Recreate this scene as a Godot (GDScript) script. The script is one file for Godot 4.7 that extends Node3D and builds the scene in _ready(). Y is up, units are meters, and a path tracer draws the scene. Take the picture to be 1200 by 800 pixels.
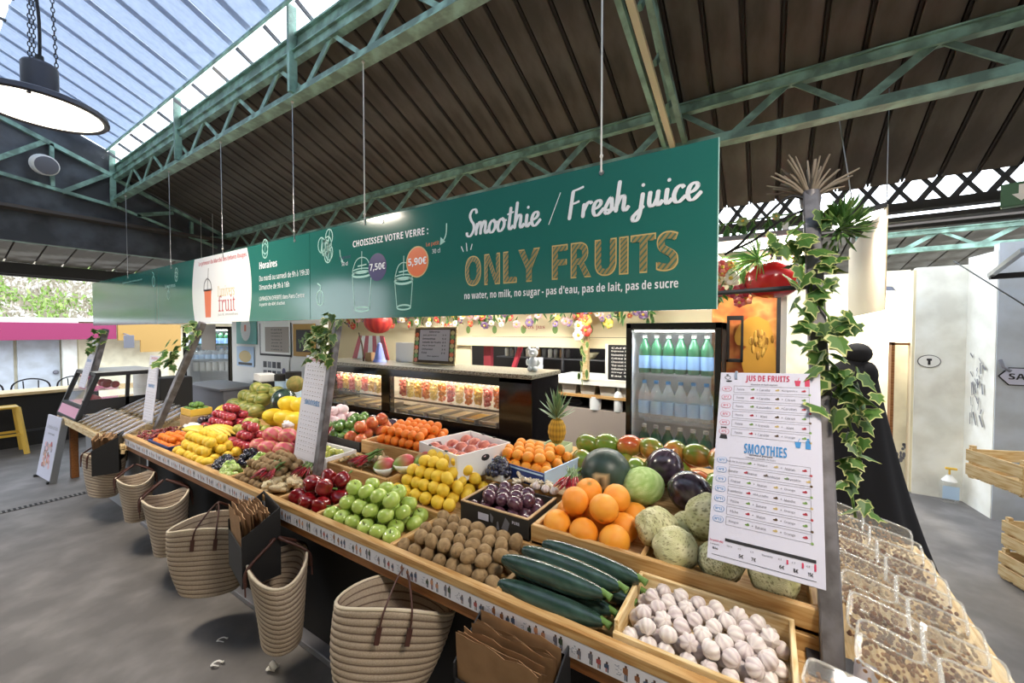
extends Node3D
# A covered-market juice and fruit stall. Layout is written in units of 1/S metre; everything is brought to metres at the end of _ready().
const S := 1.28
var M := {}
var used := {}
var rng := RandomNumberGenerator.new()
var fonts := {}
const NTH := ["first", "second", "third", "fourth", "fifth", "sixth", "seventh", "eighth", "ninth", "tenth", "eleventh", "twelfth"]


func Q(x: float, y: float, z: float) -> Vector3:  # the shops across the passage, set farther out
	return P(x * 1.227, 1.6 + (y - 1.6) * 1.227, z * 1.227)


class MB:
	var v := PackedVector3Array()
	var n := PackedVector3Array()
	var uv := PackedVector2Array()
	var c := PackedColorArray()
	var ix := PackedInt32Array()
	var col := Color.WHITE

	func pt(p: Vector3, nn: Vector3, u := Vector2.ZERO) -> int:
		v.append(p); n.append(nn); uv.append(u); c.append(col)
		return v.size() - 1

	func quad(a: Vector3, b: Vector3, d: Vector3, e: Vector3) -> MB:  # counter-clockwise seen from outside
		var nn := (b - a).cross(e - a)
		if nn.length_squared() < 1e-16:
			nn = (d - b).cross(e - b)
		nn = nn.normalized()
		var i := pt(a, nn, Vector2(0, 1)); pt(b, nn, Vector2(1, 1)); pt(d, nn, Vector2(1, 0)); pt(e, nn, Vector2(0, 0))
		ix.append_array(PackedInt32Array([i, i + 2, i + 1, i, i + 3, i + 2]))
		return self

	func tri(a: Vector3, b: Vector3, d: Vector3) -> MB:
		var nn := (b - a).cross(d - a).normalized()
		var i := pt(a, nn, Vector2(0, 1)); pt(b, nn, Vector2(1, 1)); pt(d, nn, Vector2(0.5, 0))
		ix.append_array(PackedInt32Array([i, i + 2, i + 1]))
		return self

	func oquad(a: Vector3, b: Vector3, d: Vector3, e: Vector3, ctr: Vector3) -> void:
		if (b - a).cross(e - a).dot((a + b + d + e) / 4.0 - ctr) < 0:
			quad(b, a, e, d)
		else:
			quad(a, b, d, e)

	func box(at: Vector3, size: Vector3, bs := Basis(), bev := 0.0) -> MB:
		var h := size / 2.0
		var k: float = minf(bev, minf(h.x, minf(h.y, h.z)) * 0.9)
		var p := func(s: Vector3, ax: int) -> Vector3:
			var q := Vector3(s.x * (h.x - (0.0 if ax == 0 else k)), s.y * (h.y - (0.0 if ax == 1 else k)), s.z * (h.z - (0.0 if ax == 2 else k)))
			return at + bs * q
		for ax in 3:
			for s in [-1.0, 1.0]:
				var u := Vector3(); var w := Vector3(); var o := Vector3()
				o[ax] = s; u[(ax + 1) % 3] = 1; w[(ax + 2) % 3] = 1
				var a: Vector3 = p.call(o - u - w, ax); var b: Vector3 = p.call(o + u - w, ax)
				var d: Vector3 = p.call(o + u + w, ax); var e: Vector3 = p.call(o - u + w, ax)
				if s > 0: quad(a, b, d, e)
				else: quad(b, a, e, d)
		if k > 0.0:
			for ax in 3:
				var b1 := (ax + 1) % 3; var b2 := (ax + 2) % 3
				for s1 in [-1.0, 1.0]:
					for s2 in [-1.0, 1.0]:
						var q0 := Vector3(); var q1 := Vector3()
						q0[ax] = -1; q1[ax] = 1; q0[b1] = s1; q1[b1] = s1; q0[b2] = s2; q1[b2] = s2
						oquad(p.call(q0, b1), p.call(q1, b1), p.call(q1, b2), p.call(q0, b2), at)
			for sx in [-1.0, 1.0]:
				for sy in [-1.0, 1.0]:
					for sz in [-1.0, 1.0]:
						var q := Vector3(sx, sy, sz)
						var a: Vector3 = p.call(q, 0); var b: Vector3 = p.call(q, 1); var d: Vector3 = p.call(q, 2)
						if (b - a).cross(d - a).dot(a - at) < 0: tri(b, a, d)
						else: tri(a, b, d)
		return self

	func bb(a: Vector3, b: Vector3, bev := 0.0) -> MB:  # box between two corners
		return box((a + b) / 2.0, (a - b).abs(), Basis(), bev)

	func bar(a: Vector3, b: Vector3, w: float, h: float, up := Vector3.UP, bev := 0.0) -> MB:
		var z := (b - a).normalized()
		if absf(z.dot(up)) > 0.98: up = Vector3.RIGHT
		var x := up.cross(z).normalized()
		return box((a + b) / 2.0, Vector3(w, h, a.distance_to(b)), Basis(x, z.cross(x), z), bev)

	func tube(pts: Array, r, segs := 8, cap := true, flat := 1.0) -> MB:
		var m := pts.size(); var first := v.size()
		var up := Vector3.UP
		var t0: Vector3 = (pts[1] - pts[0]).normalized()
		if absf(t0.dot(up)) > 0.9: up = Vector3.RIGHT
		var x := up.cross(t0).normalized()
		for i in m:
			var t: Vector3 = (pts[mini(i + 1, m - 1)] - pts[maxi(i - 1, 0)]).normalized()
			x = (x - t * x.dot(t)).normalized()
			var y := t.cross(x)
			var rr: float = r[i] if r is Array else r
			for k in segs:
				var a := TAU * k / segs
				pt(pts[i] + (x * cos(a) + y * sin(a) * flat) * rr, (x * cos(a) + y * sin(a)), Vector2(float(k) / segs, float(i) / (m - 1)))
		for i in m - 1:
			for k in segs:
				var a := first + i * segs + k; var b := first + i * segs + (k + 1) % segs
				ix.append_array(PackedInt32Array([a, b + segs, b, a, a + segs, b + segs]))
		if cap:
			for e in [0, m - 1]:
				var t: Vector3 = (pts[1] - pts[0]).normalized() * -1.0 if e == 0 else (pts[m - 1] - pts[m - 2]).normalized()
				var o := pt(pts[e], t)
				var f0 := v.size()
				for k in segs: pt(v[first + e * segs + k], t)
				for k in segs:
					if e == 0: ix.append_array(PackedInt32Array([o, f0 + k, f0 + (k + 1) % segs]))
					else: ix.append_array(PackedInt32Array([o, f0 + (k + 1) % segs, f0 + k]))
		return self

	func lathe(prof: Array, segs := 16, xf := Transform3D(), smooth := false) -> MB:
		var m := prof.size()
		for i in m - 1:
			var a: Vector2 = prof[i]; var b: Vector2 = prof[i + 1]
			var na := Vector2(b.y - a.y, a.x - b.x).normalized(); var nb := na
			if smooth:
				if i > 0: na = (na + Vector2(a.y - prof[i - 1].y, prof[i - 1].x - a.x).normalized()).normalized()
				if i < m - 2: nb = (nb + Vector2(prof[i + 2].y - b.y, b.x - prof[i + 2].x).normalized()).normalized()
			var f := v.size()
			for k in segs + 1:
				var g := TAU * k / segs
				var cs := cos(g); var sn := sin(g)
				pt(xf * Vector3(a.x * cs, a.y, a.x * sn), (xf.basis * Vector3(na.x * cs, na.y, na.x * sn)).normalized(), Vector2(float(k) / segs, 1.0 - float(i) / (m - 1)))
				pt(xf * Vector3(b.x * cs, b.y, b.x * sn), (xf.basis * Vector3(nb.x * cs, nb.y, nb.x * sn)).normalized(), Vector2(float(k) / segs, 1.0 - float(i + 1) / (m - 1)))
			for k in segs:
				var q := f + k * 2
				ix.append_array(PackedInt32Array([q, q + 2, q + 1, q + 1, q + 2, q + 3]))
		return self

	func blob(nu: int, nv: int, fn: Callable, cf = null) -> MB:  # fn(phi, t) -> point, t from 0 at the bottom to 1 at the top
		var f := v.size()
		for j in nv + 1:
			for i in nu:
				var phi := TAU * i / nu; var t := float(j) / nv
				var p: Vector3 = fn.call(phi, t)
				if cf != null: col = cf.call(phi, t, p)
				pt(p, Vector3.ZERO, Vector2(float(i) / nu, t))
		var f1 := ix.size()
		for j in nv:
			for i in nu:
				var a := f + j * nu + i; var b := f + j * nu + (i + 1) % nu
				ix.append_array(PackedInt32Array([a, b, a + nu, b, b + nu, a + nu]))
		smooth_from(f, f1)
		return self

	func smooth_from(f: int, f1: int) -> void:
		var acc := {}
		for q in range(f1, ix.size(), 3):
			var a := v[ix[q]]; var b := v[ix[q + 1]]; var d := v[ix[q + 2]]
			var nn := (d - a).cross(b - a)
			for k in 3:
				var key := v[ix[q + k]].snappedf(1e-5)
				acc[key] = acc.get(key, Vector3.ZERO) + nn
		for k in range(f, v.size()):
			n[k] = (acc.get(v[k].snappedf(1e-5), Vector3.UP) as Vector3).normalized()

	func ball(at: Vector3, r: float, nu := 8, nv := 6, sc := Vector3.ONE) -> MB:
		var f := v.size()
		for j in nv + 1:
			var th := PI * j / nv
			for i in nu:
				var d := Vector3(sin(th) * cos(TAU * i / nu), -cos(th), sin(th) * sin(TAU * i / nu))
				pt(at + d * sc * r, (d / sc).normalized(), Vector2(float(i) / nu, float(j) / nv))
		for j in nv:
			for i in nu:
				var a := f + j * nu + i; var b := f + j * nu + (i + 1) % nu
				ix.append_array(PackedInt32Array([a, b, a + nu, b, b + nu, a + nu]))
		return self

	func prism(poly: PackedVector2Array, depth: float, xf := Transform3D()) -> MB:  # polygon in xy, front at z = 0, back at z = -depth
		if Geometry2D.is_polygon_clockwise(poly):
			poly.reverse()
		var t := Geometry2D.triangulate_polygon(poly)
		for s in ([0, 1] if depth > 0 else [0]):
			var f := v.size()
			var nn := (xf.basis * Vector3(0, 0, 1 if s == 0 else -1)).normalized()
			for p in poly: pt(xf * Vector3(p.x, p.y, -depth * s), nn, Vector2(p.x, -p.y))
			for k in range(0, t.size(), 3):
				var a := t[k]; var b := t[k + 1]; var d := t[k + 2]
				if (poly[b] - poly[a]).cross(poly[d] - poly[a]) < 0:
					var sw := b; b = d; d = sw
				if s == 0: ix.append_array(PackedInt32Array([f + a, f + d, f + b]))
				else: ix.append_array(PackedInt32Array([f + a, f + b, f + d]))
		if depth > 0:
			for k in poly.size():
				var a := poly[k]; var b := poly[(k + 1) % poly.size()]
				quad(xf * Vector3(a.x, a.y, -depth), xf * Vector3(b.x, b.y, -depth), xf * Vector3(b.x, b.y, 0), xf * Vector3(a.x, a.y, 0))
		return self

	func ribbon(pts: Array, w, xf := Transform3D()) -> MB:  # flat stroke in the xy plane facing +z
		var m := pts.size(); var f := v.size()
		var nn := (xf.basis * Vector3(0, 0, 1)).normalized()
		for i in m:
			var t: Vector2 = (pts[mini(i + 1, m - 1)] - pts[maxi(i - 1, 0)]).normalized()
			var s: Vector2 = Vector2(-t.y, t.x) * (w[i] if w is Array else w) * 0.5
			var a: Vector2 = pts[i] + s; var b: Vector2 = pts[i] - s
			pt(xf * Vector3(a.x, a.y, 0), nn); pt(xf * Vector3(b.x, b.y, 0), nn)
		for i in m - 1:
			var q := f + i * 2
			ix.append_array(PackedInt32Array([q, q + 2, q + 1, q + 1, q + 2, q + 3]))
		return self

	func disc(at: Vector2, rx: float, ry: float, xf := Transform3D(), segs := 20) -> MB:
		var p := PackedVector2Array()
		for k in segs: p.append(at + Vector2(cos(TAU * k / segs) * rx, sin(TAU * k / segs) * ry))
		return prism(p, 0.0, xf)

	func mesh() -> ArrayMesh:
		var a := []
		a.resize(Mesh.ARRAY_MAX)
		a[Mesh.ARRAY_VERTEX] = v; a[Mesh.ARRAY_NORMAL] = n; a[Mesh.ARRAY_TEX_UV] = uv; a[Mesh.ARRAY_COLOR] = c; a[Mesh.ARRAY_INDEX] = ix
		var m := ArrayMesh.new()
		m.add_surface_from_arrays(Mesh.PRIMITIVE_TRIANGLES, a)
		return m


func P(x: float, y: float, z: float) -> Vector3:  # z counted as distance into the hall
	return Vector3(x, y, -z)


func numbered(nm: String) -> String:
	used[nm] = used.get(nm, -1) + 1
	return nm if used[nm] == 0 else "%s_%03d" % [nm, used[nm]]


func tag(o: Node, label: String, cat: String, group := "", kind := "") -> Node:
	o.set_meta("label", label); o.set_meta("category", cat)
	if group: o.set_meta("group", group)
	if kind: o.set_meta("kind", kind)
	return o


func thing(nm: String, label: String, cat: String, at := Vector3.ZERO, group := "", bs := Basis(), kind := "") -> Node3D:
	var o := Node3D.new()
	o.name = numbered(nm)
	o.transform = Transform3D(bs, at)
	add_child(o)
	tag(o, label, cat, group, kind)
	return o


func part(parent: Node, nm: String, m, mat: Material, xf := Transform3D()) -> MeshInstance3D:
	var o := MeshInstance3D.new()
	o.name = nm
	o.mesh = m.mesh() if m is MB else m
	o.material_override = mat
	o.transform = xf
	parent.add_child(o, true)
	return o


func solo(nm: String, label: String, cat: String, m, mat: Material, at := Vector3.ZERO, group := "", bs := Basis(), kind := "") -> MeshInstance3D:
	var o := MeshInstance3D.new()
	o.name = numbered(nm)
	o.mesh = m.mesh() if m is MB else m
	o.material_override = mat
	o.transform = Transform3D(bs, at)
	add_child(o)
	tag(o, label, cat, group, kind)
	return o


func struct(nm: String, label: String, cat: String, m, mat: Material) -> MeshInstance3D:
	return solo(nm, label, cat, m, mat, Vector3.ZERO, "", Basis(), "structure")


func yaw(deg: float) -> Basis:
	return Basis(Vector3.UP, deg_to_rad(deg))


func rot(x: float, y: float, z: float) -> Basis:
	return Basis.from_euler(Vector3(deg_to_rad(x), deg_to_rad(y), deg_to_rad(z)))


func hexc(h: String) -> Color:
	return Color.html(h)


func lin(h: String) -> Color:
	return Color.html(h).srgb_to_linear()


func noise(sd: int, freq: float, octaves := 4) -> FastNoiseLite:
	var f := FastNoiseLite.new()
	f.seed = sd; f.frequency = freq; f.fractal_octaves = octaves
	f.noise_type = FastNoiseLite.TYPE_SIMPLEX_SMOOTH
	return f


func ntex(sd: int, freq: float, stops: Array, size := 256, octaves := 4, kind := FastNoiseLite.TYPE_SIMPLEX_SMOOTH) -> NoiseTexture2D:
	var t := NoiseTexture2D.new()
	t.width = size; t.height = size; t.seamless = true
	t.noise = noise(sd, freq, octaves)
	t.noise.noise_type = kind
	var g := Gradient.new()
	g.offsets = PackedFloat32Array(stops.map(func(s): return s[0]))
	g.colors = PackedColorArray(stops.map(func(s): return hexc(s[1])))
	t.color_ramp = g
	return t


func mat(nm: String, h: String, rough := 0.6, metal := 0.0, tex: Texture2D = null, scale := Vector3.ONE) -> StandardMaterial3D:
	var m := StandardMaterial3D.new()
	m.resource_name = nm
	m.albedo_color = hexc(h); m.roughness = rough; m.metallic = metal
	if tex:
		m.albedo_texture = tex
		m.uv1_triplanar = true
		m.uv1_scale = scale
	M[nm] = m
	return m


func vmat(nm: String, rough := 0.5, coat := 0.0) -> StandardMaterial3D:  # colour from the mesh's own vertex colours
	var m := mat(nm, "ffffff", rough)
	m.vertex_color_use_as_albedo = true
	if coat > 0:
		m.clearcoat_enabled = true; m.clearcoat = coat; m.clearcoat_roughness = 0.15
	return m


func bumpy(m: StandardMaterial3D, tex: Texture2D, cm: float) -> StandardMaterial3D:
	m.heightmap_enabled = true; m.heightmap_texture = tex; m.heightmap_scale = cm
	return m


func glass(nm: String, h: String, alpha: float, rough := 0.03) -> StandardMaterial3D:
	var m := mat(nm, h, rough)
	m.transparency = BaseMaterial3D.TRANSPARENCY_ALPHA
	m.albedo_color.a = alpha
	return m


func glow(nm: String, h: String, energy: float) -> StandardMaterial3D:
	var m := mat(nm, h, 0.6)
	m.emission_enabled = true; m.emission = hexc(h); m.emission_energy_multiplier = energy
	return m


func font(fam := "Droid Sans", weight := 400, slant := 0.0) -> Font:
	var key := "%s%d%.2f" % [fam, weight, slant]
	if not fonts.has(key):
		var f := SystemFont.new()
		f.font_names = [fam]; f.font_weight = weight
		fonts[key] = f
	return fonts[key]


func txt(parent: Node, s: String, at: Vector3, bs: Basis, w: float, h: float, m: Material, f: Font = null, left := false, step := 3.0) -> MeshInstance3D:
	var t := TextMesh.new()
	t.text = s; t.font = f if f else font("Droid Sans", 700)
	t.font_size = 48; t.pixel_size = 0.01; t.depth = 0.0; t.curve_step = step
	var bx := t.get_aabb()
	var ky: float = h / bx.size.y if h > 0 else w / bx.size.x
	var kx: float = w / bx.size.x if w > 0 else ky
	var o := MeshInstance3D.new()
	o.name = "lettering"
	o.mesh = t
	o.material_override = m
	var c := bx.get_center()
	if left: c.x = bx.position.x
	var b := bs * Basis.from_scale(Vector3(kx, ky, 1))
	o.transform = Transform3D(b, at - b * Vector3(c.x, c.y, 0))
	parent.add_child(o, true)
	return o


func curve(pts: Array, per := 5) -> Array:  # Catmull-Rom through the points
	var out := []
	for i in pts.size() - 1:
		var a = pts[maxi(i - 1, 0)]; var b = pts[i]; var d = pts[i + 1]; var e = pts[mini(i + 2, pts.size() - 1)]
		for k in per:
			var t := float(k) / per
			out.append(0.5 * ((2.0 * b) + (d - a) * t + (2.0 * a - 5.0 * b + 4.0 * d - e) * t * t + (3.0 * b - a - 3.0 * d + e) * t * t * t))
	out.append(pts[-1])
	return out


func lamp_area(at: Vector3, sx: float, sz: float, energy: float, h: String, bs := Basis(Vector3.RIGHT, -PI / 2)) -> void:
	var l := AreaLight3D.new()
	l.name = numbered("lamp_light")
	l.transform = Transform3D(bs, at * S)
	l.area_size = Vector2(sx, sz) * S
	l.light_energy = energy
	l.light_color = hexc(h)
	l.shadow_enabled = true
	l.set("area_range", 40.0)
	add_child(l)


func materials() -> void:
	var grain := ntex(3, 0.02, [[0.2, "d8bc94"], [0.5, "f2e6d0"], [0.8, "fffaf0"]], 256, 5)
	var speck := ntex(5, 0.05, [[0.2, "9a9a9a"], [0.5, "d8d8d8"], [0.8, "ffffff"]], 256, 5)
	var mild := ntex(77, 0.01, [[0.25, "eae8e4"], [0.5, "f6f5f2"], [0.75, "ffffff"]], 512, 6)
	var dirt := ntex(8, 0.006, [[0.3, "b8b4b0"], [0.5, "dcdad6"], [0.75, "ffffff"]], 512, 6)
	var conc := ntex(11, 0.008, [[0.25, "c8c6c4"], [0.45, "d8d6d4"], [0.6, "e2e0de"], [0.8, "f4f2f0"]], 1024, 7)
	var pebble := ntex(21, 0.12, [[0.2, "000000"], [0.8, "ffffff"]], 256, 3)
	var pore := ntex(22, 0.25, [[0.2, "000000"], [0.8, "ffffff"]], 256, 2)
	mat("floor", "848180", 0.62, 0.0, conc, Vector3(0.33, 0.33, 0.33))
	bumpy(M.floor, dirt, 0.3)
	mat("wood_x", "c9a878", 0.6, 0.0, grain, Vector3(0.7, 9, 9))
	mat("wood_z", "c9a878", 0.6, 0.0, grain, Vector3(9, 9, 0.7))
	mat("wood_pale", "ecdcb8", 0.65, 0.0, grain, Vector3(1.0, 9, 9))
	mat("wood_pale_z", "ecdcb8", 0.65, 0.0, grain, Vector3(9, 9, 1.0))
	mat("wood_brown", "9c6b3f", 0.6, 0.0, grain, Vector3(0.7, 9, 9))
	mat("plywood", "c9b48c", 0.7, 0.0, grain, Vector3(1, 6, 6))
	mat("roof_board", "6a625a", 0.75, 0.0, dirt, Vector3(1.3, 1.3, 0.5))
	mat("roof_seam", "2e2620", 0.8)
	mat("deck", "5a524c", 0.9)
	mat("green_paint", "a3cbbb", 0.45, 0.0, dirt, Vector3(1.5, 1.5, 1.5))
	mat("gable_grey", "62656b", 0.7, 0.0, dirt, Vector3(0.6, 0.6, 0.6))
	mat("annex_ceiling", "b5b4b2", 0.8, 0.0, dirt, Vector3(0.7, 0.7, 0.7))
	mat("dark_beam", "3c3b3b", 0.7)
	var sh := mat("sheet", "c2c9d4", 0.5, 0.0, ntex(14, 0.02, [[0.15, "e8eaec"], [0.5, "f6f7f8"], [0.85, "ffffff"]], 512, 5), Vector3(1.5, 1.5, 1.5))
	sh.backlight_enabled = true; sh.backlight = hexc("b9c2d0")
	glass("clear_glass", "f4f8fb", 0.06)
	glass("case_glass", "eef4f4", 0.05)
	glass("clear_plastic", "f2f4f2", 0.04, 0.06)
	glass("fogged_lid", "dcd8d0", 0.1, 0.1)
	glass("rim_plastic", "e4e6e2", 0.28, 0.1)
	mat("teal", "2a6c65", 0.13)
	M.teal.metallic_specular = 0.5
	mat("print_white", "e8edf4", 0.4)
	mat("print_pale", "a8d8d0", 0.4)
	mat("print_red", "b23a48", 0.45)
	mat("print_navy", "2a2466", 0.35)
	mat("print_orange", "e06a35", 0.35)
	mat("print_black", "26262a", 0.5)
	mat("print_grey", "73737a", 0.5)
	mat("print_blue", "3a86c4", 0.45)
	mat("print_paleblue", "b9d2ec", 0.5)
	mat("print_green", "7da05a", 0.5)
	mat("print_crimson", "c0395a", 0.45)
	mat("print_gold", "c9b277", 0.45)
	mat("board_white", "c9c9da", 0.5)
	mat("white_gloss", "eef0f3", 0.16)
	mat("white", "eeece6", 0.6)
	mat("cream", "ece0bd", 0.6)
	mat("white_plaster", "f4f3ea", 0.75, 0.0, mild, Vector3(0.5, 0.5, 0.5))
	mat("cream_plaster", "f2e9cc", 0.75, 0.0, mild, Vector3(0.5, 0.5, 0.5))
	mat("grey_plaster", "c6ccd4", 0.75, 0.0, mild, Vector3(0.5, 0.5, 0.5))
	mat("black_panel", "141316", 0.12)
	mat("black_matt", "17171a", 0.6)
	mat("black_cloth", "14141a", 0.9)
	mat("dark_metal", "3b3c42", 0.5, 0.3)
	mat("pole_grey", "807f86", 0.45, 0.35, dirt, Vector3(3, 3, 3))
	mat("steel", "b4b6b8", 0.3, 0.9)
	mat("lamp_grey", "474853", 0.45, 0.2)
	glow("lamp_glow", "fff6e0", 3.0)
	glow("tube_glow", "fffdf6", 4.0)
	glow("case_glow", "fff0d8", 1.5)
	mat("straw", "ffffff", 0.85, 0.0, ntex(31, 0.09, [[0.2, "c2bcb6"], [0.5, "e8e4e0"], [0.8, "ffffff"]], 256, 3), Vector3(6, 30, 6))
	M.straw.vertex_color_use_as_albedo = true
	mat("straw_rim", "d2c4ac", 0.85)
	mat("leather", "4a2a22", 0.55)
	mat("kraft", "b08a64", 0.85, 0.0, mild, Vector3(2, 2, 2))
	mat("kraft_dark", "9c7854", 0.85, 0.0, mild, Vector3(2, 2, 2))
	mat("carton_black", "2a2826", 0.6)
	mat("carton_white", "e9e9ea", 0.55)
	mat("carton_blue", "253a78", 0.5)
	mat("carton_tan", "b99a74", 0.8, 0.0, mild, Vector3(2, 2, 2))
	mat("magenta", "97325c", 0.7)
	mat("yellow_paint", "e8bd4a", 0.4)
	mat("ochre", "b8904e", 0.7)
	mat("pink", "d896b0", 0.6)
	mat("red_gloss", "b8202a", 0.15)
	mat("leaf_green", "557a38", 0.5)
	vmat("skin", 0.42, 0.0)
	vmat("skin_gloss", 0.22, 0.4)
	bumpy(vmat("skin_pored", 0.42), pore, 0.12)
	M.skin_pored.uv1_triplanar = true; M.skin_pored.uv1_scale = Vector3(9, 9, 9)
	bumpy(vmat("skin_rough", 0.85), pebble, 0.25)
	M.skin_rough.uv1_triplanar = true; M.skin_rough.uv1_scale = Vector3(8, 8, 8)
	var lf := vmat("leaf", 0.5)
	lf.backlight_enabled = true; lf.backlight = hexc("5f7040")
	vmat("painted", 0.6)
	mat("net_pink", "f2d6da", 0.7)
	mat("stem_brown", "5a4630", 0.8)
	mat("stem_green", "5f7f3c", 0.6)
	mat("glass_green", "1f5c3a", 0.16)
	glass("water_bottle", "dfe8ee", 0.25, 0.05)
	mat("label_blue", "8fb8e4", 0.5)
	mat("drain", "1a1a1c", 0.8)


func _ready() -> void:
	rng.seed = 4711
	var cam := Camera3D.new()
	cam.name = "camera"
	cam.position = Vector3(0, 1.6 * S, 0)
	cam.rotation = Vector3(deg_to_rad(-1.4657), deg_to_rad(32.605), 0)
	cam.fov = 80.92
	cam.near = 0.05; cam.far = 300.0
	add_child(cam)
	var we := WorldEnvironment.new()
	we.name = "surroundings"
	var e := Environment.new()
	e.background_mode = Environment.BG_SKY
	var sky := Sky.new()
	var pm := ProceduralSkyMaterial.new()
	pm.sky_top_color = hexc("dfeaf8"); pm.sky_horizon_color = hexc("f4f7fb")
	pm.ground_bottom_color = hexc("a8a8a6"); pm.ground_horizon_color = hexc("e0e2e4")
	pm.sky_energy_multiplier = 1.0
	sky.sky_material = pm
	e.sky = sky
	e.background_energy_multiplier = 4.2
	e.tonemap_mode = Environment.TONE_MAPPER_LINEAR
	e.tonemap_exposure = 1.25
	e.sdfgi_enabled = true; e.ssao_enabled = true; e.ssil_enabled = true
	we.environment = e
	add_child(we)
	materials()
	structure()
	lamps()
	stall()
	totems()
	banner()
	produce()
	counter_and_kiosk()
	left_end()
	right_end()
	for o in get_children():
		if o is Node3D and not (o is Light3D or o is Camera3D):
			o.transform = Transform3D(Basis.from_scale(Vector3.ONE * S), Vector3.ZERO) * o.transform


func truss_x(nm: String, label: String, x0: float, x1: float, z: float, yb: float, yt: float, pitch: float, start: float, m: Material, th := 0.05, cross := false, dw := 0.03) -> Node3D:
	var t := thing(nm, label, "roof truss", Vector3.ZERO, "", Basis(), "structure")
	part(t, "bottom_chord", MB.new().bar(P(x0, yb, z), P(x1, yb, z), th, th).bar(P(x0, yb - th * 0.55, z), P(x1, yb - th * 0.55, z), th * 1.7, th * 0.16), m)
	part(t, "top_chord", MB.new().bar(P(x0, yt, z), P(x1, yt, z), th, th).bar(P(x0, yt + th * 0.55, z), P(x1, yt + th * 0.55, z), th * 1.7, th * 0.16), m)
	var x := start
	while x > x0 + pitch: x -= pitch
	var up := MB.new().bar(P(0, yb, z), P(pitch / 2, yt, z), 0.012, dw * 1.5).mesh()
	var dn := MB.new().bar(P(pitch / 2, yt, z), P(pitch, yb, z), 0.012, dw).mesh()
	var gus := MB.new().box(P(0, yb + 0.012, z), Vector3(0.11, 0.05, 0.022)).box(P(-0.03, yb + 0.014, z - 0.016), Vector3(0.014, 0.014, 0.012)).box(P(0.03, yb + 0.014, z - 0.016), Vector3(0.014, 0.014, 0.012)).mesh()
	while x < x1 - pitch:
		var xf := Transform3D(Basis(), Vector3(x, 0, 0))
		part(t, "diagonal", up, m, xf)
		part(t, "diagonal", dn, m, xf)
		if cross:
			part(t, "diagonal", up, m, Transform3D(Basis(), Vector3(x + pitch / 2, 0, 0)))
			part(t, "diagonal", dn, m, Transform3D(Basis(), Vector3(x - pitch / 2, 0, 0)))
		part(t, "gusset_plate", gus, m, xf)
		x += pitch
	return t


func sheet_mesh(w: float, a: Vector3, b: Vector3) -> ArrayMesh:  # ribbed translucent sheet from edge a to edge b, w wide along x
	var mb := MB.new()
	var up := Vector3(0, 1, 0)
	var x := 0.0
	var prof := [Vector2(0, 0)]
	while x < w - 0.01:
		prof.append(Vector2(x + w / 3.0 - 0.1, 0)); prof.append(Vector2(x + w / 3.0 - 0.075, 0.03)); prof.append(Vector2(x + w / 3.0 - 0.025, 0.03)); prof.append(Vector2(x + w / 3.0, 0))
		mb.quad(a + Vector3(x + w / 3.0 - 0.085, 0.012, 0), a + Vector3(x + w / 3.0 - 0.015, 0.012, 0), b + Vector3(x + w / 3.0 - 0.015, 0.012, 0), b + Vector3(x + w / 3.0 - 0.085, 0.012, 0))
		x += w / 3.0
	for i in prof.size() - 1:
		var p: Vector2 = prof[i]; var q: Vector2 = prof[i + 1]
		mb.quad(a + Vector3(p.x, p.y, 0), a + Vector3(q.x, q.y, 0), b + Vector3(q.x, q.y, 0), b + Vector3(p.x, p.y, 0))
	return mb.mesh()


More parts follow.
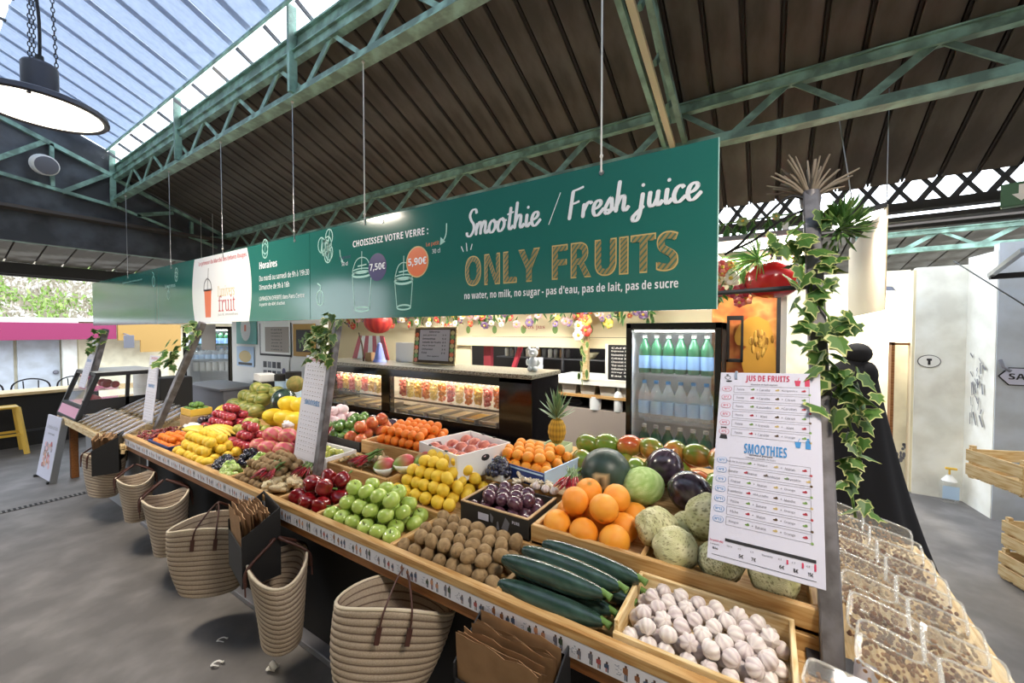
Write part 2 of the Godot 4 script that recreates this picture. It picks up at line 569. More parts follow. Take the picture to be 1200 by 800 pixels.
func structure() -> void:
	struct("floor", "worn grey concrete floor of the market hall", "floor", MB.new().bb(P(-24, -0.2, -7), P(9, 0, 24)), M.floor)
	# drain channel across the aisle
	var d := thing("floor_drain", "slotted drain channel in the concrete floor by the straw baskets", "drain", Vector3.ZERO)
	part(d, "channel", MB.new().bb(P(-5.72, 0.001, 0.1), P(-5.64, 0.003, 1.16)), M.drain)
	var ribs := MB.new()
	for k in 34: ribs.bb(P(-5.72, 0.003, 0.1 + k * 0.031), P(-5.64, 0.006, 0.1 + k * 0.031 + 0.013))
	part(d, "grating", ribs, M.floor)
	# main roof: boards, seam strips and the deck over them
	for side in [0, 1]:
		var r := thing("ceiling", ["dark brown boarded ceiling sloping down over the stall", "dark boarded ceiling sloping down behind the aisle"][side], "ceiling", Vector3.ZERO, "", Basis(), "structure")
		var za := 1.75; var zb := 4.05
		if side: za = -0.55; zb = -2.85
		var sl := 0.435
		var ya := 3.70; var yb := ya - absf(zb - za) * sl
		var bm := MB.new().bar(P(0, ya, za), P(0, yb, zb), 0.162, 0.02, Vector3.UP, 0.004).mesh()
		var sm := MB.new().bar(P(0, ya + 0.006, za), P(0, yb + 0.006, zb), 0.012, 0.024).mesh()
		for k in 71:
			var x := -7.4 + 0.095 + k * 0.191
			part(r, "roof_board", bm, M.roof_board, Transform3D(Basis(), Vector3(x, 0, 0)))
			part(r, "seam_strip", sm, M.roof_seam, Transform3D(Basis(), Vector3(x + 0.0955, 0, 0)))
		part(r, "roof_deck", MB.new().bar(P(-0.7, ya + 0.045, za - 0.02), P(-0.7, yb + 0.045, zb), 13.9, 0.04), M.deck)
	# lantern: translucent ribbed sheets, glazing strip, bars
	for side in [0, 1]:
		var l := thing("skylight", ["translucent ribbed roof sheets of the raised skylight over the aisle", "far slope of the raised skylight"][side], "skylight", Vector3.ZERO, "", Basis(), "structure")
		var s := 1.0 if side == 0 else -1.0
		var zf := func(z: float) -> float: return z if side == 0 else 1.0 - z
		var a := P(0, 4.0, zf.call(1.62)); var b := P(0, 4.435, zf.call(0.64))
		var sm := sheet_mesh(0.9, a, b)
		for k in 15:
			part(l, "roof_sheet", sm, M.sheet, Transform3D(Basis(), Vector3(-7.4 + k * 0.905, 0, 0)))
		part(l, "edge_angle", MB.new().bar(a + Vector3(-7.4, -0.01, 0), a + Vector3(6.2, -0.01, 0), 0.02, 0.02), M.green_paint)
		part(l, "glass_strip", MB.new().bar(P(-0.6, 3.80, zf.call(1.76)), P(-0.6, 3.885, zf.call(1.57)), 13.6, 0.005), M.clear_glass)
		var gb := MB.new().bar(P(0, 3.815, zf.call(1.76)), P(0, 3.905, zf.call(1.585)), 0.014, 0.03).mesh()
		for k in 31: part(l, "glazing_bar", gb, M.dark_metal, Transform3D(Basis(), Vector3(-7.2 + k * 0.44, 0, 0)))
		part(l, "ridge_glass", MB.new().bar(P(-0.6, 4.44, zf.call(0.64)), P(-0.6, 4.46, zf.call(0.54)), 13.6, 0.005), M.clear_glass)
		for k in 31: part(l, "glazing_bar", MB.new().bar(P(-7.2 + k * 0.44, 4.42, zf.call(0.65)), P(-7.2 + k * 0.44, 4.45, zf.call(0.5)), 0.02, 0.02).mesh() if k == 0 else l.get_child(l.get_child_count() - 1).mesh, M.dark_metal, Transform3D(Basis(), Vector3(k * 0.44, 0, 0)))
		# purlin on the truss under the glass
		part(l, "purlin", MB.new().bar(P(-7.4, 3.735, zf.call(1.72)), P(6.2, 3.735, zf.call(1.72)), 0.04, 0.13).bar(P(-7.4, 3.80, zf.call(1.72)), P(6.2, 3.80, zf.call(1.72)), 0.09, 0.014), M.green_paint)
	struct("trim_1", "dark green ridge beam along the top of the skylight", "beam", MB.new().bar(P(-7.4, 4.45, 0.5), P(6.2, 4.45, 0.5), 0.09, 0.1), M.green_paint)
	var t1 := truss_x("roof_truss", "green lattice truss carrying the skylight edge above the banner", -7.4, 6.2, 1.7, 3.37, 3.64, 0.69, -2.9, M.green_paint, 0.055)
	for k in 7:
		part(t1, "post", MB.new().bar(P(-7.32 + k * 2.16 if k else -7.36, 3.25 if k == 0 else 3.37, 1.665), P(-7.32 + k * 2.16 if k else -7.36, 4.0, 1.665), 0.06, 0.03), M.green_paint)
	truss_x("roof_truss", "green lattice truss under the boarded roof behind the banner", -7.4, 6.2, 3.0, 2.87, 3.12, 0.64, -0.23, M.green_paint, 0.055)
	truss_x("roof_truss", "green lattice truss on the opposite side of the skylight", -7.4, 6.2, -0.5, 3.37, 3.64, 0.69, -2.9, M.green_paint, 0.055)
	# rafter truss running down the slope, with a pale conduit under it
	var rt := thing("rafter_truss", "green rafter truss with a pale cable duct running down the roof slope", "roof truss", Vector3.ZERO, "", Basis(), "structure")
	part(rt, "bottom_chord", MB.new().bar(P(-0.63, 3.27, 1.7), P(-0.63, 2.90, 3.0), 0.03, 0.045).bar(P(-0.5, 3.27, 1.7), P(-0.5, 2.90, 3.0), 0.03, 0.045), M.green_paint)
	part(rt, "cable_duct", MB.new().bar(P(-0.575, 3.245, 1.7), P(-0.575, 2.875, 3.0), 0.035, 0.03), M.cream)
	part(rt, "top_chord", MB.new().bar(P(-0.56, 3.62, 1.75), P(-0.56, 3.07, 3.0), 0.05, 0.045), M.green_paint)
	for k in 4: part(rt, "diagonal", MB.new().bar(P(-0.55, 3.27 - k * 0.09, 1.7 + k * 0.32), P(-0.55, 3.6 - (k + 0.5) * 0.14, 1.86 + k * 0.32), 0.02, 0.03), M.green_paint)
	# gable end
	var wl := PackedVector2Array()
	for p in [[4.05, 2.66], [1.75, 3.70], [1.62, 4.0], [0.5, 4.47], [-0.62, 4.0], [-0.75, 3.7], [-2.85, 2.66]]: wl.append(Vector2(-p[0], p[1]))
	var bs := Basis(Vector3(0, 0, 1), Vector3.UP, Vector3(-1, 0, 0))  # polygon x -> world z
	var gl := MB.new().prism(wl, 0.05, Transform3D(Basis(Vector3(0, 0, 1), Vector3(0, 1, 0), Vector3(-1, 0, 0)), P(-7.46, 0, 0)))
	struct("wall_gable", "dark grey panelled gable wall above the far end of the hall", "wall", gl, M.gable_grey)
	struct("wall_right", "plain wall closing the near end of the hall", "wall", MB.new().prism(wl, 0.1, Transform3D(Basis(Vector3(0, 0, 1), Vector3(0, 1, 0), Vector3(-1, 0, 0)), P(6.25, 0, 0))).bb(P(6.2, 0, -3), P(6.3, 2.68, 4.05)), M.gable_grey)
	struct("wall_back", "plain wall behind the aisle", "wall", MB.new().bb(P(-7.4, 0, -2.85), P(6.3, 2.75, -2.95)), M.cream_plaster)
	var gt := thing("gable_truss", "green truss against the dark gable wall with a round white speaker on it", "roof truss", Vector3.ZERO, "", Basis(), "structure")
	part(gt, "top_chord", MB.new().bar(P(-7.36, 4.16, 0.4), P(-7.36, 3.66, 1.66), 0.05, 0.05).bar(P(-7.36, 3.62, 1.7), P(-7.36, 3.08, 3.05), 0.045, 0.045), M.green_paint)
	part(gt, "bottom_chord", MB.new().bar(P(-7.36, 3.44, 0.4), P(-7.36, 3.26, 1.68), 0.04, 0.04).bar(P(-7.36, 3.26, 1.7), P(-7.36, 2.92, 2.85), 0.035, 0.035), M.green_paint)
	for q in [[1.13, 3.36, 1.13, 3.87], [0.72, 3.55, 1.08, 3.88], [1.2, 3.31, 1.62, 3.66], [2.52, 3.04, 2.52, 3.25], [1.9, 3.2, 2.3, 3.33], [2.6, 3.0, 2.95, 3.1]]:
		part(gt, "diagonal", MB.new().bar(P(-7.36, q[1], q[0]), P(-7.36, q[3], q[2]), 0.035, 0.05), M.green_paint)
	var sp := thing("loudspeaker", "round white loudspeaker hanging on the gable truss", "loudspeaker", P(-7.22, 3.56, 1.05), "", rot(0, 8, -105))
	part(sp, "housing", MB.new().lathe([Vector2(0, 0.06), Vector2(0.09, 0.06), Vector2(0.115, 0.045), Vector2(0.12, -0.03), Vector2(0.11, -0.04), Vector2(0, -0.04)], 24), M.white)
	part(sp, "grille", MB.new().lathe([Vector2(0.1, 0.062), Vector2(0.06, 0.068), Vector2(0, 0.07)], 24), M.print_grey)
	part(sp, "bracket", MB.new().tube([Vector3(0, -0.04, 0), Vector3(-0.05, -0.1, 0), Vector3(-0.1, -0.14, 0)], 0.012, 6), M.print_grey)
	# low annex beyond the gable
	var an := thing("ceiling", "low pale ribbed ceiling of the annex beyond the gable", "ceiling", Vector3.ZERO, "", Basis(), "structure")
	var ab := MB.new().bar(P(-8.45, 2.83, 0), P(-9.5, 2.64, 0), 0.27, 0.02, Vector3.UP, 0.004).mesh()
	for k in 22: part(an, "ceiling_board", ab, M.annex_ceiling, Transform3D(Basis(), Vector3(0, 0, 1.8 - k * 0.29)))
	part(an, "roof_deck", MB.new().bar(P(-7.3, 3.04, 1.2), P(-9.6, 2.70, 1.2), 7.0, 0.04), M.deck)
	struct("trim_2", "dark green beam below the gable wall", "beam", MB.new().bar(P(-8.4, 2.84, -2), P(-8.4, 2.84, 4.6), 0.08, 0.11), M.green_paint)
	struct("trim_3", "dark eaves beam where the annex ends", "beam", MB.new().bar(P(-9.5, 2.54, -2), P(-9.5, 2.54, 4.6), 0.1, 0.17).bar(P(-9.62, 2.45, -2), P(-9.62, 2.45, 4.6), 0.14, 0.03), M.dark_beam)
	struct("trim_4", "dark soffit under the gable wall", "soffit", MB.new().bar(P(-7.5, 2.89, -2), P(-7.5, 2.89, 4.6), 0.06, 0.09).bb(P(-7.5, 2.92, -2), P(-8.4, 2.95, 4.6)), M.dark_beam)
	# eaves at the back of the hall: dark crossed lattice with the sky behind
	truss_x("eaves_truss", "dark crossed lattice at the eaves behind the stall", -9.0, 6.2, 4.2, 2.545, 2.80, 0.36, 0.2, M.dark_beam, 0.06, true, 0.026)
	struct("trim_5", "dark boards and gutter below the eaves lattice", "beam", MB.new().bb(P(-9, 2.80, 4.05), P(6.2, 2.86, 4.35)).bb(P(-9, 2.44, 4.2), P(6.2, 2.475, 4.3)).bb(P(-9, 2.405, 4.35), P(6.2, 2.43, 4.4)), M.dark_beam)
	truss_x("pale_truss", "pale cyan lattice truss lit by daylight beyond the eaves", 0.9, 6.2, 6.5, 2.55, 2.74, 0.62, 1.32, M.green_paint, 0.05)
	var fc := thing("ceiling", "pale boarded ceiling beyond the daylit truss", "ceiling", Vector3.ZERO, "", Basis(), "structure")
	var fb := MB.new().bar(P(0, 2.81, 6.5), P(0, 2.42, 9.4), 0.26, 0.02, Vector3.UP, 0.004).mesh()
	for k in 24: part(fc, "ceiling_board", fb, M.annex_ceiling, Transform3D(Basis(), Vector3(-0.4 + k * 0.28, 0, 0)))
	part(fc, "roof_deck", MB.new().bar(P(2.8, 2.86, 6.5), P(2.8, 2.47, 9.4), 7, 0.03), M.deck)
	struct("wall_far", "pale far wall beyond the washroom block", "wall", MB.new().bb(P(-3, 0, 9.3), P(6.5, 2.45, 9.5)), M.cream_plaster)
	# washroom block at the right
	struct("wall_washroom", "white painted washroom wall with a round pictogram", "wall", MB.new().bb(P(1.215, 0, 5.43), P(1.57, 2.22, 5.53)), M.white_plaster)
	struct("wall_corner", "white corner wall with torn black marks", "wall", MB.new().prism(PackedVector2Array([Vector2(1.56, -5.43), Vector2(1.62, -5.05), Vector2(1.72, -5.05), Vector2(1.66, -5.5)]), 2.28, Transform3D(Basis(Vector3.RIGHT, Vector3(0, 0, 1), Vector3(0, -1, 0)), Vector3(0, 0, 0))), M.white_plaster)
	struct("wall_grey", "pale blue-grey wall with the arrow sign", "wall", MB.new().bb(P(1.625, 0, 5.04), P(6.2, 2.34, 5.14)), M.grey_plaster)
	struct("wall_cream", "cream wall with a grey lower half beside the washroom door", "wall", MB.new().bb(P(-0.6, 0.62, 6.3), P(1.36, 2.3, 6.4)), M.cream_plaster)
	struct("wall_dado", "grey painted lower half of the cream wall", "wall", MB.new().bb(P(-0.6, 0, 6.29), P(1.36, 0.62, 6.4)), M.grey_plaster)
	var dr := thing("door_1", "open brown-framed doorway to the washroom", "doorway", Vector3.ZERO, "", Basis(), "structure")
	part(dr, "jamb", MB.new().bb(P(1.06, 0, 5.5), P(1.085, 1.49, 5.62)), M.wood_brown)
	part(dr, "jamb", MB.new().bb(P(1.195, 0, 5.44), P(1.215, 2.2, 5.56)), M.cream)
	part(dr, "lintel", MB.new().bb(P(1.06, 1.46, 5.5), P(1.2, 1.485, 5.6)), M.wood_brown)
	part(dr, "door_leaf", MB.new().bb(P(1.09, 0.02, 5.75), P(1.33, 1.46, 5.78)), M.cream_plaster)
	part(dr, "threshold", MB.new().bb(P(0.9, 0, 5.42), P(1.21, 0.012, 5.5)), M.steel)
	var wl2 := thing("wall_lamp", "round dark-rimmed lamp glowing high on the cream wall", "lamp", P(1.1, 2.05, 6.1))
	part(wl2, "rim", MB.new().lathe([Vector2(0.0, 0.06), Vector2(0.07, 0.05), Vector2(0.1, 0.0), Vector2(0.09, 0.0)], 20), M.lamp_grey)
	part(wl2, "diffuser", MB.new().lathe([Vector2(0.09, 0.0), Vector2(0.05, -0.012), Vector2(0, -0.015)], 20), M.tube_glow)
	part(wl2, "arm", MB.new().tube([Vector3(0, 0.05, 0), Vector3(0, 0.08, -0.2)], 0.01, 6), M.lamp_grey)
	lamp_area(P(1.1, 2.03, 6.1), 0.15, 0.15, 6.0, "fff6e4")
	for k in 14: part(dr, "peeled_patch", MB.new().disc(Vector2.ZERO, 0.008 + 0.012 * rng.randf(), 0.012 + 0.02 * rng.randf(), Transform3D(), 7), M.print_grey, Transform3D(Basis(), P(1.14 + 0.1 * rng.randf(), 0.1 + 0.35 * rng.randf(), 5.747)))


func lamps() -> void:
	# pendant over the aisle; its neighbours hang outside the picture
	for k in 3:
		var at := P([-3.63, 0.9, 5.2][k], 2.90, [0.52, 0.5, 0.5][k])
		var t := thing("pendant_lamp", ["large dark grey pendant lamp on chains at the upper left of the picture", "large dark grey pendant lamp above the garlic end of the stall", "large dark grey pendant lamp at the end of the aisle"][k], "pendant lamp", at, "pendant lamps over the aisle", Basis.from_scale(Vector3.ONE * 1.27))
		part(t, "housing", MB.new().lathe([Vector2(0.0, 0.21), Vector2(0.055, 0.21), Vector2(0.06, 0.2), Vector2(0.06, 0.075), Vector2(0.07, 0.06)], 28), M.lamp_grey)
		part(t, "rim", MB.new().lathe([Vector2(0.06, 0.07), Vector2(0.16, 0.05), Vector2(0.222, 0.022), Vector2(0.228, 0.0), Vector2(0.22, -0.008), Vector2(0.205, -0.002)], 40), M.lamp_grey)
		part(t, "diffuser", MB.new().lathe([Vector2(0.206, 0.0), Vector2(0.15, 0.006), Vector2(0.0, 0.008)], 40), M.lamp_glow)
		part(t, "clip", MB.new().box(Vector3(0.19, -0.004, 0.06), Vector3(0.02, 0.006, 0.012)).box(Vector3(-0.05, -0.004, 0.19), Vector3(0.02, 0.006, 0.012)), M.lamp_grey)
		for c in [Vector3(0.04, 0, 0.035), Vector3(-0.05, 0, 0.01), Vector3(0.02, 0, -0.05)]:
			var ch := MB.new()
			var y := 0.205
			var n := 0
			while y < (0.7 if k == 0 else 0.4):
				var q := PackedVector2Array()
				var ring := []
				for j in 9:
					var a := TAU * j / 8
					var w := Vector3(cos(a) * 0.006, sin(a) * 0.013, 0) if n % 2 == 0 else Vector3(0, sin(a) * 0.013, cos(a) * 0.006)
					ring.append(Vector3(c.x * (1.0 - 0.5 * (y - 0.2)), y, c.z * (1.0 - 0.5 * (y - 0.2))) + w)
				ch.tube(ring, 0.002, 4, false)
				y += 0.021; n += 1
			ch.tube([Vector3(c.x * 0.6, y, c.z * 0.6), Vector3(0, 1.2, 0)], 0.003, 4)
			part(t, "chain", ch, M.dark_metal)
		part(t, "cable", MB.new().tube(curve([Vector3(0.0, 0.2, 0.0), Vector3(0.015, 0.4, 0.0), Vector3(-0.01, 0.7, 0.01), Vector3(0, 1.2, 0)], 6), 0.006, 6).lathe([Vector2(0, 0.25), Vector2(0.014, 0.25), Vector2(0.018, 0.2), Vector2(0.018, 0.19)], 10), M.black_matt)
		lamp_area(at + Vector3(0, -0.018, 0), 0.46, 0.46, 8.6, "fff1dc")


func figure_print() -> StandardMaterial3D:  # printed paper strip with rows of little people and plants
	var im := Image.create(512, 64, false, Image.FORMAT_RGB8)
	im.fill(hexc("d8d8e2"))
	var cols := ["7a2c34", "2c3450", "8a5a3a", "3a4a3c", "6a6a78", "a04a4a", "40506a", "c08a6a"]
	var x := 8
	var k := 0
	while x < 496:
		var cc := hexc(cols[rng.randi() % cols.size()])
		if k % 5 == 4:
			for j in 14: im.fill_rect(Rect2i(x + rng.randi() % 24, 16 + rng.randi() % 34, 5, 2), hexc("7a8498"))
			x += 30
		else:
			var h := 38 + rng.randi() % 16
			im.fill_rect(Rect2i(x + 4, 60 - h, 7, 8), hexc("4a3028"))
			im.fill_rect(Rect2i(x + 1, 68 - h, 13, h / 2 - 4), cc)
			im.fill_rect(Rect2i(x - 2, 70 - h, 3, h / 3), cc)
			im.fill_rect(Rect2i(x + 3, 63 - h / 2, 4, h / 2 - 6), hexc(cols[rng.randi() % cols.size()]))
			im.fill_rect(Rect2i(x + 9, 63 - h / 2, 4, h / 2 - 6), hexc("2a2a38"))
			x += 20 + rng.randi() % 30
		k += 1
	var m := mat("figure_strip", "ffffff", 0.45)
	m.albedo_texture = ImageTexture.create_from_image(im)
	return m


func basket_mesh() -> ArrayMesh:
	var coils := 15
	var h := 0.36
	var light := lin("cdbda9"); var dark := lin("5f4438")
	return MB.new().blob(30, coils * 12, func(phi: float, t: float) -> Vector3:
		var outer := t < 0.5
		var s := t * 2.0 if outer else (1.0 - t) * 2.0
		var wave := 0.0035 * absf(sin(s * coils * PI))
		var a := (0.115 + 0.1 * pow(s, 0.8)) * minf(1.0, s * 14.0) + (wave if outer else -0.012)
		var b := (0.075 + 0.045 * pow(s, 0.8)) * minf(1.0, s * 14.0) + (wave if outer else -0.012)
		if s < 0.003: a = 0.0; b = 0.0
		var dip := (0.035 - 0.05 * absf(cos(phi)) * absf(cos(phi))) * s * s
		var slump := 0.02 * sin(s * PI) * cos(phi * 2.0 + 0.6)
		return Vector3((a + slump) * cos(phi), s * h + dip + (0.0 if outer else 0.006), (b + slump * 0.5) * sin(phi)),
		func(phi: float, t: float, _p: Vector3) -> Color:
			var s := t * 2.0 if t < 0.5 else (1.0 - t) * 2.0
			var q := absf(sin(s * coils * PI))
			return dark if q < 0.4 else light).mesh()


func stall() -> void:
	var strip := figure_print()
	var t := thing("stall_table", "long wooden market stall table with a white printed strip along its front edge", "stall table")
	part(t, "front_lip", MB.new().bb(P(-4.36, 0.732, 1.02), P(0.17, 0.766, 1.052), 0.004), M.wood_x)
	part(t, "lower_rail", MB.new().bb(P(-4.36, 0.642, 1.026), P(0.17, 0.684, 1.052), 0.004), M.wood_brown)
	var sm := MB.new()
	var x := -4.36
	while x < 0.17:
		var x2 := minf(x + 0.42, 0.17)
		sm.quad(P(x, 0.683, 1.019), P(x2, 0.683, 1.019), P(x2, 0.735, 1.019), P(x, 0.735, 1.019))
		x += 0.42
	part(t, "printed_strip", sm, strip)
	part(t, "strip_backing", MB.new().bb(P(-4.36, 0.683, 1.021), P(0.17, 0.735, 1.05)), M.white)
	for k in 6: part(t, "deck_plank", MB.new().bb(P(-4.36, 0.70, 1.052 + k * 0.048), P(0.17, 0.724, 1.097 + k * 0.048), 0.002), M.wood_x)
	part(t, "middle_deck", MB.new().bb(P(-4.36, 0.70, 1.34), P(0.17, 0.768, 1.75), 0.003), M.wood_x)
	part(t, "rear_deck", MB.new().bb(P(-4.36, 0.70, 1.67), P(-1.4, 0.845, 2.13), 0.003), M.wood_x)
	part(t, "rear_deck", MB.new().bb(P(-1.4, 0.70, 1.67), P(-0.79, 0.845, 2.42), 0.003), M.wood_x)
	part(t, "rear_deck", MB.new().bb(P(-0.79, 0.70, 1.742), P(0.17, 0.845, 2.42), 0.003), M.wood_x)
	part(t, "rear_deck", MB.new().bb(P(-4.36, 0.77, 1.558), P(-1.6, 0.845, 1.67), 0.003), M.wood_x)
	part(t, "base_panel", MB.new().bb(P(-4.36, 0, 1.16), P(0.15, 0.70, 1.2)).bb(P(0.11, 0, 1.2), P(0.15, 0.70, 2.4)), mat("base_black", "120f10", 0.8))
	part(t, "plinth", MB.new().bb(P(-4.36, 0, 1.1), P(0.15, 0.035, 1.16), 0.004), M.print_grey)
	for dx in [-0.725, -1.235, -1.735, -2.06, -2.6]:
		part(t, "divider", MB.new().bb(P(dx - 0.011, 0.72, 1.052), P(dx + 0.011, 0.766, 1.335), 0.003), M.wood_z)
	part(t, "rear_rail", MB.new().bb(P(-2.6, 0.72, 1.325), P(-1.2, 0.78, 1.342), 0.003), M.wood_x)
	# lower left section with its grey side
	var l := thing("side_table", "low pale wooden table with a grey front at the far end of the stall", "stall table")
	part(l, "front_lip", MB.new().bb(P(-6.44, 0.64, 1.0), P(-4.4, 0.675, 1.03), 0.004), M.wood_pale)
	part(l, "table_top", MB.new().bb(P(-6.82, 0.625, 1.03), P(-4.4, 0.655, 1.9), 0.004), M.wood_pale)
	part(l, "lower_rail", MB.new().bb(P(-6.44, 0.60, 1.005), P(-4.4, 0.636, 1.03), 0.004), M.wood_pale)
	part(l, "side_rail", MB.new().bb(P(-6.44, 0.60, 1.0), P(-6.41, 0.625, 1.9), 0.004), M.wood_pale_z)
	part(l, "back_board", MB.new().bb(P(-5.9, 0.655, 1.3), P(-4.5, 0.73, 1.33), 0.004), M.wood_pale)
	part(l, "front_panel", MB.new().bb(P(-6.1, 0, 1.12), P(-4.4, 0.60, 1.16)), mat("panel_grey", "8d8f94", 0.7))
	for q in [[-6.38, 1.08], [-6.38, 1.82], [-4.45, 1.82]]: part(l, "leg", MB.new().bb(P(q[0] - 0.03, 0, q[1] - 0.03), P(q[0] + 0.03, 0.60, q[1] + 0.03), 0.004), M.wood_brown)
	# straw baskets hanging from the front rail
	var bm := basket_mesh()
	var rim := MB.new()
	var ring := []
	for k in 37:
		var phi := TAU * k / 36
		ring.append(Vector3(0.212 * cos(phi), 0.362 + 0.035 - 0.05 * cos(phi) * cos(phi), 0.117 * sin(phi)))
	rim.tube(ring, 0.0065, 6, false)
	var rimm := rim.mesh()
	var spots := [
		[-1.18, 0.93, 0.235, 46.0, 1.02, -12.0, "big straw basket with its mouth gaping open, nearest the kiwis"],
		[-1.86, 0.95, 0.165, -22.0, 1.0, 4.0, "straw basket below the middle paper bag holder"],
		[-2.55, 0.92, 0.165, 48.0, 1.02, -5.0, "wide straw basket with a dark handle hanging below the small kiwis"],
		[-3.2, 0.95, 0.175, -14.0, 0.98, 6.0, "straw basket turned edge-on, hanging below the grapes"],
		[-3.83, 0.955, 0.225, -10.0, 0.85, 3.0, "narrow straw basket hanging below the lemons"],
		[-4.72, 0.96, 0.2, 10.0, 0.98, -3.0, "straw basket hanging in front of the grey panel, farthest along the stall"]]
	for s in spots:
		var b := thing("straw_basket", s[6], "basket", P(s[0], s[2], s[1]), "straw baskets hanging along the stall", Basis.from_euler(Vector3(deg_to_rad(s[5] * 0.4), deg_to_rad(s[3]), deg_to_rad(s[5]))).scaled(Vector3.ONE * s[4]))
		part(b, "body", bm, M.straw)
		part(b, "rim", rimm, M.straw_rim)
		for sz in [-1.0, 1.0]:
			part(b, "handle", MB.new().tube(curve([Vector3(-0.05, 0.33, 0.129 * sz), Vector3(-0.045, 0.40, 0.118 * sz), Vector3(-0.012, 0.475, 0.02 * sz), Vector3(0.012, 0.475, 0.02 * sz), Vector3(0.045, 0.40, 0.118 * sz), Vector3(0.05, 0.33, 0.129 * sz)], 5), 0.007, 6, true, 0.5), M.leather)
			for sx in [-0.05, 0.05]: part(b, "strap_end", MB.new().box(Vector3(sx, 0.32, 0.13 * sz), Vector3(0.018, 0.06, 0.006), Basis(), 0.002), M.leather)
	# black holders full of brown paper bags
	var hold := [
		[-0.615, 0.955, 0.30, 0.25, 0.0, "black wall holder stuffed with brown paper bags in front of the cucumbers"],
		[-2.06, 0.93, 0.27, 0.28, -12.0, "black wall holder with crumpled brown paper bags below the ginger"],
		[-4.55, 0.965, 0.26, 0.25, -20.0, "black wall holder of brown paper bags where the two tables meet"]]
	for hd in hold:
		var b := thing("bag_holder", hd[5], "bag holder", P(hd[0], 0.46 if hd[4] < -5.0 else 0.43, hd[1]), "paper bag holders on the stall front", yaw(hd[4]))
		var w: float = hd[2]; var hh: float = hd[3]
		part(b, "back_plate", MB.new().bb(Vector3(-w / 2, 0, -0.075), Vector3(w / 2, hh + 0.04, -0.07)), M.black_matt)
		part(b, "front_plate", MB.new().bb(Vector3(-w / 2, 0, 0.075), Vector3(w / 2, hh * 0.62, 0.08)), M.black_matt)
		for s in [-1.0, 1.0]: part(b, "side_plate", MB.new().prism(PackedVector2Array([Vector2(-0.075, 0), Vector2(0.08, 0), Vector2(0.08, hh * 0.8), Vector2(-0.075, hh + 0.04)]), 0.005, Transform3D(Basis(Vector3(0, 0, 1), Vector3.UP, Vector3(-1, 0, 0)), Vector3(s * w / 2, 0, 0))), M.black_matt)
		part(b, "base_plate", MB.new().bb(Vector3(-w / 2, 0, -0.075), Vector3(w / 2, 0.005, 0.08)), M.black_matt)
		for k in 8:
			var bag := MB.new()
			var z := 0.06 - k * 0.0165
			var top := hh + 0.02 + rng.randf() * 0.03
			var lean := 0.012 + rng.randf() * 0.012
			var dx := (rng.randf() - 0.5) * 0.02
			var pts := []
			for j in 9: pts.append(Vector3(lerpf(-w * 0.46, w * 0.46, j / 8.0) + dx, top + 0.004 * sin(j * 2.1 + k), z + lean + 0.004 * sin(j * 1.7 + k * 2.0)))
			for j in 8:
				var lo0 := Vector3(pts[j].x, 0.01, z); var lo1 := Vector3(pts[j + 1].x, 0.01, z)
				bag.quad(lo0, lo1, pts[j + 1], pts[j])
				var bk := Vector3(0, -0.004, -0.005)
				bag.quad(lo1 + bk, lo0 + bk, pts[j] + bk, pts[j + 1] + bk)
				bag.quad(pts[j], pts[j + 1], pts[j + 1] + bk, pts[j] + bk)
			part(b, "paper_bag", bag, M.kraft if k % 2 else M.kraft_dark)
	# litter on the floor
	var li := [[-2.35, 0.9, "small white paper curl lying on the floor below the wide basket"], [-2.2, 0.82, "torn white scrap of paper on the floor in the aisle"], [-1.95, 0.95, "crumpled grey tissue on the floor under the stall"]]
	for k in 3:
		var mb := MB.new()
		var ring2 := []
		for j in 7: ring2.append(Vector3(0.016 * cos(j * 1.1), 0.005 + 0.012 * absf(sin(j * 1.3)), 0.02 * sin(j * 0.9)))
		mb.tube(curve(ring2, 3), [0.004, 0.006, 0.008][k], 5, true, 0.4)
		if k == 2: mb.tube([Vector3(0, 0.01, 0), Vector3(0.01, 0.05, 0.01), Vector3(0.03, 0.02, 0.0)], 0.014, 6, true, 0.4)
		solo("paper_scrap", li[k][2], "paper scrap", mb, M.white, P(li[k][0], 0.0, li[k][1]))


func dot_print() -> StandardMaterial3D:  # small price list print, too small to read in the photograph
	var im := Image.create(192, 512, false, Image.FORMAT_RGB8)
	im.fill(hexc("d8d8e6"))
	for r in 22:
		var y := 26 + r * 21
		if r == 10 or r == 11: continue
		for k in 7: im.fill_rect(Rect2i(18 + k * 22 + rng.randi() % 4, y, 5 + rng.randi() % 8, 3), hexc(["5a5a6a", "7a5a52", "8a8a96", "4a4a54"][rng.randi() % 4]))
		if r % 2: im.fill_rect(Rect2i(10, y + 9, 172, 1), hexc("a8a8bc"))
	var m := mat("price_list_print", "ffffff", 0.45)
	m.albedo_texture = ImageTexture.create_from_image(im)
	return m


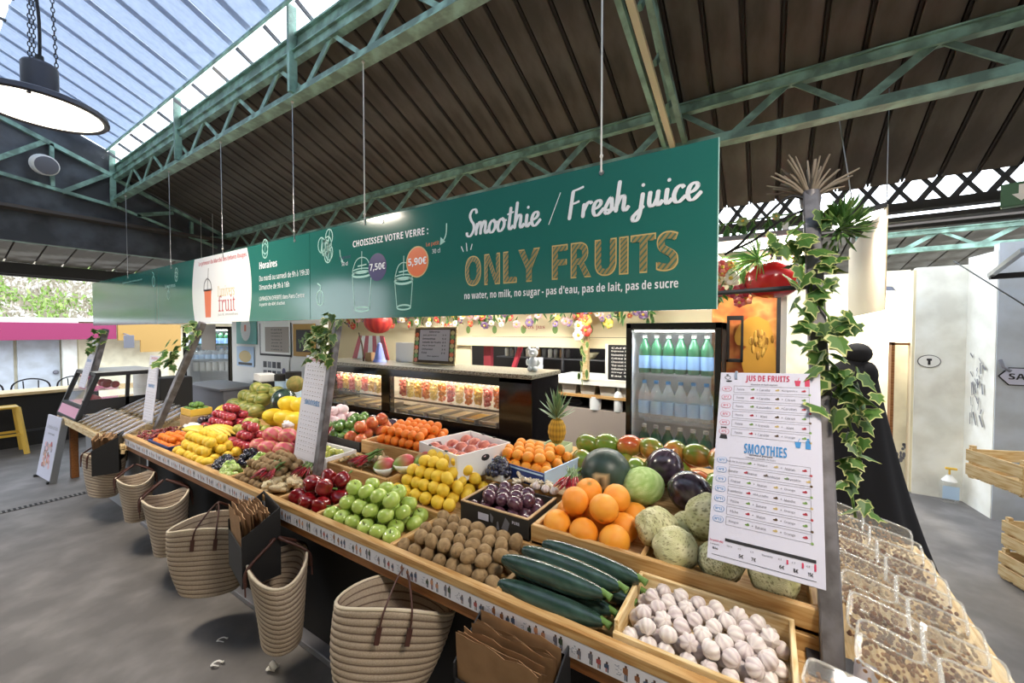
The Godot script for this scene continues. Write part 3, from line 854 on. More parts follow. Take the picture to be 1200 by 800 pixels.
func leaf_mesh(w: float, h: float, lobes: bool, c0: Color, c1: Color) -> ArrayMesh:
	var mb := MB.new()
	var out := [Vector2(0, 0), Vector2(0.28, -0.12), Vector2(0.5, 0.1), Vector2(0.34, 0.3), Vector2(0.47, 0.55), Vector2(0.2, 0.62), Vector2(0, 1.0)] if lobes else [Vector2(0, 0), Vector2(0.2, 0.15), Vector2(0.27, 0.4), Vector2(0.2, 0.7), Vector2(0, 1.0)]
	for s in [-1.0, 1.0]:
		for i in out.size() - 1:
			var a: Vector2 = out[i]; var b: Vector2 = out[i + 1]
			var ca := Vector3(0, 0.06 * sin(0.35 * PI) * h, 0.35 * h)
			var pa := Vector3(a.x * w * s, -absf(a.x) * 0.25 * w, a.y * h); var pb := Vector3(b.x * w * s, -absf(b.x) * 0.25 * w, b.y * h)
			var na := Vector3.UP
			var na2 := Vector3(s * 0.3, 1, -0.1).normalized(); var nb2 := Vector3(s * 0.3, 1, 0.1).normalized()
			mb.col = c0
			var i0 := mb.pt(ca, Vector3(s * 0.15, 1, 0).normalized())
			var i1 := mb.pt(ca.lerp(pa, 0.82), na2); var i2 := mb.pt(ca.lerp(pb, 0.82), nb2)
			mb.col = c1
			var i3 := mb.pt(ca.lerp(pa, 0.84), na2); var i4 := mb.pt(ca.lerp(pb, 0.84), nb2)
			var i5 := mb.pt(pa, na2); var i6 := mb.pt(pb, nb2)
			for q in [[i0, i1, i2], [i1, i3, i2], [i2, i3, i4], [i3, i5, i4], [i4, i5, i6]]:
				mb.ix.append_array(PackedInt32Array([q[0], q[2], q[1]] if s < 0 else q))
	return mb.mesh()


func ivy(label: String, path: Array, count: int, size: float, spread: float, group := "") -> void:
	var t := thing("ivy_vine", label, "ivy", Vector3.ZERO, group)
	part(t, "stem", MB.new().tube(curve(path, 5), 0.004, 5), M.stem_green)
	var ms := [leaf_mesh(size, size * 1.1, true, lin("3f6428"), lin("a3a868")), leaf_mesh(size * 0.8, size * 0.95, true, lin("35562a"), lin("7d9250")), leaf_mesh(size * 1.15, size * 1.2, true, lin("4c7030"), lin("b6ba7c"))]
	var cv := curve(path, 12)
	for k in count:
		var p: Vector3 = cv[int(float(k) / count * (cv.size() - 1))]
		var q := p + Vector3(rng.randf_range(-1, 1), rng.randf_range(-0.6, 0.6), rng.randf_range(-0.2, 1)) * spread
		part(t, "leaf", ms[k % 3], M.leaf, Transform3D(Basis.from_euler(Vector3(rng.randf_range(0.3, 1.5), rng.randf_range(-1.6, 1.6), rng.randf_range(-0.6, 0.6))).scaled(Vector3.ONE * rng.randf_range(0.7, 1.15)), q))


func totem(label: String, base: Vector3, top: Vector3, w: float) -> Node3D:
	var t := thing("sign_post", label, "sign post")
	part(t, "pole", MB.new().bar(base, top, w, w, Vector3(0, 0, 1), 0.004), M.pole_grey)
	part(t, "foot_plate", MB.new().box(base + Vector3(0, 0.004, 0), Vector3(w * 2.2, 0.008, w * 2.2), Basis(), 0.002), M.dark_metal)
	return t


func pill(mb: MB, c: Vector2, w: float, h: float, xf: Transform3D) -> void:
	var p := PackedVector2Array()
	for k in 16:
		var a := TAU * (k + 0.5) / 16
		p.append(c + Vector2(cos(a) * h / 2 + signf(cos(a)) * (w - h) / 2, sin(a) * h / 2))
	mb.prism(p, 0.0, xf)


func frame_lines(mb: MB, a: Vector2, b: Vector2, th: float, xf: Transform3D) -> void:
	for q in [[a, Vector2(b.x, a.y)], [Vector2(a.x, b.y), b], [a, Vector2(a.x, b.y)], [Vector2(b.x, a.y), b]]:
		mb.ribbon([q[0], q[1]], th, xf)


func totems() -> void:
	var pr := dot_print()
	# the big menu board at the near end
	var t := totem("tall grey post with the juice and smoothie menu board, wound with ivy", P(0.153, 0.727, 1.30), P(0.128, 2.12, 1.90), 0.05)
	var bs := Basis.from_euler(Vector3(deg_to_rad(-29.1), deg_to_rad(-7.5), deg_to_rad(3.2)))
	var board := thing("menu_board", "white menu board headed JUS DE FRUITS and SMOOTHIES", "menu board", P(-0.003, 1.207, 1.401), "", bs)
	var W := 0.273; var H := 0.589
	part(board, "panel", MB.new().bb(Vector3(-W / 2, -H / 2, -0.004), Vector3(W / 2, H / 2, 0), 0.001), M.board_white)
	part(board, "clamp", MB.new().bb(Vector3(-W / 2 + 0.045, H / 2 - 0.025, -0.006), Vector3(-W / 2 + 0.052, H / 2 + 0.004, 0.004)), M.steel)
	var I := Basis()
	var zz := 0.0012
	var xf := Transform3D(I, Vector3(0, 0, zz))
	var px := func(x: float, y: float) -> Vector3: return Vector3(-W / 2 + x * W, H / 2 - y * H, zz * 1.6)
	txt(board, "JUS DE FRUITS", px.call(0.5, 0.04), I, W * 0.44, 0.026, M.print_crimson)
	txt(board, "Vitamine et hydratation", px.call(0.47, 0.073), I, W * 0.27, 0.007, M.print_grey, null, false, 8.0)
	txt(board, "SMOOTHIES", px.call(0.5, 0.435), I, W * 0.4, 0.03, M.print_blue)
	txt(board, "Onctueux et gourmand", px.call(0.46, 0.467), I, W * 0.22, 0.007, M.print_black, null, false, 8.0)
	txt(board, "L'énergie, naturelle, du fruit !", px.call(0.46, 0.482), I, W * 0.28, 0.006, M.print_grey, null, false, 8.0)
	var rows := [["Pomme", "Carotte", "Gingembre"], ["Pomme", "Carotte", "Citron"], ["Pomme", "Concombre", "Carottes"], ["Pomme", "Kiwi", "Citron"], ["Pomme", "Grenade", "Kiwi"], ["Pomme", "Carotte", "Orange"],
		["Fruit de la passion", "Mangue", "Ananas"], ["Banane", "Fraise", "Framboise", "Myrtille"], ["Fraise", "Ananas", "Orange"], ["Framboise", "Myrtille", "Menthe"], ["Pomme", "Banane", "Orange"], ["Pêche", "Melon", "Orange"], ["Mangue", "Banane", "Orange"]]
	var lines := MB.new()
	var f := font("Droid Sans", 400)
	var icon := [MB.new(), MB.new(), MB.new(), MB.new()]
	for r in 13:
		var y := 0.103 + r * 0.0502 if r < 6 else 0.512 + (r - 6) * 0.0497
		var c2 := Vector2(-W / 2 + W * 0.083, H / 2 - H * y)
		var bdg := MB.new(); var bdf := MB.new()
		pill(bdg, c2, 0.029, 0.018, xf)
		pill(bdf, c2, 0.0265, 0.016, Transform3D(I, Vector3(0, 0, zz * 1.3)))
		part(board, "number_badge", bdg, M.print_crimson if r < 6 else M.print_blue)
		part(board, "badge_fill", bdf, M.board_white)
		txt(board, "N°%d" % (r + 1), Vector3(c2.x, c2.y, zz * 1.6), I, 0.014 if r < 9 else 0.018, 0.008, M.print_crimson if r < 6 else M.print_blue, null, false, 6.0)
		frame_lines(lines, Vector2(-W / 2 + W * 0.16, c2.y - 0.0115), Vector2(-W / 2 + W * 0.9, c2.y + 0.0115), 0.0008, xf)
		var n: int = rows[r].size()
		for k in n:
			var cx := 0.16 + 0.74 * (k + 0.5) / n
			var ww: float = minf(0.0042 * rows[r][k].length(), 0.06)
			txt(board, rows[r][k], px.call(cx - 0.05, y + 0.001), I, ww, 0.0075, M.print_grey, f, false, 10.0)
			var ic: MB = icon[(r * 2 + k) % 4]
			var at := Vector2(-W / 2 + W * (cx + 0.075), c2.y)
			ic.disc(at, 0.006, 0.0026, xf, 8); ic.disc(at + Vector2(0.002, 0.002), 0.003, 0.0028, xf, 8)
			if k < n - 1: txt(board, "+", px.call(cx + 0.37 / n, y), I, 0.004, 0.004, M.print_grey, null, false, 8.0)
		icon[r % 4].disc(Vector2(-W / 2 + W * 0.905, c2.y - 0.011), 0.0035, 0.0035, xf, 8)
	part(board, "frame_lines", lines, M.print_grey)
	var icm := [M.print_green, M.print_gold, M.print_red, M.stem_brown]
	for k in 4: part(board, "fruit_print", icon[k], icm[k])
	# blender, juicer, cup and bottle marks
	var mk := MB.new()
	mk.prism(PackedVector2Array([Vector2(-0.126, 0.062), Vector2(-0.103, 0.062), Vector2(-0.106, 0.075), Vector2(-0.123, 0.075)]), 0, xf)
	mk.bb(Vector3(-0.124, 0.098, zz), Vector3(-0.107, 0.101, zz * 1.2))
	frame_lines(mk, Vector2(-0.122, 0.077), Vector2(-0.109, 0.098), 0.0012, xf)
	mk.disc(Vector2(-0.109, 0.262), 0.009, 0.003, xf); mk.disc(Vector2(-0.115, 0.285), 0.004, 0.0025, xf)
	mk.ribbon(curve([Vector2(-0.123, 0.275), Vector2(-0.113, 0.268), Vector2(-0.105, 0.274), Vector2(-0.11, 0.281), Vector2(-0.123, 0.277)], 4), 0.0018, xf)
	part(board, "appliance_print", mk, M.print_black)
	for q in [[0.262, M.print_crimson], [0.068, M.print_blue]]:
		var cb := MB.new()
		var y: float = q[0]
		cb.prism(PackedVector2Array([Vector2(0.076, y - 0.011), Vector2(0.086, y - 0.011), Vector2(0.089, y + 0.007), Vector2(0.073, y + 0.007)]), 0, xf)
		cb.ribbon([Vector2(0.081, y + 0.006), Vector2(0.085, y + 0.017)], 0.0012, xf)
		cb.prism(PackedVector2Array([Vector2(0.099, y - 0.012), Vector2(0.111, y - 0.012), Vector2(0.111, y + 0.01), Vector2(0.107, y + 0.014), Vector2(0.103, y + 0.014), Vector2(0.099, y + 0.01)]), 0, xf)
		cb.bb(Vector3(0.1025, y + 0.0155, zz), Vector3(0.1075, y + 0.019, zz * 1.2))
		part(board, "cup_and_bottle_print", cb, q[1])
	var foot := MB.new()
	foot.bb(Vector3(-0.092, -0.239, zz), Vector3(0.118, -0.231, zz * 1.2))
	foot.ribbon([Vector2(-0.125, -0.281), Vector2(0.118, -0.281)], 0.001, xf)
	part(board, "price_bar", foot, M.print_black)
	txt(board, "Le petit déj", Vector3(-0.114, -0.244, zz), I, 0.034, 0.007, M.print_crimson, null, false, 8.0)
	txt(board, "à emporter", Vector3(-0.118, -0.254, zz), I, 0.024, 0.005, M.print_black, f, false, 8.0)
	txt(board, "Bio", Vector3(-0.116, -0.264, zz), I, 0.014, 0.006, M.print_black, null, false, 8.0)
	txt(board, "Verre", Vector3(-0.08, -0.25, zz), I, 0.014, 0.005, M.print_grey, f, false, 8.0)
	txt(board, "Bouteille", Vector3(0.012, -0.25, zz), I, 0.025, 0.005, M.print_grey, f, false, 8.0)
	var prices := [[-0.05, "5€"], [-0.02, "7€"], [0.045, "6€"], [0.075, "8€"], [0.106, "15€"]]
	for q in prices:
		txt(board, q[1], Vector3(q[0], -0.268, zz), I, 0.011, 0.009, M.print_black, null, false, 6.0)
		txt(board, "cl", Vector3(q[0] - 0.005, -0.25, zz), I, 0.007, 0.005, M.print_grey, f, false, 8.0)
	var pb := MB.new()
	for q in [[0.09, 0.013], [0.116, 0.017], [0.057, 0.011]]: pb.bb(Vector3(q[0] - 0.002, -0.258, zz), Vector3(q[0] + 0.002, -0.258 + q[1], zz * 1.2))
	part(board, "bottle_print", pb, M.print_crimson)
	# rod from the post to the banner end, dried palm fibres and cable on top
	var rod := thing("support_rod", "dark steel rod joining the ivy post to the end of the banner", "rod")
	part(rod, "tube", MB.new().tube([P(-0.2, 1.745, 1.72), P(0.14, 1.755, 1.73)], 0.0085, 8), M.dark_metal)
	var tuft := thing("dried_tuft", "tuft of dried grey palm stalks on top of the ivy post", "dried plant", P(0.128, 2.10, 1.9))
	var tf := MB.new()
	for k in 34:
		var a := rng.randf_range(-1.25, 1.25); var b := rng.randf_range(-0.5, 0.5); var l := rng.randf_range(0.12, 0.19)
		var d := Vector3(sin(a) * cos(b), cos(a) * 0.85, sin(b)).normalized()
		tf.tube([Vector3(0, 0, 0), d * l * 0.5 + Vector3(0, 0.01, 0), d * l], [0.006, 0.005, 0.003], 5)
	part(tuft, "stalks", tf, mat("dried", "8a7f72", 0.9))
	part(tuft, "binding", MB.new().lathe([Vector2(0.03, -0.03), Vector2(0.035, 0.0), Vector2(0.03, 0.03)], 12), M.pole_grey)
	var cb2 := thing("black_cable", "black cable looping from the top of the ivy post", "cable")
	part(cb2, "cable", MB.new().tube(curve([P(0.12, 2.09, 1.88), P(0.06, 2.11, 1.86), P(-0.02, 2.04, 1.86), P(-0.1, 1.96, 1.9), P(-0.16, 1.93, 1.95)], 6), 0.006, 6).tube(curve([P(0.12, 2.06, 1.88), P(0.04, 2.03, 1.87), P(-0.05, 1.97, 1.9), P(-0.14, 1.94, 1.95)], 6), 0.005, 6), M.black_matt)
	ivy("variegated ivy winding up the tall post by the menu board", [P(0.13, 2.02, 1.84), P(0.05, 1.93, 1.78), P(0.15, 1.85, 1.77), P(0.12, 1.74, 1.7), P(0.17, 1.63, 1.65), P(0.13, 1.55, 1.62), P(0.19, 1.47, 1.58), P(0.17, 1.40, 1.55)], 84, 0.062, 0.065)
	ivy("ivy trailing down beside the menu board to the black cloth", [P(0.19, 1.47, 1.57), P(0.24, 1.40, 1.56), P(0.21, 1.33, 1.56), P(0.235, 1.24, 1.55), P(0.215, 1.15, 1.54), P(0.225, 1.05, 1.53)], 28, 0.052, 0.035)
	# bushy fern sprig
	var fs := thing("fern_sprig", "bushy green fern sprig tied near the top of the ivy post", "plant", P(0.18, 1.97, 1.84))
	var fm := MB.new()
	for k in 170:
		var d := Vector3(rng.randf_range(-0.3, 1), rng.randf_range(-0.7, 0.9), rng.randf_range(-0.5, 0.7)).normalized()
		var b0 := Vector3(0.03, 0.0, 0) + d * rng.randf_range(0.0, 0.075)
		fm.col = lin(["4f7a3c", "5f8a46", "3c6430", "7a9a58"][k % 4])
		fm.tube([b0, b0 + d * 0.02, b0 + d * 0.045 + Vector3(0, 0.006, 0)], [0.003, 0.008, 0.001], 4, true, 0.35)
	part(fs, "fronds", fm, M.leaf)
	# the three far posts with price lists
	var far := [
		[P(-2.11, 0.727, 1.27), P(-2.10, 1.66, 1.41), P(-2.225, 1.155, 1.32), Vector3(-7.1, 3.0, -2.6), 0.22, 0.6, 0.042, "grey post with a long white price list standing among the peppers and kiwis"],
		[P(-4.62, 0.657, 1.27), P(-4.32, 1.68, 1.55), P(-4.73, 1.072, 1.29), Vector3(-6.1, 3.7, -1.1), 0.205, 0.61, 0.05, "grey post with a white price list between dates and nut packs"],
		[P(-6.36, 0.657, 1.14), P(-6.12, 1.62, 1.3), P(-6.272, 1.248, 1.19), Vector3(-13.6, 3.5, -1.7), 0.2, 0.525, 0.05, "grey post with a white price list in front of the glass pastry case"]]
	for q in far:
		var tt := totem(q[7], q[0], q[1], q[6])
		var bb := Basis.from_euler(Vector3(deg_to_rad(q[3].x), deg_to_rad(q[3].y), deg_to_rad(q[3].z)))
		var pl := part(tt, "price_list", MB.new().bb(Vector3(-q[4] / 2, -q[5] / 2, -0.004), Vector3(q[4] / 2, q[5] / 2, 0), 0.001), M.board_white, Transform3D(bb, q[2]))
		part(pl, "print", MB.new().quad(Vector3(-q[4] / 2 + 0.005, -q[5] / 2 + 0.005, 0.001), Vector3(q[4] / 2 - 0.005, -q[5] / 2 + 0.005, 0.001), Vector3(q[4] / 2 - 0.005, q[5] / 2 - 0.005, 0.001), Vector3(-q[4] / 2 + 0.005, q[5] / 2 - 0.005, 0.001)), pr)
		txt(pl, "SMOOTHIES", Vector3(0, 0.03, 0.002), Basis(), q[4] * 0.62, 0.028, M.print_blue, null, false, 6.0)
		txt(pl, "JUS DE FRUITS", Vector3(0, q[5] / 2 - 0.025, 0.002), Basis(), q[4] * 0.62, 0.022, M.print_crimson, null, false, 6.0)
	ivy("olive green leaf bunch on the post among the peppers", [P(-2.06, 1.66, 1.36), P(-2.09, 1.58, 1.35), P(-2.12, 1.5, 1.34), P(-2.10, 1.46, 1.34)], 60, 0.055, 0.08, "leaf bunches on the price list posts")
	ivy("pale green leaves wound round the leaning post by the nut packs", [P(-4.34, 1.66, 1.54), P(-4.4, 1.55, 1.5), P(-4.52, 1.42, 1.4), P(-4.48, 1.32, 1.38)], 34, 0.075, 0.09, "leaf bunches on the price list posts")
	ivy("small green leaves on the post before the pastry case", [P(-6.13, 1.62, 1.3), P(-6.18, 1.52, 1.27), P(-6.2, 1.42, 1.25)], 22, 0.07, 0.07, "leaf bunches on the price list posts")


# brush-script strokes, x advancing, baseline at 0, x-height 0.5
func script_letters() -> Dictionary:
	var V := func(a: Array) -> Array:
		var o := []
		for k in range(0, a.size(), 2): o.append(Vector2(a[k], a[k + 1]))
		return o
	return {
		"S": [0.42, [V.call([0.42, 0.82, 0.36, 0.98, 0.2, 0.98, 0.1, 0.8, 0.18, 0.6, 0.32, 0.42, 0.34, 0.2, 0.2, 0.0, 0.04, 0.04, 0.02, 0.16])]],
		"m": [0.62, [V.call([0.06, 0.46, 0.06, 0.0]), V.call([0.06, 0.2, 0.16, 0.46, 0.25, 0.46, 0.27, 0.3, 0.27, 0.0]), V.call([0.27, 0.2, 0.37, 0.46, 0.46, 0.46, 0.48, 0.28, 0.48, 0.08, 0.56, 0.02, 0.64, 0.14])]],
		"o": [0.4, [V.call([0.26, 0.46, 0.12, 0.42, 0.04, 0.22, 0.1, 0.03, 0.22, 0.02, 0.32, 0.18, 0.3, 0.38, 0.2, 0.47, 0.3, 0.36, 0.42, 0.38])]],
		"t": [0.32, [V.call([0.16, 0.82, 0.15, 0.4, 0.15, 0.1, 0.22, 0.01, 0.33, 0.14]), V.call([0.02, 0.56, 0.3, 0.62])]],
		"h": [0.46, [V.call([0.1, 0.96, 0.09, 0.5, 0.08, 0.0]), V.call([0.08, 0.18, 0.18, 0.44, 0.29, 0.46, 0.31, 0.28, 0.31, 0.08, 0.38, 0.01, 0.48, 0.14])]],
		"i": [0.26, [V.call([0.1, 0.46, 0.1, 0.1, 0.16, 0.01, 0.27, 0.14]), V.call([0.1, 0.66, 0.11, 0.7])]],
		"e": [0.4, [V.call([0.06, 0.2, 0.22, 0.26, 0.3, 0.38, 0.22, 0.47, 0.1, 0.4, 0.06, 0.2, 0.12, 0.03, 0.24, 0.01, 0.42, 0.2])]],
		"F": [0.5, [V.call([0.14, 0.94, 0.12, 0.5, 0.1, 0.0]), V.call([0.1, 0.92, 0.3, 0.95, 0.5, 1.0]), V.call([0.12, 0.5, 0.26, 0.52, 0.4, 0.56])]],
		"r": [0.36, [V.call([0.08, 0.46, 0.08, 0.0]), V.call([0.08, 0.2, 0.18, 0.42, 0.28, 0.48, 0.34, 0.4])]],
		"s": [0.34, [V.call([0.02, 0.1, 0.2, 0.48, 0.26, 0.3, 0.26, 0.1, 0.14, 0.0, 0.06, 0.08, 0.14, 0.12, 0.26, 0.08, 0.36, 0.16])]],
		"j": [0.28, [V.call([0.14, 0.46, 0.13, 0.0, 0.08, -0.3, -0.04, -0.36, -0.08, -0.24, 0.04, -0.1, 0.22, 0.06]), V.call([0.16, 0.68, 0.17, 0.72])]],
		"u": [0.46, [V.call([0.08, 0.46, 0.08, 0.14, 0.14, 0.01, 0.24, 0.06, 0.31, 0.24]), V.call([0.31, 0.46, 0.31, 0.1, 0.37, 0.01, 0.47, 0.14])]],
		"c": [0.36, [V.call([0.3, 0.38, 0.22, 0.47, 0.1, 0.4, 0.05, 0.2, 0.11, 0.03, 0.22, 0.01, 0.38, 0.16])]],
		"/": [0.5, [V.call([0.1, -0.05, 0.42, 0.95])]]}


func script_text(parent: Node, s: String, x: float, y: float, k: float, z: float, m: Material, thick := 0.1, shear := 0.12) -> void:
	var L := script_letters()
	var mb := MB.new()
	var lift := 0.0
	for ch in s:
		if ch == " ":
			x += 0.26 * k
			continue
		if ch == "i" or ch == "j":
			var dp := Vector2(x + (0.12 + 0.68 * shear) * k, y + 0.68 * k)
			mb.disc(dp, 0.055 * k, 0.055 * k, Transform3D(Basis(), Vector3(0, 0, z + lift)), 12)
		for st in L[ch][1]:
			if st.size() == 2 and ch in "ij": continue
			var pts := curve(st, 7)
			var w := []
			var o := []
			for i in pts.size():
				var t: Vector2 = (pts[mini(i + 1, pts.size() - 1)] - pts[maxi(i - 1, 0)]).normalized()
				var e := minf(1.0, minf(i, pts.size() - 1 - i) / 2.0 + 0.55)
				w.append(k * (thick * (0.55 + 0.75 * absf(t.y)) * e if ch != "/" else 0.03))
				o.append(Vector2(x + (pts[i].x + pts[i].y * shear) * k, y + pts[i].y * k))
			for i in o.size() - 1:  # each bit a hair further out, so that crossings stay clean
				mb.ribbon([o[i], o[i + 1] + (o[i + 1] - o[i]) * 0.15], [w[i], w[i + 1]], Transform3D(Basis(), Vector3(0, 0, z + lift)))
				lift += 0.000003
		x += L[ch][0] * k
	part(parent, "lettering", mb, m)


func banner() -> void:
	var z := -1.7 + 0.006
	var b := thing("hanging_banner", "long teal banner hanging over the stall, lettered Smoothie / Fresh juice ONLY FRUITS", "banner")
	var joints := [-8.62, -6.0, -4.93, -3.72, -2.85, -0.164]
	var xs := [[-8.62, -6.004], [-6.0, -2.855], [-2.851, -0.164]]
	for q in xs: part(b, "panel", MB.new().bb(Vector3(q[0], 1.684, -1.706), Vector3(q[1], 2.326, -1.694), 0.001), M.teal)
	part(b, "edge_strip", MB.new().bb(Vector3(-0.166, 1.684, -1.708), Vector3(-0.163, 2.326, -1.692)), M.print_pale)
	for x in [-6.95, -5.5, -4.25, -3.05, -2.05, -0.62]:
		part(b, "eyelet", MB.new().tube([Vector3(x, 2.29, -1.71), Vector3(x, 2.29, -1.69)], 0.012, 10), M.steel)
	var f := font("Droid Sans", 700)
	var g := font("Droid Sans", 400)
	var I := Basis()
	var zt := z + 0.001
	script_text(b, "Smoothie / Fresh juice", -1.375, 2.108, 0.137, zt, M.print_white)
	# sketched hatched capitals
	var hatch := Image.create(128, 128, false, Image.FORMAT_RGB8)
	for yy in 128:
		for xx in 128: hatch.set_pixel(xx, yy, hexc("9a8250") if ((xx + yy) % 16) < 10 else hexc("35685c"))
	var hm := mat("hatch_gold", "ffffff", 0.45)
	hm.albedo_texture = ImageTexture.create_from_image(hatch)
	hm.uv1_triplanar = true; hm.uv1_scale = Vector3(6, 6, 6)
	var hm2: StandardMaterial3D = hm.duplicate()
	hm2.uv1_scale = Vector3(2.0, 2.0, 2.0)
	var caps := [["O", -1.33, 0.115], ["N", -1.205, 0.105], ["L", -1.095, 0.085], ["Y", -0.985, 0.13], ["F", -0.82, 0.085], ["R", -0.715, 0.105], ["U", -0.6, 0.105], ["T", -0.44, 0.11], ["S", -0.345, 0.09]]
	for q in caps:
		txt(b, q[0], Vector3(q[1], 1.921, zt), I, q[2] * 0.9 + 0.004, 0.16, M.print_gold, f, false, 1.0)
		txt(b, q[0], Vector3(q[1], 1.921, zt + 0.001), I, q[2] * 0.9 - 0.006, 0.148, hm2, f, false, 1.0)
	part(b, "lettering", MB.new().bb(Vector3(-0.54, 1.841, zt - 0.0005), Vector3(-0.5, 2.001, zt)), M.print_gold)
	part(b, "lettering", MB.new().bb(Vector3(-0.535, 1.847, zt), Vector3(-0.505, 1.995, zt + 0.001)), hm)
	txt(b, "no water, no milk, no sugar - pas d'eau, pas de lait, pas de sucre", Vector3(-0.846, 1.786, zt), I, 1.088, 0.05, M.print_white, f, false, 1.5)
	txt(b, "CHOISISSEZ VOTRE VERRE :", Vector3(-2.0, 2.18, zt), I, 0.69, 0.042, M.print_white, f, false, 2.0)
	txt(b, "Le grand", Vector3(-2.435, 2.101, zt), I, 0.12, 0.03, M.print_navy, g, false, 4.0)
	txt(b, "50 cl", Vector3(-2.436, 2.06, zt), I, 0.065, 0.026, M.print_white, g, false, 4.0)
	txt(b, "Le petit", Vector3(-1.621, 2.098, zt), I, 0.1, 0.03, M.print_orange, g, false, 4.0)
	txt(b, "30 cl", Vector3(-1.595, 2.057, zt), I, 0.06, 0.026, M.print_white, g, false, 4.0)
	txt(b, "Horaires", Vector3(-3.59, 2.148, zt), I, 0.28, 0.06, M.print_white, f, true, 3.0)
	txt(b, "Du mardi au samedi de 9h à 19h30", Vector3(-3.593, 2.04, zt), I, 0.73, 0.045, M.print_white, g, true, 3.0)
	txt(b, "Dimanche de 9h à 16h", Vector3(-3.595, 1.966, zt), I, 0.46, 0.045, M.print_white, g, true, 3.0)
	txt(b, "LIVRAISON OFFERTE dans Paris Centre", Vector3(-3.599, 1.872, zt), I, 0.67, 0.034, M.print_white, g, true, 3.0)
	txt(b, "A partir de 40€ d'achat", Vector3(-3.6, 1.82, zt), I, 0.4, 0.034, M.print_white, g, true, 3.0)
	txt(b, "Commandez votre panier", Vector3(-6.8, 2.232, zt), I, 0.75, 0.03, M.print_pale, g, false, 4.0)
	txt(b, "Suivez-nous", Vector3(-5.55, 2.1, zt), I, 0.3, 0.04, M.print_pale, g, false, 4.0)
	var xf := Transform3D(I, Vector3(0, 0, zt))
	# white barrel-shaped field with the logo
	var wp := PackedVector2Array()
	for k in 11: wp.append(Vector2(-4.86 - 0.1 * sin(PI * (0.15 + 0.75 * k / 10.0)), lerpf(1.686, 2.322, k / 10.0)))
	for k in 11: wp.append(Vector2(-3.83 + 0.1 * sin(PI * (0.15 + 0.75 * (10 - k) / 10.0)), lerpf(2.322, 1.686, k / 10.0)))
	part(b, "white_field", MB.new().prism(wp, 0.0, Transform3D(I, Vector3(0, 0, z + 0.0003))), M.white_gloss)
	txt(b, "Le primeur du Marché des Enfants Rouges", Vector3(-4.3, 2.262, zt), I, 0.98, 0.055, M.print_red, f, false, 3.0)
	txt(b, "l'univers", Vector3(-4.21, 1.975, zt), I, 0.34, 0.1, M.print_gold, font("Droid Serif", 400), false, 3.0)
	txt(b, "fruit", Vector3(-4.2, 1.86, zt), I, 0.34, 0.15, M.print_red, font("Droid Serif", 400), false, 3.0)
	txt(b, "jus & smoothies", Vector3(-4.18, 1.755, zt), I, 0.4, 0.03, M.print_grey, g, false, 4.0)
	part(b, "logo_cup", MB.new().prism(PackedVector2Array([Vector2(-4.655, 1.735), Vector2(-4.535, 1.735), Vector2(-4.515, 2.0), Vector2(-4.675, 2.0)]), 0, xf), M.print_orange)
	var dome := MB.new()
	dome.ribbon(curve([Vector2(-4.68, 2.0), Vector2(-4.665, 2.07), Vector2(-4.6, 2.11), Vector2(-4.53, 2.07), Vector2(-4.51, 2.0)], 5), 0.015, xf)
	dome.ribbon([Vector2(-4.69, 2.0), Vector2(-4.5, 2.0)], 0.018, xf)
	dome.ribbon([Vector2(-4.6, 2.0), Vector2(-4.57, 2.21)], 0.012, xf)
	part(b, "logo_lid", dome, M.print_grey)
	# line drawings: cups, arrows, fruit
	for q in [[-2.257, 1.745, 1.975, 0.075, 0.098], [-1.862, 1.745, 1.905, 0.06, 0.078]]:
		var cx: float = q[0]
		var dr := MB.new()
		dr.ribbon([Vector2(cx - q[4], q[2]), Vector2(cx - q[3], q[1])], 0.006, xf)
		dr.ribbon([Vector2(cx + q[4], q[2]), Vector2(cx + q[3], q[1])], 0.006, xf)
		for e in [[q[1], q[3], 0.014, 0.01], [q[2], q[4], 0.018, 0.014], [q[2] + 0.022, q[4], 0.016, 0.007]]:
			var el := []
			for k in 19: el.append(Vector2(cx + e[1] * cos(TAU * k / 18), e[0] + e[2] * sin(TAU * k / 18)))
			dr.ribbon(el, e[3], xf)
		dr.ribbon(curve([Vector2(cx - q[4], q[2] + 0.02), Vector2(cx - q[4] * 0.6, q[2] + 0.09), Vector2(cx, q[2] + 0.11), Vector2(cx + q[4] * 0.6, q[2] + 0.09), Vector2(cx + q[4], q[2] + 0.02)], 5), 0.006, xf)
		dr.ribbon([Vector2(cx, q[2] + 0.03), Vector2(cx + 0.004, q[2] + 0.15)], 0.006, xf)
		dr.ribbon([Vector2(cx - 0.04, q[2] + 0.055), Vector2(cx + 0.05, q[2] + 0.06)], 0.008, xf)
		part(b, "cup_drawing", dr, M.print_pale)
	var dr := MB.new()
	dr.ribbon(curve([Vector2(-2.49, 2.16), Vector2(-2.48, 2.11), Vector2(-2.455, 2.08)], 5), 0.007, xf)
	dr.prism(PackedVector2Array([Vector2(-2.475, 2.1), Vector2(-2.44, 2.065), Vector2(-2.475, 2.075)]), 0, xf)
	part(b, "arrow_drawing", dr, M.print_pale)
	dr = MB.new()
	dr.ribbon(curve([Vector2(-1.515, 2.2), Vector2(-1.52, 2.14), Vector2(-1.545, 2.1)], 5), 0.008, xf)
	dr.prism(PackedVector2Array([Vector2(-1.56, 2.13), Vector2(-1.565, 2.085), Vector2(-1.525, 2.1)]), 0, xf)
	part(b, "arrow_drawing", dr, M.print_pale)
	for q in [[-1.395, 2.03, -1.41, 2.06], [-1.37, 2.03, -1.375, 2.075], [-1.345, 2.035, -1.335, 2.065]]: part(b, "dash", MB.new().ribbon([Vector2(q[0], q[1]), Vector2(q[2], q[3])], 0.006, xf), M.print_white)
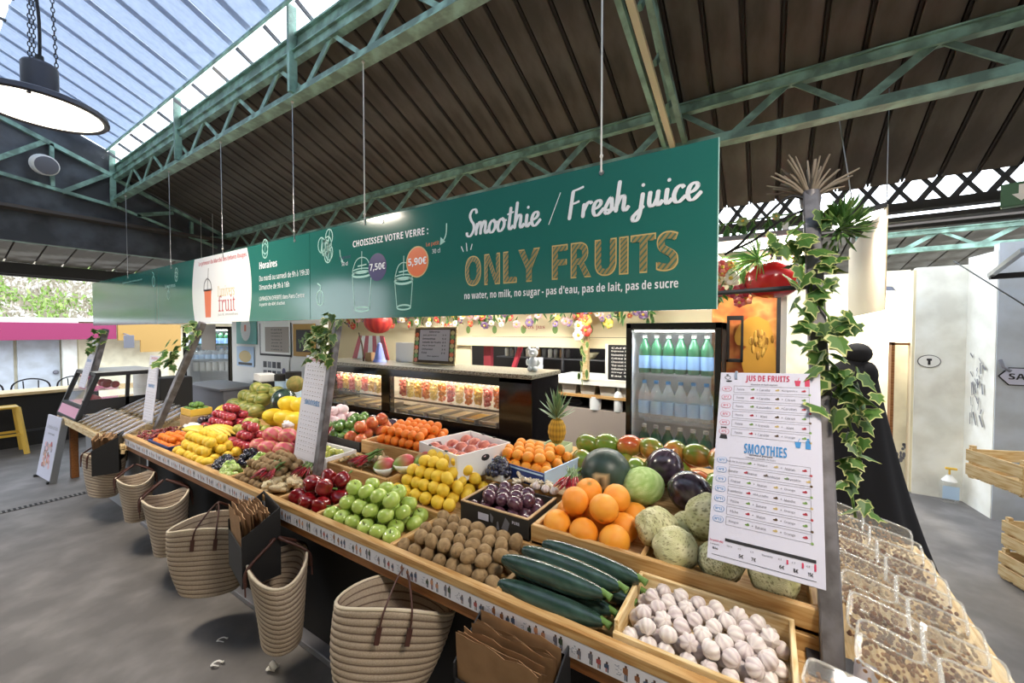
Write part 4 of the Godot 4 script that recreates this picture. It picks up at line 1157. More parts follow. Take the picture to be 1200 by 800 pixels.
	for q in [[-2.66, 2.2, 0.11, 7], [-2.729, 1.84, 0.055, 1], [-3.52, 2.27, 0.06, 2], [-6.05, 2.18, 0.06, 1], [-5.35, 2.2, 0.05, 2], [-5.6, 2.0, 0.05, 1]]:
		dr = MB.new()
		for j in q[3]:
			var el := []
			var off: Vector2 = Vector2(rng.randf_range(-1, 1), rng.randf_range(-1, 1)) * q[2] * (0.6 if q[3] > 1 else 0.0)
			var rr: float = q[2] * (0.5 if q[3] > 2 else 1.0)
			for k in 15: el.append(Vector2(q[0], q[1]) + off + Vector2(rr * 0.75 * cos(TAU * k / 14), rr * sin(TAU * k / 14)))
			dr.ribbon(el, 0.008, xf)
			dr.ribbon(curve([el[3], Vector2(q[0], q[1]) + off, el[10]], 4), 0.006, xf)
		part(b, "fruit_drawing", dr, M.print_pale)
		dr = MB.new()
		if q[3] == 1: dr.ribbon(curve([Vector2(q[0], q[1] + q[2]), Vector2(q[0] + 0.01, q[1] + q[2] + 0.03), Vector2(q[0] - 0.03, q[1] + q[2] + 0.05)], 4), 0.01, xf)
		if q[3] == 1: part(b, "stalk_drawing", dr, M.print_pale)
	part(b, "price_disc", MB.new().disc(Vector2(-2.1, 2.008), 0.088, 0.088, Transform3D(I, Vector3(0, 0, zt + 0.0004)), 32), M.print_navy)
	txt(b, "7,50€", Vector3(-2.1, 2.008, zt + 0.001), I, 0.15, 0.05, M.print_white, f, false, 2.0)
	part(b, "price_disc", MB.new().disc(Vector2(-1.745, 2.008), 0.092, 0.092, Transform3D(I, Vector3(0, 0, zt + 0.0004)), 32), M.print_gold)
	part(b, "price_disc", MB.new().disc(Vector2(-1.745, 2.008), 0.085, 0.085, Transform3D(I, Vector3(0, 0, zt + 0.0006)), 32), M.print_orange)
	txt(b, "5,90€", Vector3(-1.745, 2.008, zt + 0.0012), I, 0.15, 0.05, M.print_white, f, false, 2.0)
	# suspension wires
	var lab := ["white hanging wire nearest the near end of the banner", "white hanging wire above CHOISISSEZ VOTRE VERRE", "thin wire above the opening hours", "thin wire above the white logo field", "thin wire at the far end of the banner", "thin wire second from the far end of the banner"]
	var wires := [-0.62, -2.217, -3.05, -4.25, -6.95, -5.5]
	for k in 6:
		var wr := thing("hanging_wire", lab[k], "wire", Vector3.ZERO, "wires holding the banner")
		part(wr, "wire", MB.new().tube([P(wires[k], 2.29, 1.69), P(wires[k], 3.37, 1.69)], 0.0045 if k < 2 else 0.0035, 5), M.steel if k > 1 else M.white)
		part(wr, "knot", MB.new().ball(P(wires[k], 2.36, 1.69), 0.009, 6, 4).ball(P(wires[k], 3.33, 1.69), 0.011, 6, 4), M.white)


func dirv(phi: float, t: float) -> Vector3:
	var th := PI * t
	return Vector3(sin(th) * cos(phi), -cos(th), sin(th) * sin(phi))


func cmix(a: String, b: String, k: float) -> Color:
	return lin(a).lerp(lin(b), clampf(k, 0.0, 1.0))


func fruit(kind: String, r: float, sd: int) -> ArrayMesh:
	var nz := noise(sd * 17 + 3, 1.3, 3)
	var fine := noise(sd * 29 + 5, 5.0, 2)
	var tone := 0.5 + 0.5 * sin(sd * 2.4)
	var nu := 18; var nv := 12
	var shape: Callable
	var colour: Callable
	match kind:
		"garlic":
			nu = 28; nv = 14
			shape = func(phi: float, t: float) -> Vector3:
				var d := dirv(phi, t)
				var lobe := 1.0 - 0.2 * pow(absf(cos(phi * 3.5 + sd)), 4.0) * sin(PI * t)
				var y := d.y * 0.82 + (0.32 * pow(maxf(0.0, t - 0.72) / 0.28, 2.0))
				var s := 1.0 if t < 0.72 else lerpf(1.0, 0.55, (t - 0.72) / 0.28)
				return Vector3(d.x * lobe * s, y, d.z * lobe * s) * r
			colour = func(phi: float, t: float, p: Vector3) -> Color: return cmix("e2dad4", "a88e9c", 0.35 * pow(absf(cos(phi * 3.5 + sd)), 4.0) + 0.35 * maxf(0, nz.get_noise_3dv(p / r * 1.5)) + 0.25 * tone * tone).lerp(lin("b09a80"), 0.5 if t < 0.06 or t > 0.95 else 0.0)
		"apple":
			shape = func(phi: float, t: float) -> Vector3:
				var d := dirv(phi, t)
				var e := exp(-pow(Vector2(d.x, d.z).length() / 0.3, 2.0))
				return Vector3(d.x, d.y * 0.9 - signf(d.y) * 0.28 * e, d.z) * r * (1.0 - 0.06 * (1.0 - t) + 0.02 * sin(phi * 5.0) * (1.0 - t))
			colour = func(_phi: float, t: float, p: Vector3) -> Color: return cmix("92ae46", "bccf70", 0.5 + 0.8 * nz.get_noise_3dv(p / r)).lerp(lin("b88a48"), clampf(nz.get_noise_3dv(p / r * 0.5 + Vector3(9, 3, 1)) * 3.0 - 1.0, 0, 0.6) if sd == 3 else 0.0).lerp(lin("5f6a2a"), 0.7 if t > 0.97 else 0.0)
		"red_apple":
			shape = func(phi: float, t: float) -> Vector3:
				var d := dirv(phi, t)
				var e := exp(-pow(Vector2(d.x, d.z).length() / 0.3, 2.0))
				return Vector3(d.x, d.y * 0.9 - signf(d.y) * 0.28 * e, d.z) * r
			colour = func(_phi: float, _t: float, p: Vector3) -> Color: return cmix("8c2430", "c4505a", 0.45 + nz.get_noise_3dv(p / r * 1.4))
		"kiwi":
			shape = func(phi: float, t: float) -> Vector3:
				var d := dirv(phi, t)
				return Vector3(d.x * 0.92, d.y * 1.15, d.z * 0.88) * r * (1.0 + 0.03 * nz.get_noise_3dv(d * 1.2))
			colour = func(_phi: float, t: float, p: Vector3) -> Color: return cmix("7d6444", "a98d66", 0.45 + 0.7 * nz.get_noise_3dv(p / r) + 0.4 * fine.get_noise_3dv(p / r)).lerp(lin("4a3826"), 0.7 if t > 0.95 or t < 0.03 else 0.0)
		"pepper":
			nu = 26; nv = 14
			shape = func(phi: float, t: float) -> Vector3:
				var d := dirv(phi, t)
				var lobe := 1.0 + 0.16 * cos(phi * (3.0 + sd % 2) + sd) * sin(PI * t)
				var e := exp(-pow(Vector2(d.x, d.z).length() / 0.35, 2.0))
				return Vector3(d.x * lobe, d.y * 1.2 - signf(d.y) * 0.35 * e, d.z * lobe) * r * lerpf(0.8, 1.05, t)
			colour = func(_phi: float, t: float, p: Vector3) -> Color: return cmix("640c14", "961a20", 0.4 + 0.8 * nz.get_noise_3dv(p / r)).lerp(lin("4a6a2a"), 0.9 if t > 0.97 else 0.0)
		"citrus":
			shape = func(phi: float, t: float) -> Vector3:
				var d := dirv(phi, t)
				return Vector3(d.x, d.y * 0.95, d.z) * r * (1.0 + 0.015 * nz.get_noise_3dv(d * 1.5))
			colour = func(_phi: float, t: float, p: Vector3) -> Color: return cmix("e8871e", "f2a83c", 0.5 + 0.6 * nz.get_noise_3dv(p / r) + 0.3 * (tone - 0.5)).lerp(lin("6a6a2a"), 0.8 if t > 0.975 else 0.0)
		"tangerine":
			shape = func(phi: float, t: float) -> Vector3:
				var d := dirv(phi, t)
				return Vector3(d.x, d.y * 0.86, d.z) * r
			colour = func(_phi: float, t: float, p: Vector3) -> Color: return cmix("e2701a", "f08c2c", 0.5 + 0.6 * nz.get_noise_3dv(p / r)).lerp(lin("6a6a2a"), 0.8 if t > 0.975 else 0.0)
		"lemon":
			nu = 16; nv = 16
			shape = func(phi: float, t: float) -> Vector3:
				var d := dirv(phi, t)
				var rr := pow(sin(PI * t), 0.9)
				var y := d.y * 1.12
				if t > 0.9: y += (t - 0.9) * 1.6
				if t < 0.06: y -= (0.06 - t) * 1.2
				return Vector3(cos(phi) * rr, y, sin(phi) * rr) * r
			colour = func(_phi: float, t: float, p: Vector3) -> Color: return cmix("e0b422", "f0cf4a", 0.5 + 0.7 * nz.get_noise_3dv(p / r)).lerp(lin("8a7a2a"), 0.5 if t < 0.03 else 0.0)
		"soursop":
			nu = 72; nv = 54
			shape = func(phi: float, t: float) -> Vector3:
				var d := dirv(phi, t)
				var k := 1.0 + 0.1 * nz.get_noise_3dv(d * 0.9) + 0.02 * fine.get_noise_3dv(d * 1.8)
				return Vector3(d.x * 0.95, d.y * (1.0 + 0.15 * tone), d.z * 0.92) * r * k * (1.0 - 0.16 * maxf(0, d.y))
			colour = func(_phi: float, t: float, p: Vector3) -> Color:
				var q := fine.get_noise_3dv(p / r * 3.4)
				return cmix("aeae7c", "dcd8b2", 0.5 + 0.8 * nz.get_noise_3dv(p / r * 0.9)).lerp(lin("6a6440"), 0.8 if q > [0.22, 0.34, 0.42, 0.34][sd % 4] else 0.0)
		"cherimoya":
			nu = 30; nv = 22
			shape = func(phi: float, t: float) -> Vector3:
				var d := dirv(phi, t)
				return Vector3(d.x, d.y * 0.85, d.z) * r * (1.0 + 0.02 * fine.get_noise_3dv(d * 1.6))
			colour = func(_phi: float, _t: float, p: Vector3) -> Color: return cmix("8fb45c", "c8dc9c", 0.5 + 0.9 * fine.get_noise_3dv(p / r * 1.3))
		"watermelon":
			nu = 32; nv = 22
			shape = func(phi: float, t: float) -> Vector3: return dirv(phi, t) * Vector3(1, 0.93, 1) * r
			colour = func(phi: float, t: float, p: Vector3) -> Color:
				var c := cmix("22332c", "465a52", 0.35 + 0.9 * nz.get_noise_3dv(p / r) + 0.15 * sin(phi * 9.0))
				return c.lerp(lin("c8b48c"), 0.9 if Vector3(-0.2, -0.14, 0.96).normalized().dot(p.normalized()) > 0.925 + 0.02 * fine.get_noise_3dv(p / r) else 0.0).lerp(lin("4a3a28"), 0.9 if Vector3(-0.2, -0.14, 0.96).normalized().dot(p.normalized()) > 0.985 else 0.0)
		"avocado":
			nu = 26; nv = 18
			shape = func(phi: float, t: float) -> Vector3:
				var d := dirv(phi, t)
				return Vector3(d.x, d.y * 1.18, d.z) * r * (1.0 - 0.14 * maxf(0, d.y)) * (1.0 + 0.012 * fine.get_noise_3dv(d * 2.0))
			colour = func(_phi: float, _t: float, p: Vector3) -> Color: return cmix("2a2228", "5a4a5c", 0.35 + 0.9 * fine.get_noise_3dv(p / r * 1.4))
		"green_avocado":
			shape = func(phi: float, t: float) -> Vector3:
				var d := dirv(phi, t)
				return Vector3(d.x, d.y * 1.25, d.z) * r * (1.0 - 0.2 * maxf(0, d.y))
			colour = func(_phi: float, _t: float, p: Vector3) -> Color: return cmix("3f6a2c", "7a9a48", 0.4 + 0.8 * fine.get_noise_3dv(p / r))
		"mango":
			nu = 20; nv = 14
			var ax := Vector3(sin(sd * 1.7), 0.4 * cos(sd * 3.1), cos(sd * 2.3)).normalized()
			shape = func(phi: float, t: float) -> Vector3:
				var d := dirv(phi, t)
				return (Vector3(d.x * 0.95, d.y * 1.22, d.z * 0.85) + Vector3(0.12 * sin(PI * t), 0, 0)) * r
			colour = func(_phi: float, _t: float, p: Vector3) -> Color:
				var k: float = 0.5 + 0.9 * ax.dot(p.normalized()) * [0.15, 0.7, 0.9, 0.4][sd % 4] + 0.5 * nz.get_noise_3dv(p / r) - [0.45, 0.12, 0.0, 0.25][sd % 4]
				return cmix("6d8a34", "c0542e", k).lerp(lin("d89a4a"), clampf(0.5 - absf(k - 0.55) * 2.0, 0, 0.5))
		"passion":
			shape = func(phi: float, t: float) -> Vector3: return dirv(phi, t) * Vector3(0.93, 1.1, 0.93) * r
			colour = func(_phi: float, _t: float, p: Vector3) -> Color: return cmix("3a1f2c", "6e4a58", 0.3 + 0.8 * nz.get_noise_3dv(p / r) + 0.3 * (tone - 0.5))
		"peach":
			shape = func(phi: float, t: float) -> Vector3:
				var d := dirv(phi, t)
				return d * Vector3(1, 0.94, 1) * r * (1.0 - 0.05 * exp(-pow(sin(phi / 2.0) / 0.12, 2.0)))
			colour = func(_phi: float, _t: float, p: Vector3) -> Color: return cmix("d88a70", "a83c3a", 0.45 + 1.1 * nz.get_noise_3dv(p / r * 1.2))
		"pomegranate":
			shape = func(phi: float, t: float) -> Vector3:
				var d := dirv(phi, t)
				return Vector3(d.x, d.y * 0.9 + (0.45 * pow(maxf(0.0, t - 0.9) / 0.1, 1.0) if t > 0.9 else 0.0), d.z) * r * (1.0 + 0.03 * cos(phi * 6.0))
			colour = func(_phi: float, _t: float, p: Vector3) -> Color: return cmix("b8442c", "d88a52", 0.45 + nz.get_noise_3dv(p / r))
		"pear":
			shape = func(phi: float, t: float) -> Vector3:
				var d := dirv(phi, t)
				var k := 1.0 - 0.45 * smoothstep(0.45, 0.95, t)
				return Vector3(d.x * k, d.y * 1.2, d.z * k) * r
			colour = func(_phi: float, _t: float, p: Vector3) -> Color: return cmix("8a9a3c", "c4bd6a", 0.5 + 0.9 * nz.get_noise_3dv(p / r))
		"dragon":
			nu = 24; nv = 16
			shape = func(phi: float, t: float) -> Vector3:
				var d := dirv(phi, t)
				var sc := 1.0 + 0.14 * pow(absf(sin(phi * 3.0 + t * 9.0)), 6.0) * sin(PI * t)
				return Vector3(d.x * sc, d.y * 1.35, d.z * sc) * r
			colour = func(phi: float, t: float, p: Vector3) -> Color: return cmix("c0405c", "e88a8a", 0.4 + 0.8 * nz.get_noise_3dv(p / r)).lerp(lin("c8c070"), 0.7 if absf(sin(phi * 3.0 + t * 9.0)) > 0.97 else 0.0)
		"yellow_melon":
			nu = 24; nv = 18
			shape = func(phi: float, t: float) -> Vector3: return dirv(phi, t) * Vector3(0.9, 1.3, 0.9) * r * (1.0 + 0.02 * cos(phi * 9.0))
			colour = func(phi: float, t: float, p: Vector3) -> Color: return cmix("e6bf1a", "f6dc48", 0.5 + 0.7 * nz.get_noise_3dv(p / r) + 0.15 * cos(phi * 9.0))
		"green_melon":
			nu = 24; nv = 16
			shape = func(phi: float, t: float) -> Vector3: return dirv(phi, t) * Vector3(1, 1.1, 1) * r
			colour = func(phi: float, _t: float, p: Vector3) -> Color: return cmix("58752f", "b8ae62", 0.5 + 0.8 * nz.get_noise_3dv(p / r) + 0.3 * cos(phi * 10.0))
		"melon":
			nu = 24; nv = 16
			shape = func(phi: float, t: float) -> Vector3: return dirv(phi, t) * r
			colour = func(phi: float, _t: float, p: Vector3) -> Color: return cmix("a8905c", "6f7a3c", 0.4 + 0.5 * fine.get_noise_3dv(p / r) + 0.4 * pow(absf(cos(phi * 5.0)), 8.0))
		_:
			push_error(kind)
	return MB.new().blob(nu, nv, shape, colour).mesh()


func variants(kind: String, r: float, n := 4) -> Array:
	var a := []
	for k in n: a.append(fruit(kind, r, k + 1))
	return a


func rnd_basis() -> Basis:
	return Basis.from_euler(Vector3(rng.randf() * TAU, rng.randf() * TAU, rng.randf() * TAU))


func pile(nm: String, label: String, cat: String, group: String, x0: float, x1: float, z0: float, z1: float, y0: float, r: float, layers: int, ms: Array, m: Material, up := false, slope := 0.0, stem: Mesh = null) -> void:
	for k in layers:
		var i := k * r * 0.95
		var ax := x0 + r + i; var bx := x1 - r - i; var az := z0 + r + i * 0.9; var bz := z1 - r - i * 0.9
		if bx < ax or bz < az: continue
		var nx := int((bx - ax) / (1.96 * r) + 0.3); var nzz := int((bz - az) / (1.74 * r) + 0.3)
		var sx := (bx - ax) / maxf(nx, 1); var sz := (bz - az) / maxf(nzz, 1)
		if nx == 0: ax = (ax + bx) / 2
		if nzz == 0: az = (az + bz) / 2
		for j in nzz + 1:
			var odd := (j + k) % 2 == 1
			for q in nx + (0 if odd and nx > 0 else 1):
				var x := ax + (q + (0.5 if odd and nx > 0 else 0.0)) * sx + rng.randf_range(-0.16, 0.16) * r
				var z := az + j * sz + rng.randf_range(-0.16, 0.16) * r
				if k < layers - 1 and x > x0 + r * (3.6 + k) and x < x1 - r * (3.6 + k) and z > z0 + r * (3.6 + k) and z < z1 - r * (3.6 + k): continue
				var y := y0 + r * 0.97 + k * r * 1.5 + slope * (z - z0)
				var bs := rnd_basis() if not up else Basis.from_euler(Vector3(rng.randf_range(-0.5, 0.7), rng.randf() * TAU, rng.randf_range(-0.5, 0.5)))
				var o := solo(nm, label, cat, ms[rng.randi() % ms.size()], m, P(x, y, z), group, bs.scaled(Vector3.ONE * rng.randf_range(0.91, 0.99)))
				if stem: part(o, "stem", stem, M.stem_brown)


func crate(nm: String, label: String, cat: String, x0: float, x1: float, z0: float, z1: float, y0: float, h: float, th: float, m: Material, mz: Material, turn := 0.0, fh := -1.0) -> Node3D:
	var t := thing(nm, label, cat, P((x0 + x1) / 2, y0, (z0 + z1) / 2), "", yaw(turn))
	var w := (x1 - x0) / 2; var d := (z1 - z0) / 2
	if fh < 0: fh = h
	part(t, "base", MB.new().bb(Vector3(-w, 0, -d), Vector3(w, th * 0.6, d)), m)
	part(t, "front_wall", MB.new().bb(Vector3(-w, 0, d - th), Vector3(w, fh, d), th * 0.15), m)
	part(t, "back_wall", MB.new().bb(Vector3(-w, 0, -d), Vector3(w, h, -d + th), th * 0.15), m)
	part(t, "side_wall", MB.new().bb(Vector3(-w, 0, -d + th), Vector3(-w + th, h, d - th), th * 0.15), mz)
	part(t, "side_wall", MB.new().bb(Vector3(w - th, 0, -d + th), Vector3(w, h, d - th), th * 0.15), mz)
	return t


func root_piece(sd: int, s: float, h1: String, h2: String) -> ArrayMesh:  # a knobbly root: joined stubby fingers
	var g := RandomNumberGenerator.new(); g.seed = sd * 77 + 5
	var mb := MB.new()
	mb.col = cmix(h1, h2, g.randf())
	mb.tube(curve([Vector3(-s, 0, 0), Vector3(-s * 0.3, s * 0.12, s * 0.1), Vector3(s * 0.4, 0, -s * 0.1), Vector3(s, s * 0.1, 0)], 3), [0.2, 0.3, 0.36, 0.38, 0.36, 0.34, 0.3, 0.26, 0.24, 0.16].map(func(q): return q * s), 8)
	for k in 3:
		var x := g.randf_range(-0.6, 0.7) * s
		var d := Vector3(g.randf_range(-0.5, 0.5), g.randf_range(-0.2, 0.6), g.randf_range(-1, 1)).normalized() * s * 0.75
		mb.col = cmix(h1, h2, g.randf())
		mb.tube([Vector3(x, 0, 0), Vector3(x, 0, 0) + d * 0.5, Vector3(x, 0, 0) + d * 0.85, Vector3(x, 0, 0) + d], [0.3 * s, 0.28 * s, 0.24 * s, 0.1 * s], 7)
	return mb.mesh()


func roots(nm: String, label: String, cat: String, group: String, x0: float, x1: float, z0: float, z1: float, y0: float, y1: float, n: int, s: float, h1: String, h2: String) -> void:
	var ms := []
	for k in 4: ms.append(root_piece(k + n, s, h1, h2))
	for k in n:
		var f := float(k) / n
		solo(nm, label, cat, ms[k % 4], M.skin_rough, P(rng.randf_range(x0, x1), lerpf(y0, y1, f), rng.randf_range(z0, z1)), group, Basis.from_euler(Vector3(rng.randf_range(-0.4, 0.4), rng.randf() * TAU, rng.randf_range(-0.4, 0.4))))


func chili_bunch(label: String, at: Vector3, turn: float, n: int, l: float) -> void:
	var t := thing("chili_bunch", label, "chilies", at, "red chili bunches", yaw(turn))
	var red := MB.new(); var grn := MB.new()
	for k in n:
		var sx := rng.randf_range(-0.05, 0.05); var sy := rng.randf_range(0, 0.035)
		var e := Vector3(sx * 1.4, sy * 0.6, l * rng.randf_range(0.4, 0.75)); var b := Vector3(sx * 0.7, sy + 0.01, 0.0)
		red.col = lin(["8c1420", "a8202a", "6c1420"][k % 3])
		red.tube([b, b.lerp(e, 0.4) + Vector3(0, 0.004, 0), e], [0.0045, 0.005, 0.001], 6)
		grn.col = lin(["4f6f30", "6f8a48"][k % 2])
		grn.tube([b, Vector3(sx * 0.4, sy + 0.02, -l * 0.4), Vector3(sx * 0.9, sy + 0.03, -l * rng.randf_range(0.6, 0.9))], [0.004, 0.003, 0.003], 5)
	part(t, "peppers", red, M.skin_gloss)
	part(t, "stalks", grn, M.skin)


func grape_bunch(nm: String, label: String, at: Vector3, h1: String, h2: String, n: int, w: float, d: float, hgt: float, group: String) -> void:
	var t := thing(nm, label, "grapes", at, group, yaw(rng.randf_range(-20, 20)))
	var mb := MB.new()
	for k in n:
		var a := rng.randf() * TAU; var q := sqrt(rng.randf())
		mb.col = cmix(h1, h2, rng.randf())
		mb.ball(Vector3(cos(a) * q * w, 0.012 + hgt * (1.0 - q * q) * rng.randf_range(0.6, 1.0), sin(a) * q * d), rng.randf_range(0.0145, 0.0175), 8, 6)
	part(t, "berries", mb, M.skin_gloss)
	part(t, "stalk", MB.new().tube([Vector3(0, hgt * 0.6, 0), Vector3(0.02, hgt + 0.02, 0.01), Vector3(0.04, hgt + 0.03, 0)], 0.0025, 5), M.stem_green)


func banana_bunch(label: String, at: Vector3, turn: float, n: int) -> void:
	var t := thing("banana_bunch", label, "bananas", at, "banana bunches", yaw(turn))
	for k in n:
		var o := (k - (n - 1) / 2.0)
		var mb := MB.new()
		var f := noise(k + 60, 20.0, 2)
		mb.col = cmix("d8b43c", "e8cc6a", 0.5 + f.get_noise_1d(k * 3.0))
		mb.tube(curve([Vector3(o * 0.008, 0.07, -0.09), Vector3(o * 0.02, 0.065, -0.06), Vector3(o * 0.034, 0.055, 0), Vector3(o * 0.042, 0.03, 0.06), Vector3(o * 0.044, 0.005, 0.1)], 4), [0.006, 0.007, 0.009, 0.014, 0.017, 0.018, 0.0185, 0.019, 0.019, 0.0185, 0.018, 0.017, 0.015, 0.013, 0.011, 0.008, 0.005], 7)
		part(t, "banana", mb, M.skin)
	part(t, "crown", MB.new().ball(Vector3(0, 0.072, -0.095), 0.016, 8, 6), M.stem_brown)


func clamshell(nm: String, label: String, at: Vector3, bs: Basis, l: float, w: float, h: float, nut: int, group: String) -> void:
	var t := thing(nm, label, "nut box", at, group, bs)
	var pc := MB.new()
	var a := Vector3(l / 2, 0, w / 2)
	for s in [1.0, -1.0]:
		pc.quad(Vector3(-a.x * 0.92, 0, s * a.z * 0.9), Vector3(a.x * 0.92, 0, s * a.z * 0.9), Vector3(a.x, h, s * a.z), Vector3(-a.x, h, s * a.z))
		pc.quad(Vector3(s * a.x * 0.92, 0, -a.z * 0.9), Vector3(s * a.x * 0.92, 0, a.z * 0.9), Vector3(s * a.x, h, a.z), Vector3(s * a.x, h, -a.z))
	part(t, "tray", pc, M.clear_plastic)
	var ld := MB.new()
	var ra := Vector3(a.x * 0.88, h + 0.009, a.z * 0.85)
	ld.quad(Vector3(-ra.x, ra.y, ra.z), Vector3(ra.x, ra.y, ra.z), Vector3(ra.x, ra.y, -ra.z), Vector3(-ra.x, ra.y, -ra.z))
	for s in [1.0, -1.0]:
		ld.quad(Vector3(-a.x, h, s * a.z), Vector3(a.x, h, s * a.z), Vector3(ra.x, ra.y, s * ra.z), Vector3(-ra.x, ra.y, s * ra.z))
		ld.quad(Vector3(s * a.x, h, -a.z), Vector3(s * a.x, h, a.z), Vector3(s * ra.x, ra.y, ra.z), Vector3(s * ra.x, ra.y, -ra.z))
	part(t, "lid", ld, M.fogged_lid)
	var rg := []
	for k in 25:
		var g := TAU * k / 24
		rg.append(Vector3(signf(cos(g)) * pow(absf(cos(g)), 0.35) * a.x, h + 0.002, signf(sin(g)) * pow(absf(sin(g)), 0.35) * a.z))
	part(t, "rim", MB.new().tube(rg, 0.0035, 5, false), M.rim_plastic)
	var o := part(t, "nuts", NUTS[nut], M.skin_rough, Transform3D(Basis.from_scale(Vector3(l, h, w)), Vector3.ZERO))
	o.set_meta("kind", "stuff")


var NUTS := []


func nut_mix(h1: String, h2: String, sz: float) -> ArrayMesh:
	var mb := MB.new()
	for k in 130:
		mb.col = cmix(h1, h2, rng.randf())
		mb.ball(Vector3(rng.randf_range(-0.43, 0.43), rng.randf_range(0.12, 0.86), rng.randf_range(-0.4, 0.4)), sz * rng.randf_range(0.8, 1.2), 6, 4, Vector3(rng.randf_range(0.8, 1.3), 2.2, rng.randf_range(1.0, 2.0)))
	return mb.mesh()


func produce() -> void:
	var stem := MB.new().tube([Vector3(0, 0.022, 0), Vector3(0.002, 0.034, 0.001), Vector3(0.006, 0.042, 0.002)], 0.0015, 4).mesh()
	# --- front row
	var gc := crate("garlic_crate", "pale thin-walled wooden crate full of garlic", "crate", -0.348, 0.072, 1.056, 1.338, 0.726, 0.078, 0.012, M.wood_pale, M.wood_pale_z, 0.0, 0.05)
	pile("garlic_bulb", "white and lilac garlic bulb in the pale wooden crate", "garlic", "garlic bulbs in the crate", -0.335, 0.06, 1.06, 1.325, 0.735, 0.0242, 2, variants("garlic", 0.0255, 5), M.skin)
	# cucumbers, wrapped and glossy
	var cuk := MB.new()
	var cq := []
	var cr := []
	var rr := noise(9, 3.0, 2)
	for k in 21:
		var f := k / 20.0
		cq.append(Vector3(lerpf(-0.175, 0.175, f), 0.006 * sin(f * 4.0), 0.012 * sin(f * PI)))
		cr.append(0.035 * pow(sin(PI * clampf(f * 0.98 + 0.01, 0.0, 1.0)), 0.28) * (1.0 + 0.04 * rr.get_noise_1d(k * 0.6)))
	cuk.tube(cq, cr, 14)
	var nn := noise(4, 14.0, 3)
	for k in cuk.v.size(): cuk.c[k] = cmix("1c2f29", "40584e", 0.35 + 0.8 * nn.get_noise_3dv(cuk.v[k] * Vector3(0.5, 3, 3)))
	var cm := cuk.mesh()
	var cend := MB.new().tube([Vector3(0.168, 0.0, 0), Vector3(0.183, 0.001, 0.001), Vector3(0.198, -0.004, 0.004)], [0.014, 0.009, 0.012], 7).mesh()
	var cpos := [[-0.565, 0.761, 1.09, 3, "dark green wrapped cucumber lying lowest against the front lip"], [-0.56, 0.761, 1.162, -2, "wrapped cucumber in the bottom layer, second from the front lip"], [-0.53, 0.761, 1.234, 2, "wrapped cucumber in the bottom layer under the pile"], [-0.51, 0.761, 1.304, -1, "wrapped cucumber at the back of the bottom layer"],
		[-0.575, 0.822, 1.125, 2, "wrapped cucumber on top of the pile, front one"], [-0.545, 0.822, 1.198, -2, "wrapped cucumber on top of the pile, middle one"], [-0.505, 0.822, 1.27, -3, "wrapped cucumber on top of the pile, rear one"]]
	for q in cpos:
		var o := solo("cucumber", q[4], "cucumber", cm, M.skin_gloss, P(q[0], q[1], q[2]), "cucumbers", yaw(q[3]))
		part(o, "stalk_end", cend, M.stem_green)
	pile("kiwi", "fuzzy brown kiwi in the compartment next to the cucumbers", "kiwi", "kiwis in the front compartment", -1.225, -0.74, 1.055, 1.335, 0.724, 0.0292, 2, variants("kiwi", 0.03), M.skin_rough)
	pile("green_apple", "shiny green apple in the compartment between kiwis and red peppers", "apple", "green apples in the front compartment", -1.722, -1.248, 1.055, 1.335, 0.724, 0.0375, 3, variants("apple", 0.0395), M.skin_gloss, true, 0.0, stem)
	var ps := MB.new().tube([Vector3(0, 0.035, 0), Vector3(0.003, 0.055, 0), Vector3(0.01, 0.066, 0.003)], [0.007, 0.005, 0.006], 6).mesh()
	var pv := variants("pepper", 0.042, 4)
	var pk := 0
	for q in [[-1.99, 0.765, 1.10], [-1.895, 0.765, 1.095], [-1.80, 0.765, 1.105], [-1.985, 0.765, 1.19], [-1.89, 0.765, 1.19], [-1.795, 0.765, 1.2], [-1.98, 0.765, 1.28], [-1.885, 0.77, 1.285], [-1.79, 0.77, 1.285], [-1.94, 0.83, 1.145], [-1.845, 0.83, 1.15], [-1.935, 0.835, 1.24], [-1.84, 0.835, 1.245]]:
		var o := solo("red_pepper", "glossy dark red bell pepper in the compartment beside the green apples", "pepper", pv[pk % 4], M.skin_gloss, P(q[0], q[1], q[2]), "red peppers", Basis.from_euler(Vector3(rng.randf_range(0.9, 1.9), rng.randf() * TAU, 0)))
		part(o, "stalk", ps, M.stem_green)
		pk += 1
	roots("ginger_root", "knobbly beige ginger root in the front compartment beside the red peppers", "ginger", "ginger in the front compartment", -2.27, -2.11, 1.08, 1.22, 0.745, 0.79, 14, 0.045, "c4ae86", "e2d2ae")
	chili_bunch("bunch of dark red chilies lying behind the small kiwis", P(-2.31, 0.80, 1.13), 20, 18, 0.1)
	chili_bunch("bunch of dark red chilies beside the leaning price list", P(-2.17, 0.80, 1.26), 35, 16, 0.1)
	pile("small_kiwi", "grey-brown kiwi in the compartment beside the grapes", "kiwi", "kiwis beside the grapes", -2.59, -2.24, 1.06, 1.34, 0.724, 0.0255, 3, variants("kiwi", 0.026), M.skin_rough, false, 0.16)
	# grapes in paper trays
	var gt := crate("grape_tray", "shallow paper tray of black and green grapes", "tray", -2.98, -2.62, 1.06, 1.34, 0.726, 0.03, 0.008, M.carton_tan, M.carton_tan)
	grape_bunch("black_grapes", "black grape bunch at the front corner beside the lemons", P(-2.87, 0.735, 1.13), "141420", "2c2c40", 80, 0.07, 0.06, 0.07, "grapes in the paper trays")
	grape_bunch("green_grapes", "green grape bunch at the front of the tray", P(-2.72, 0.735, 1.1), "8fae4a", "c4d68a", 80, 0.07, 0.05, 0.065, "grapes in the paper trays")
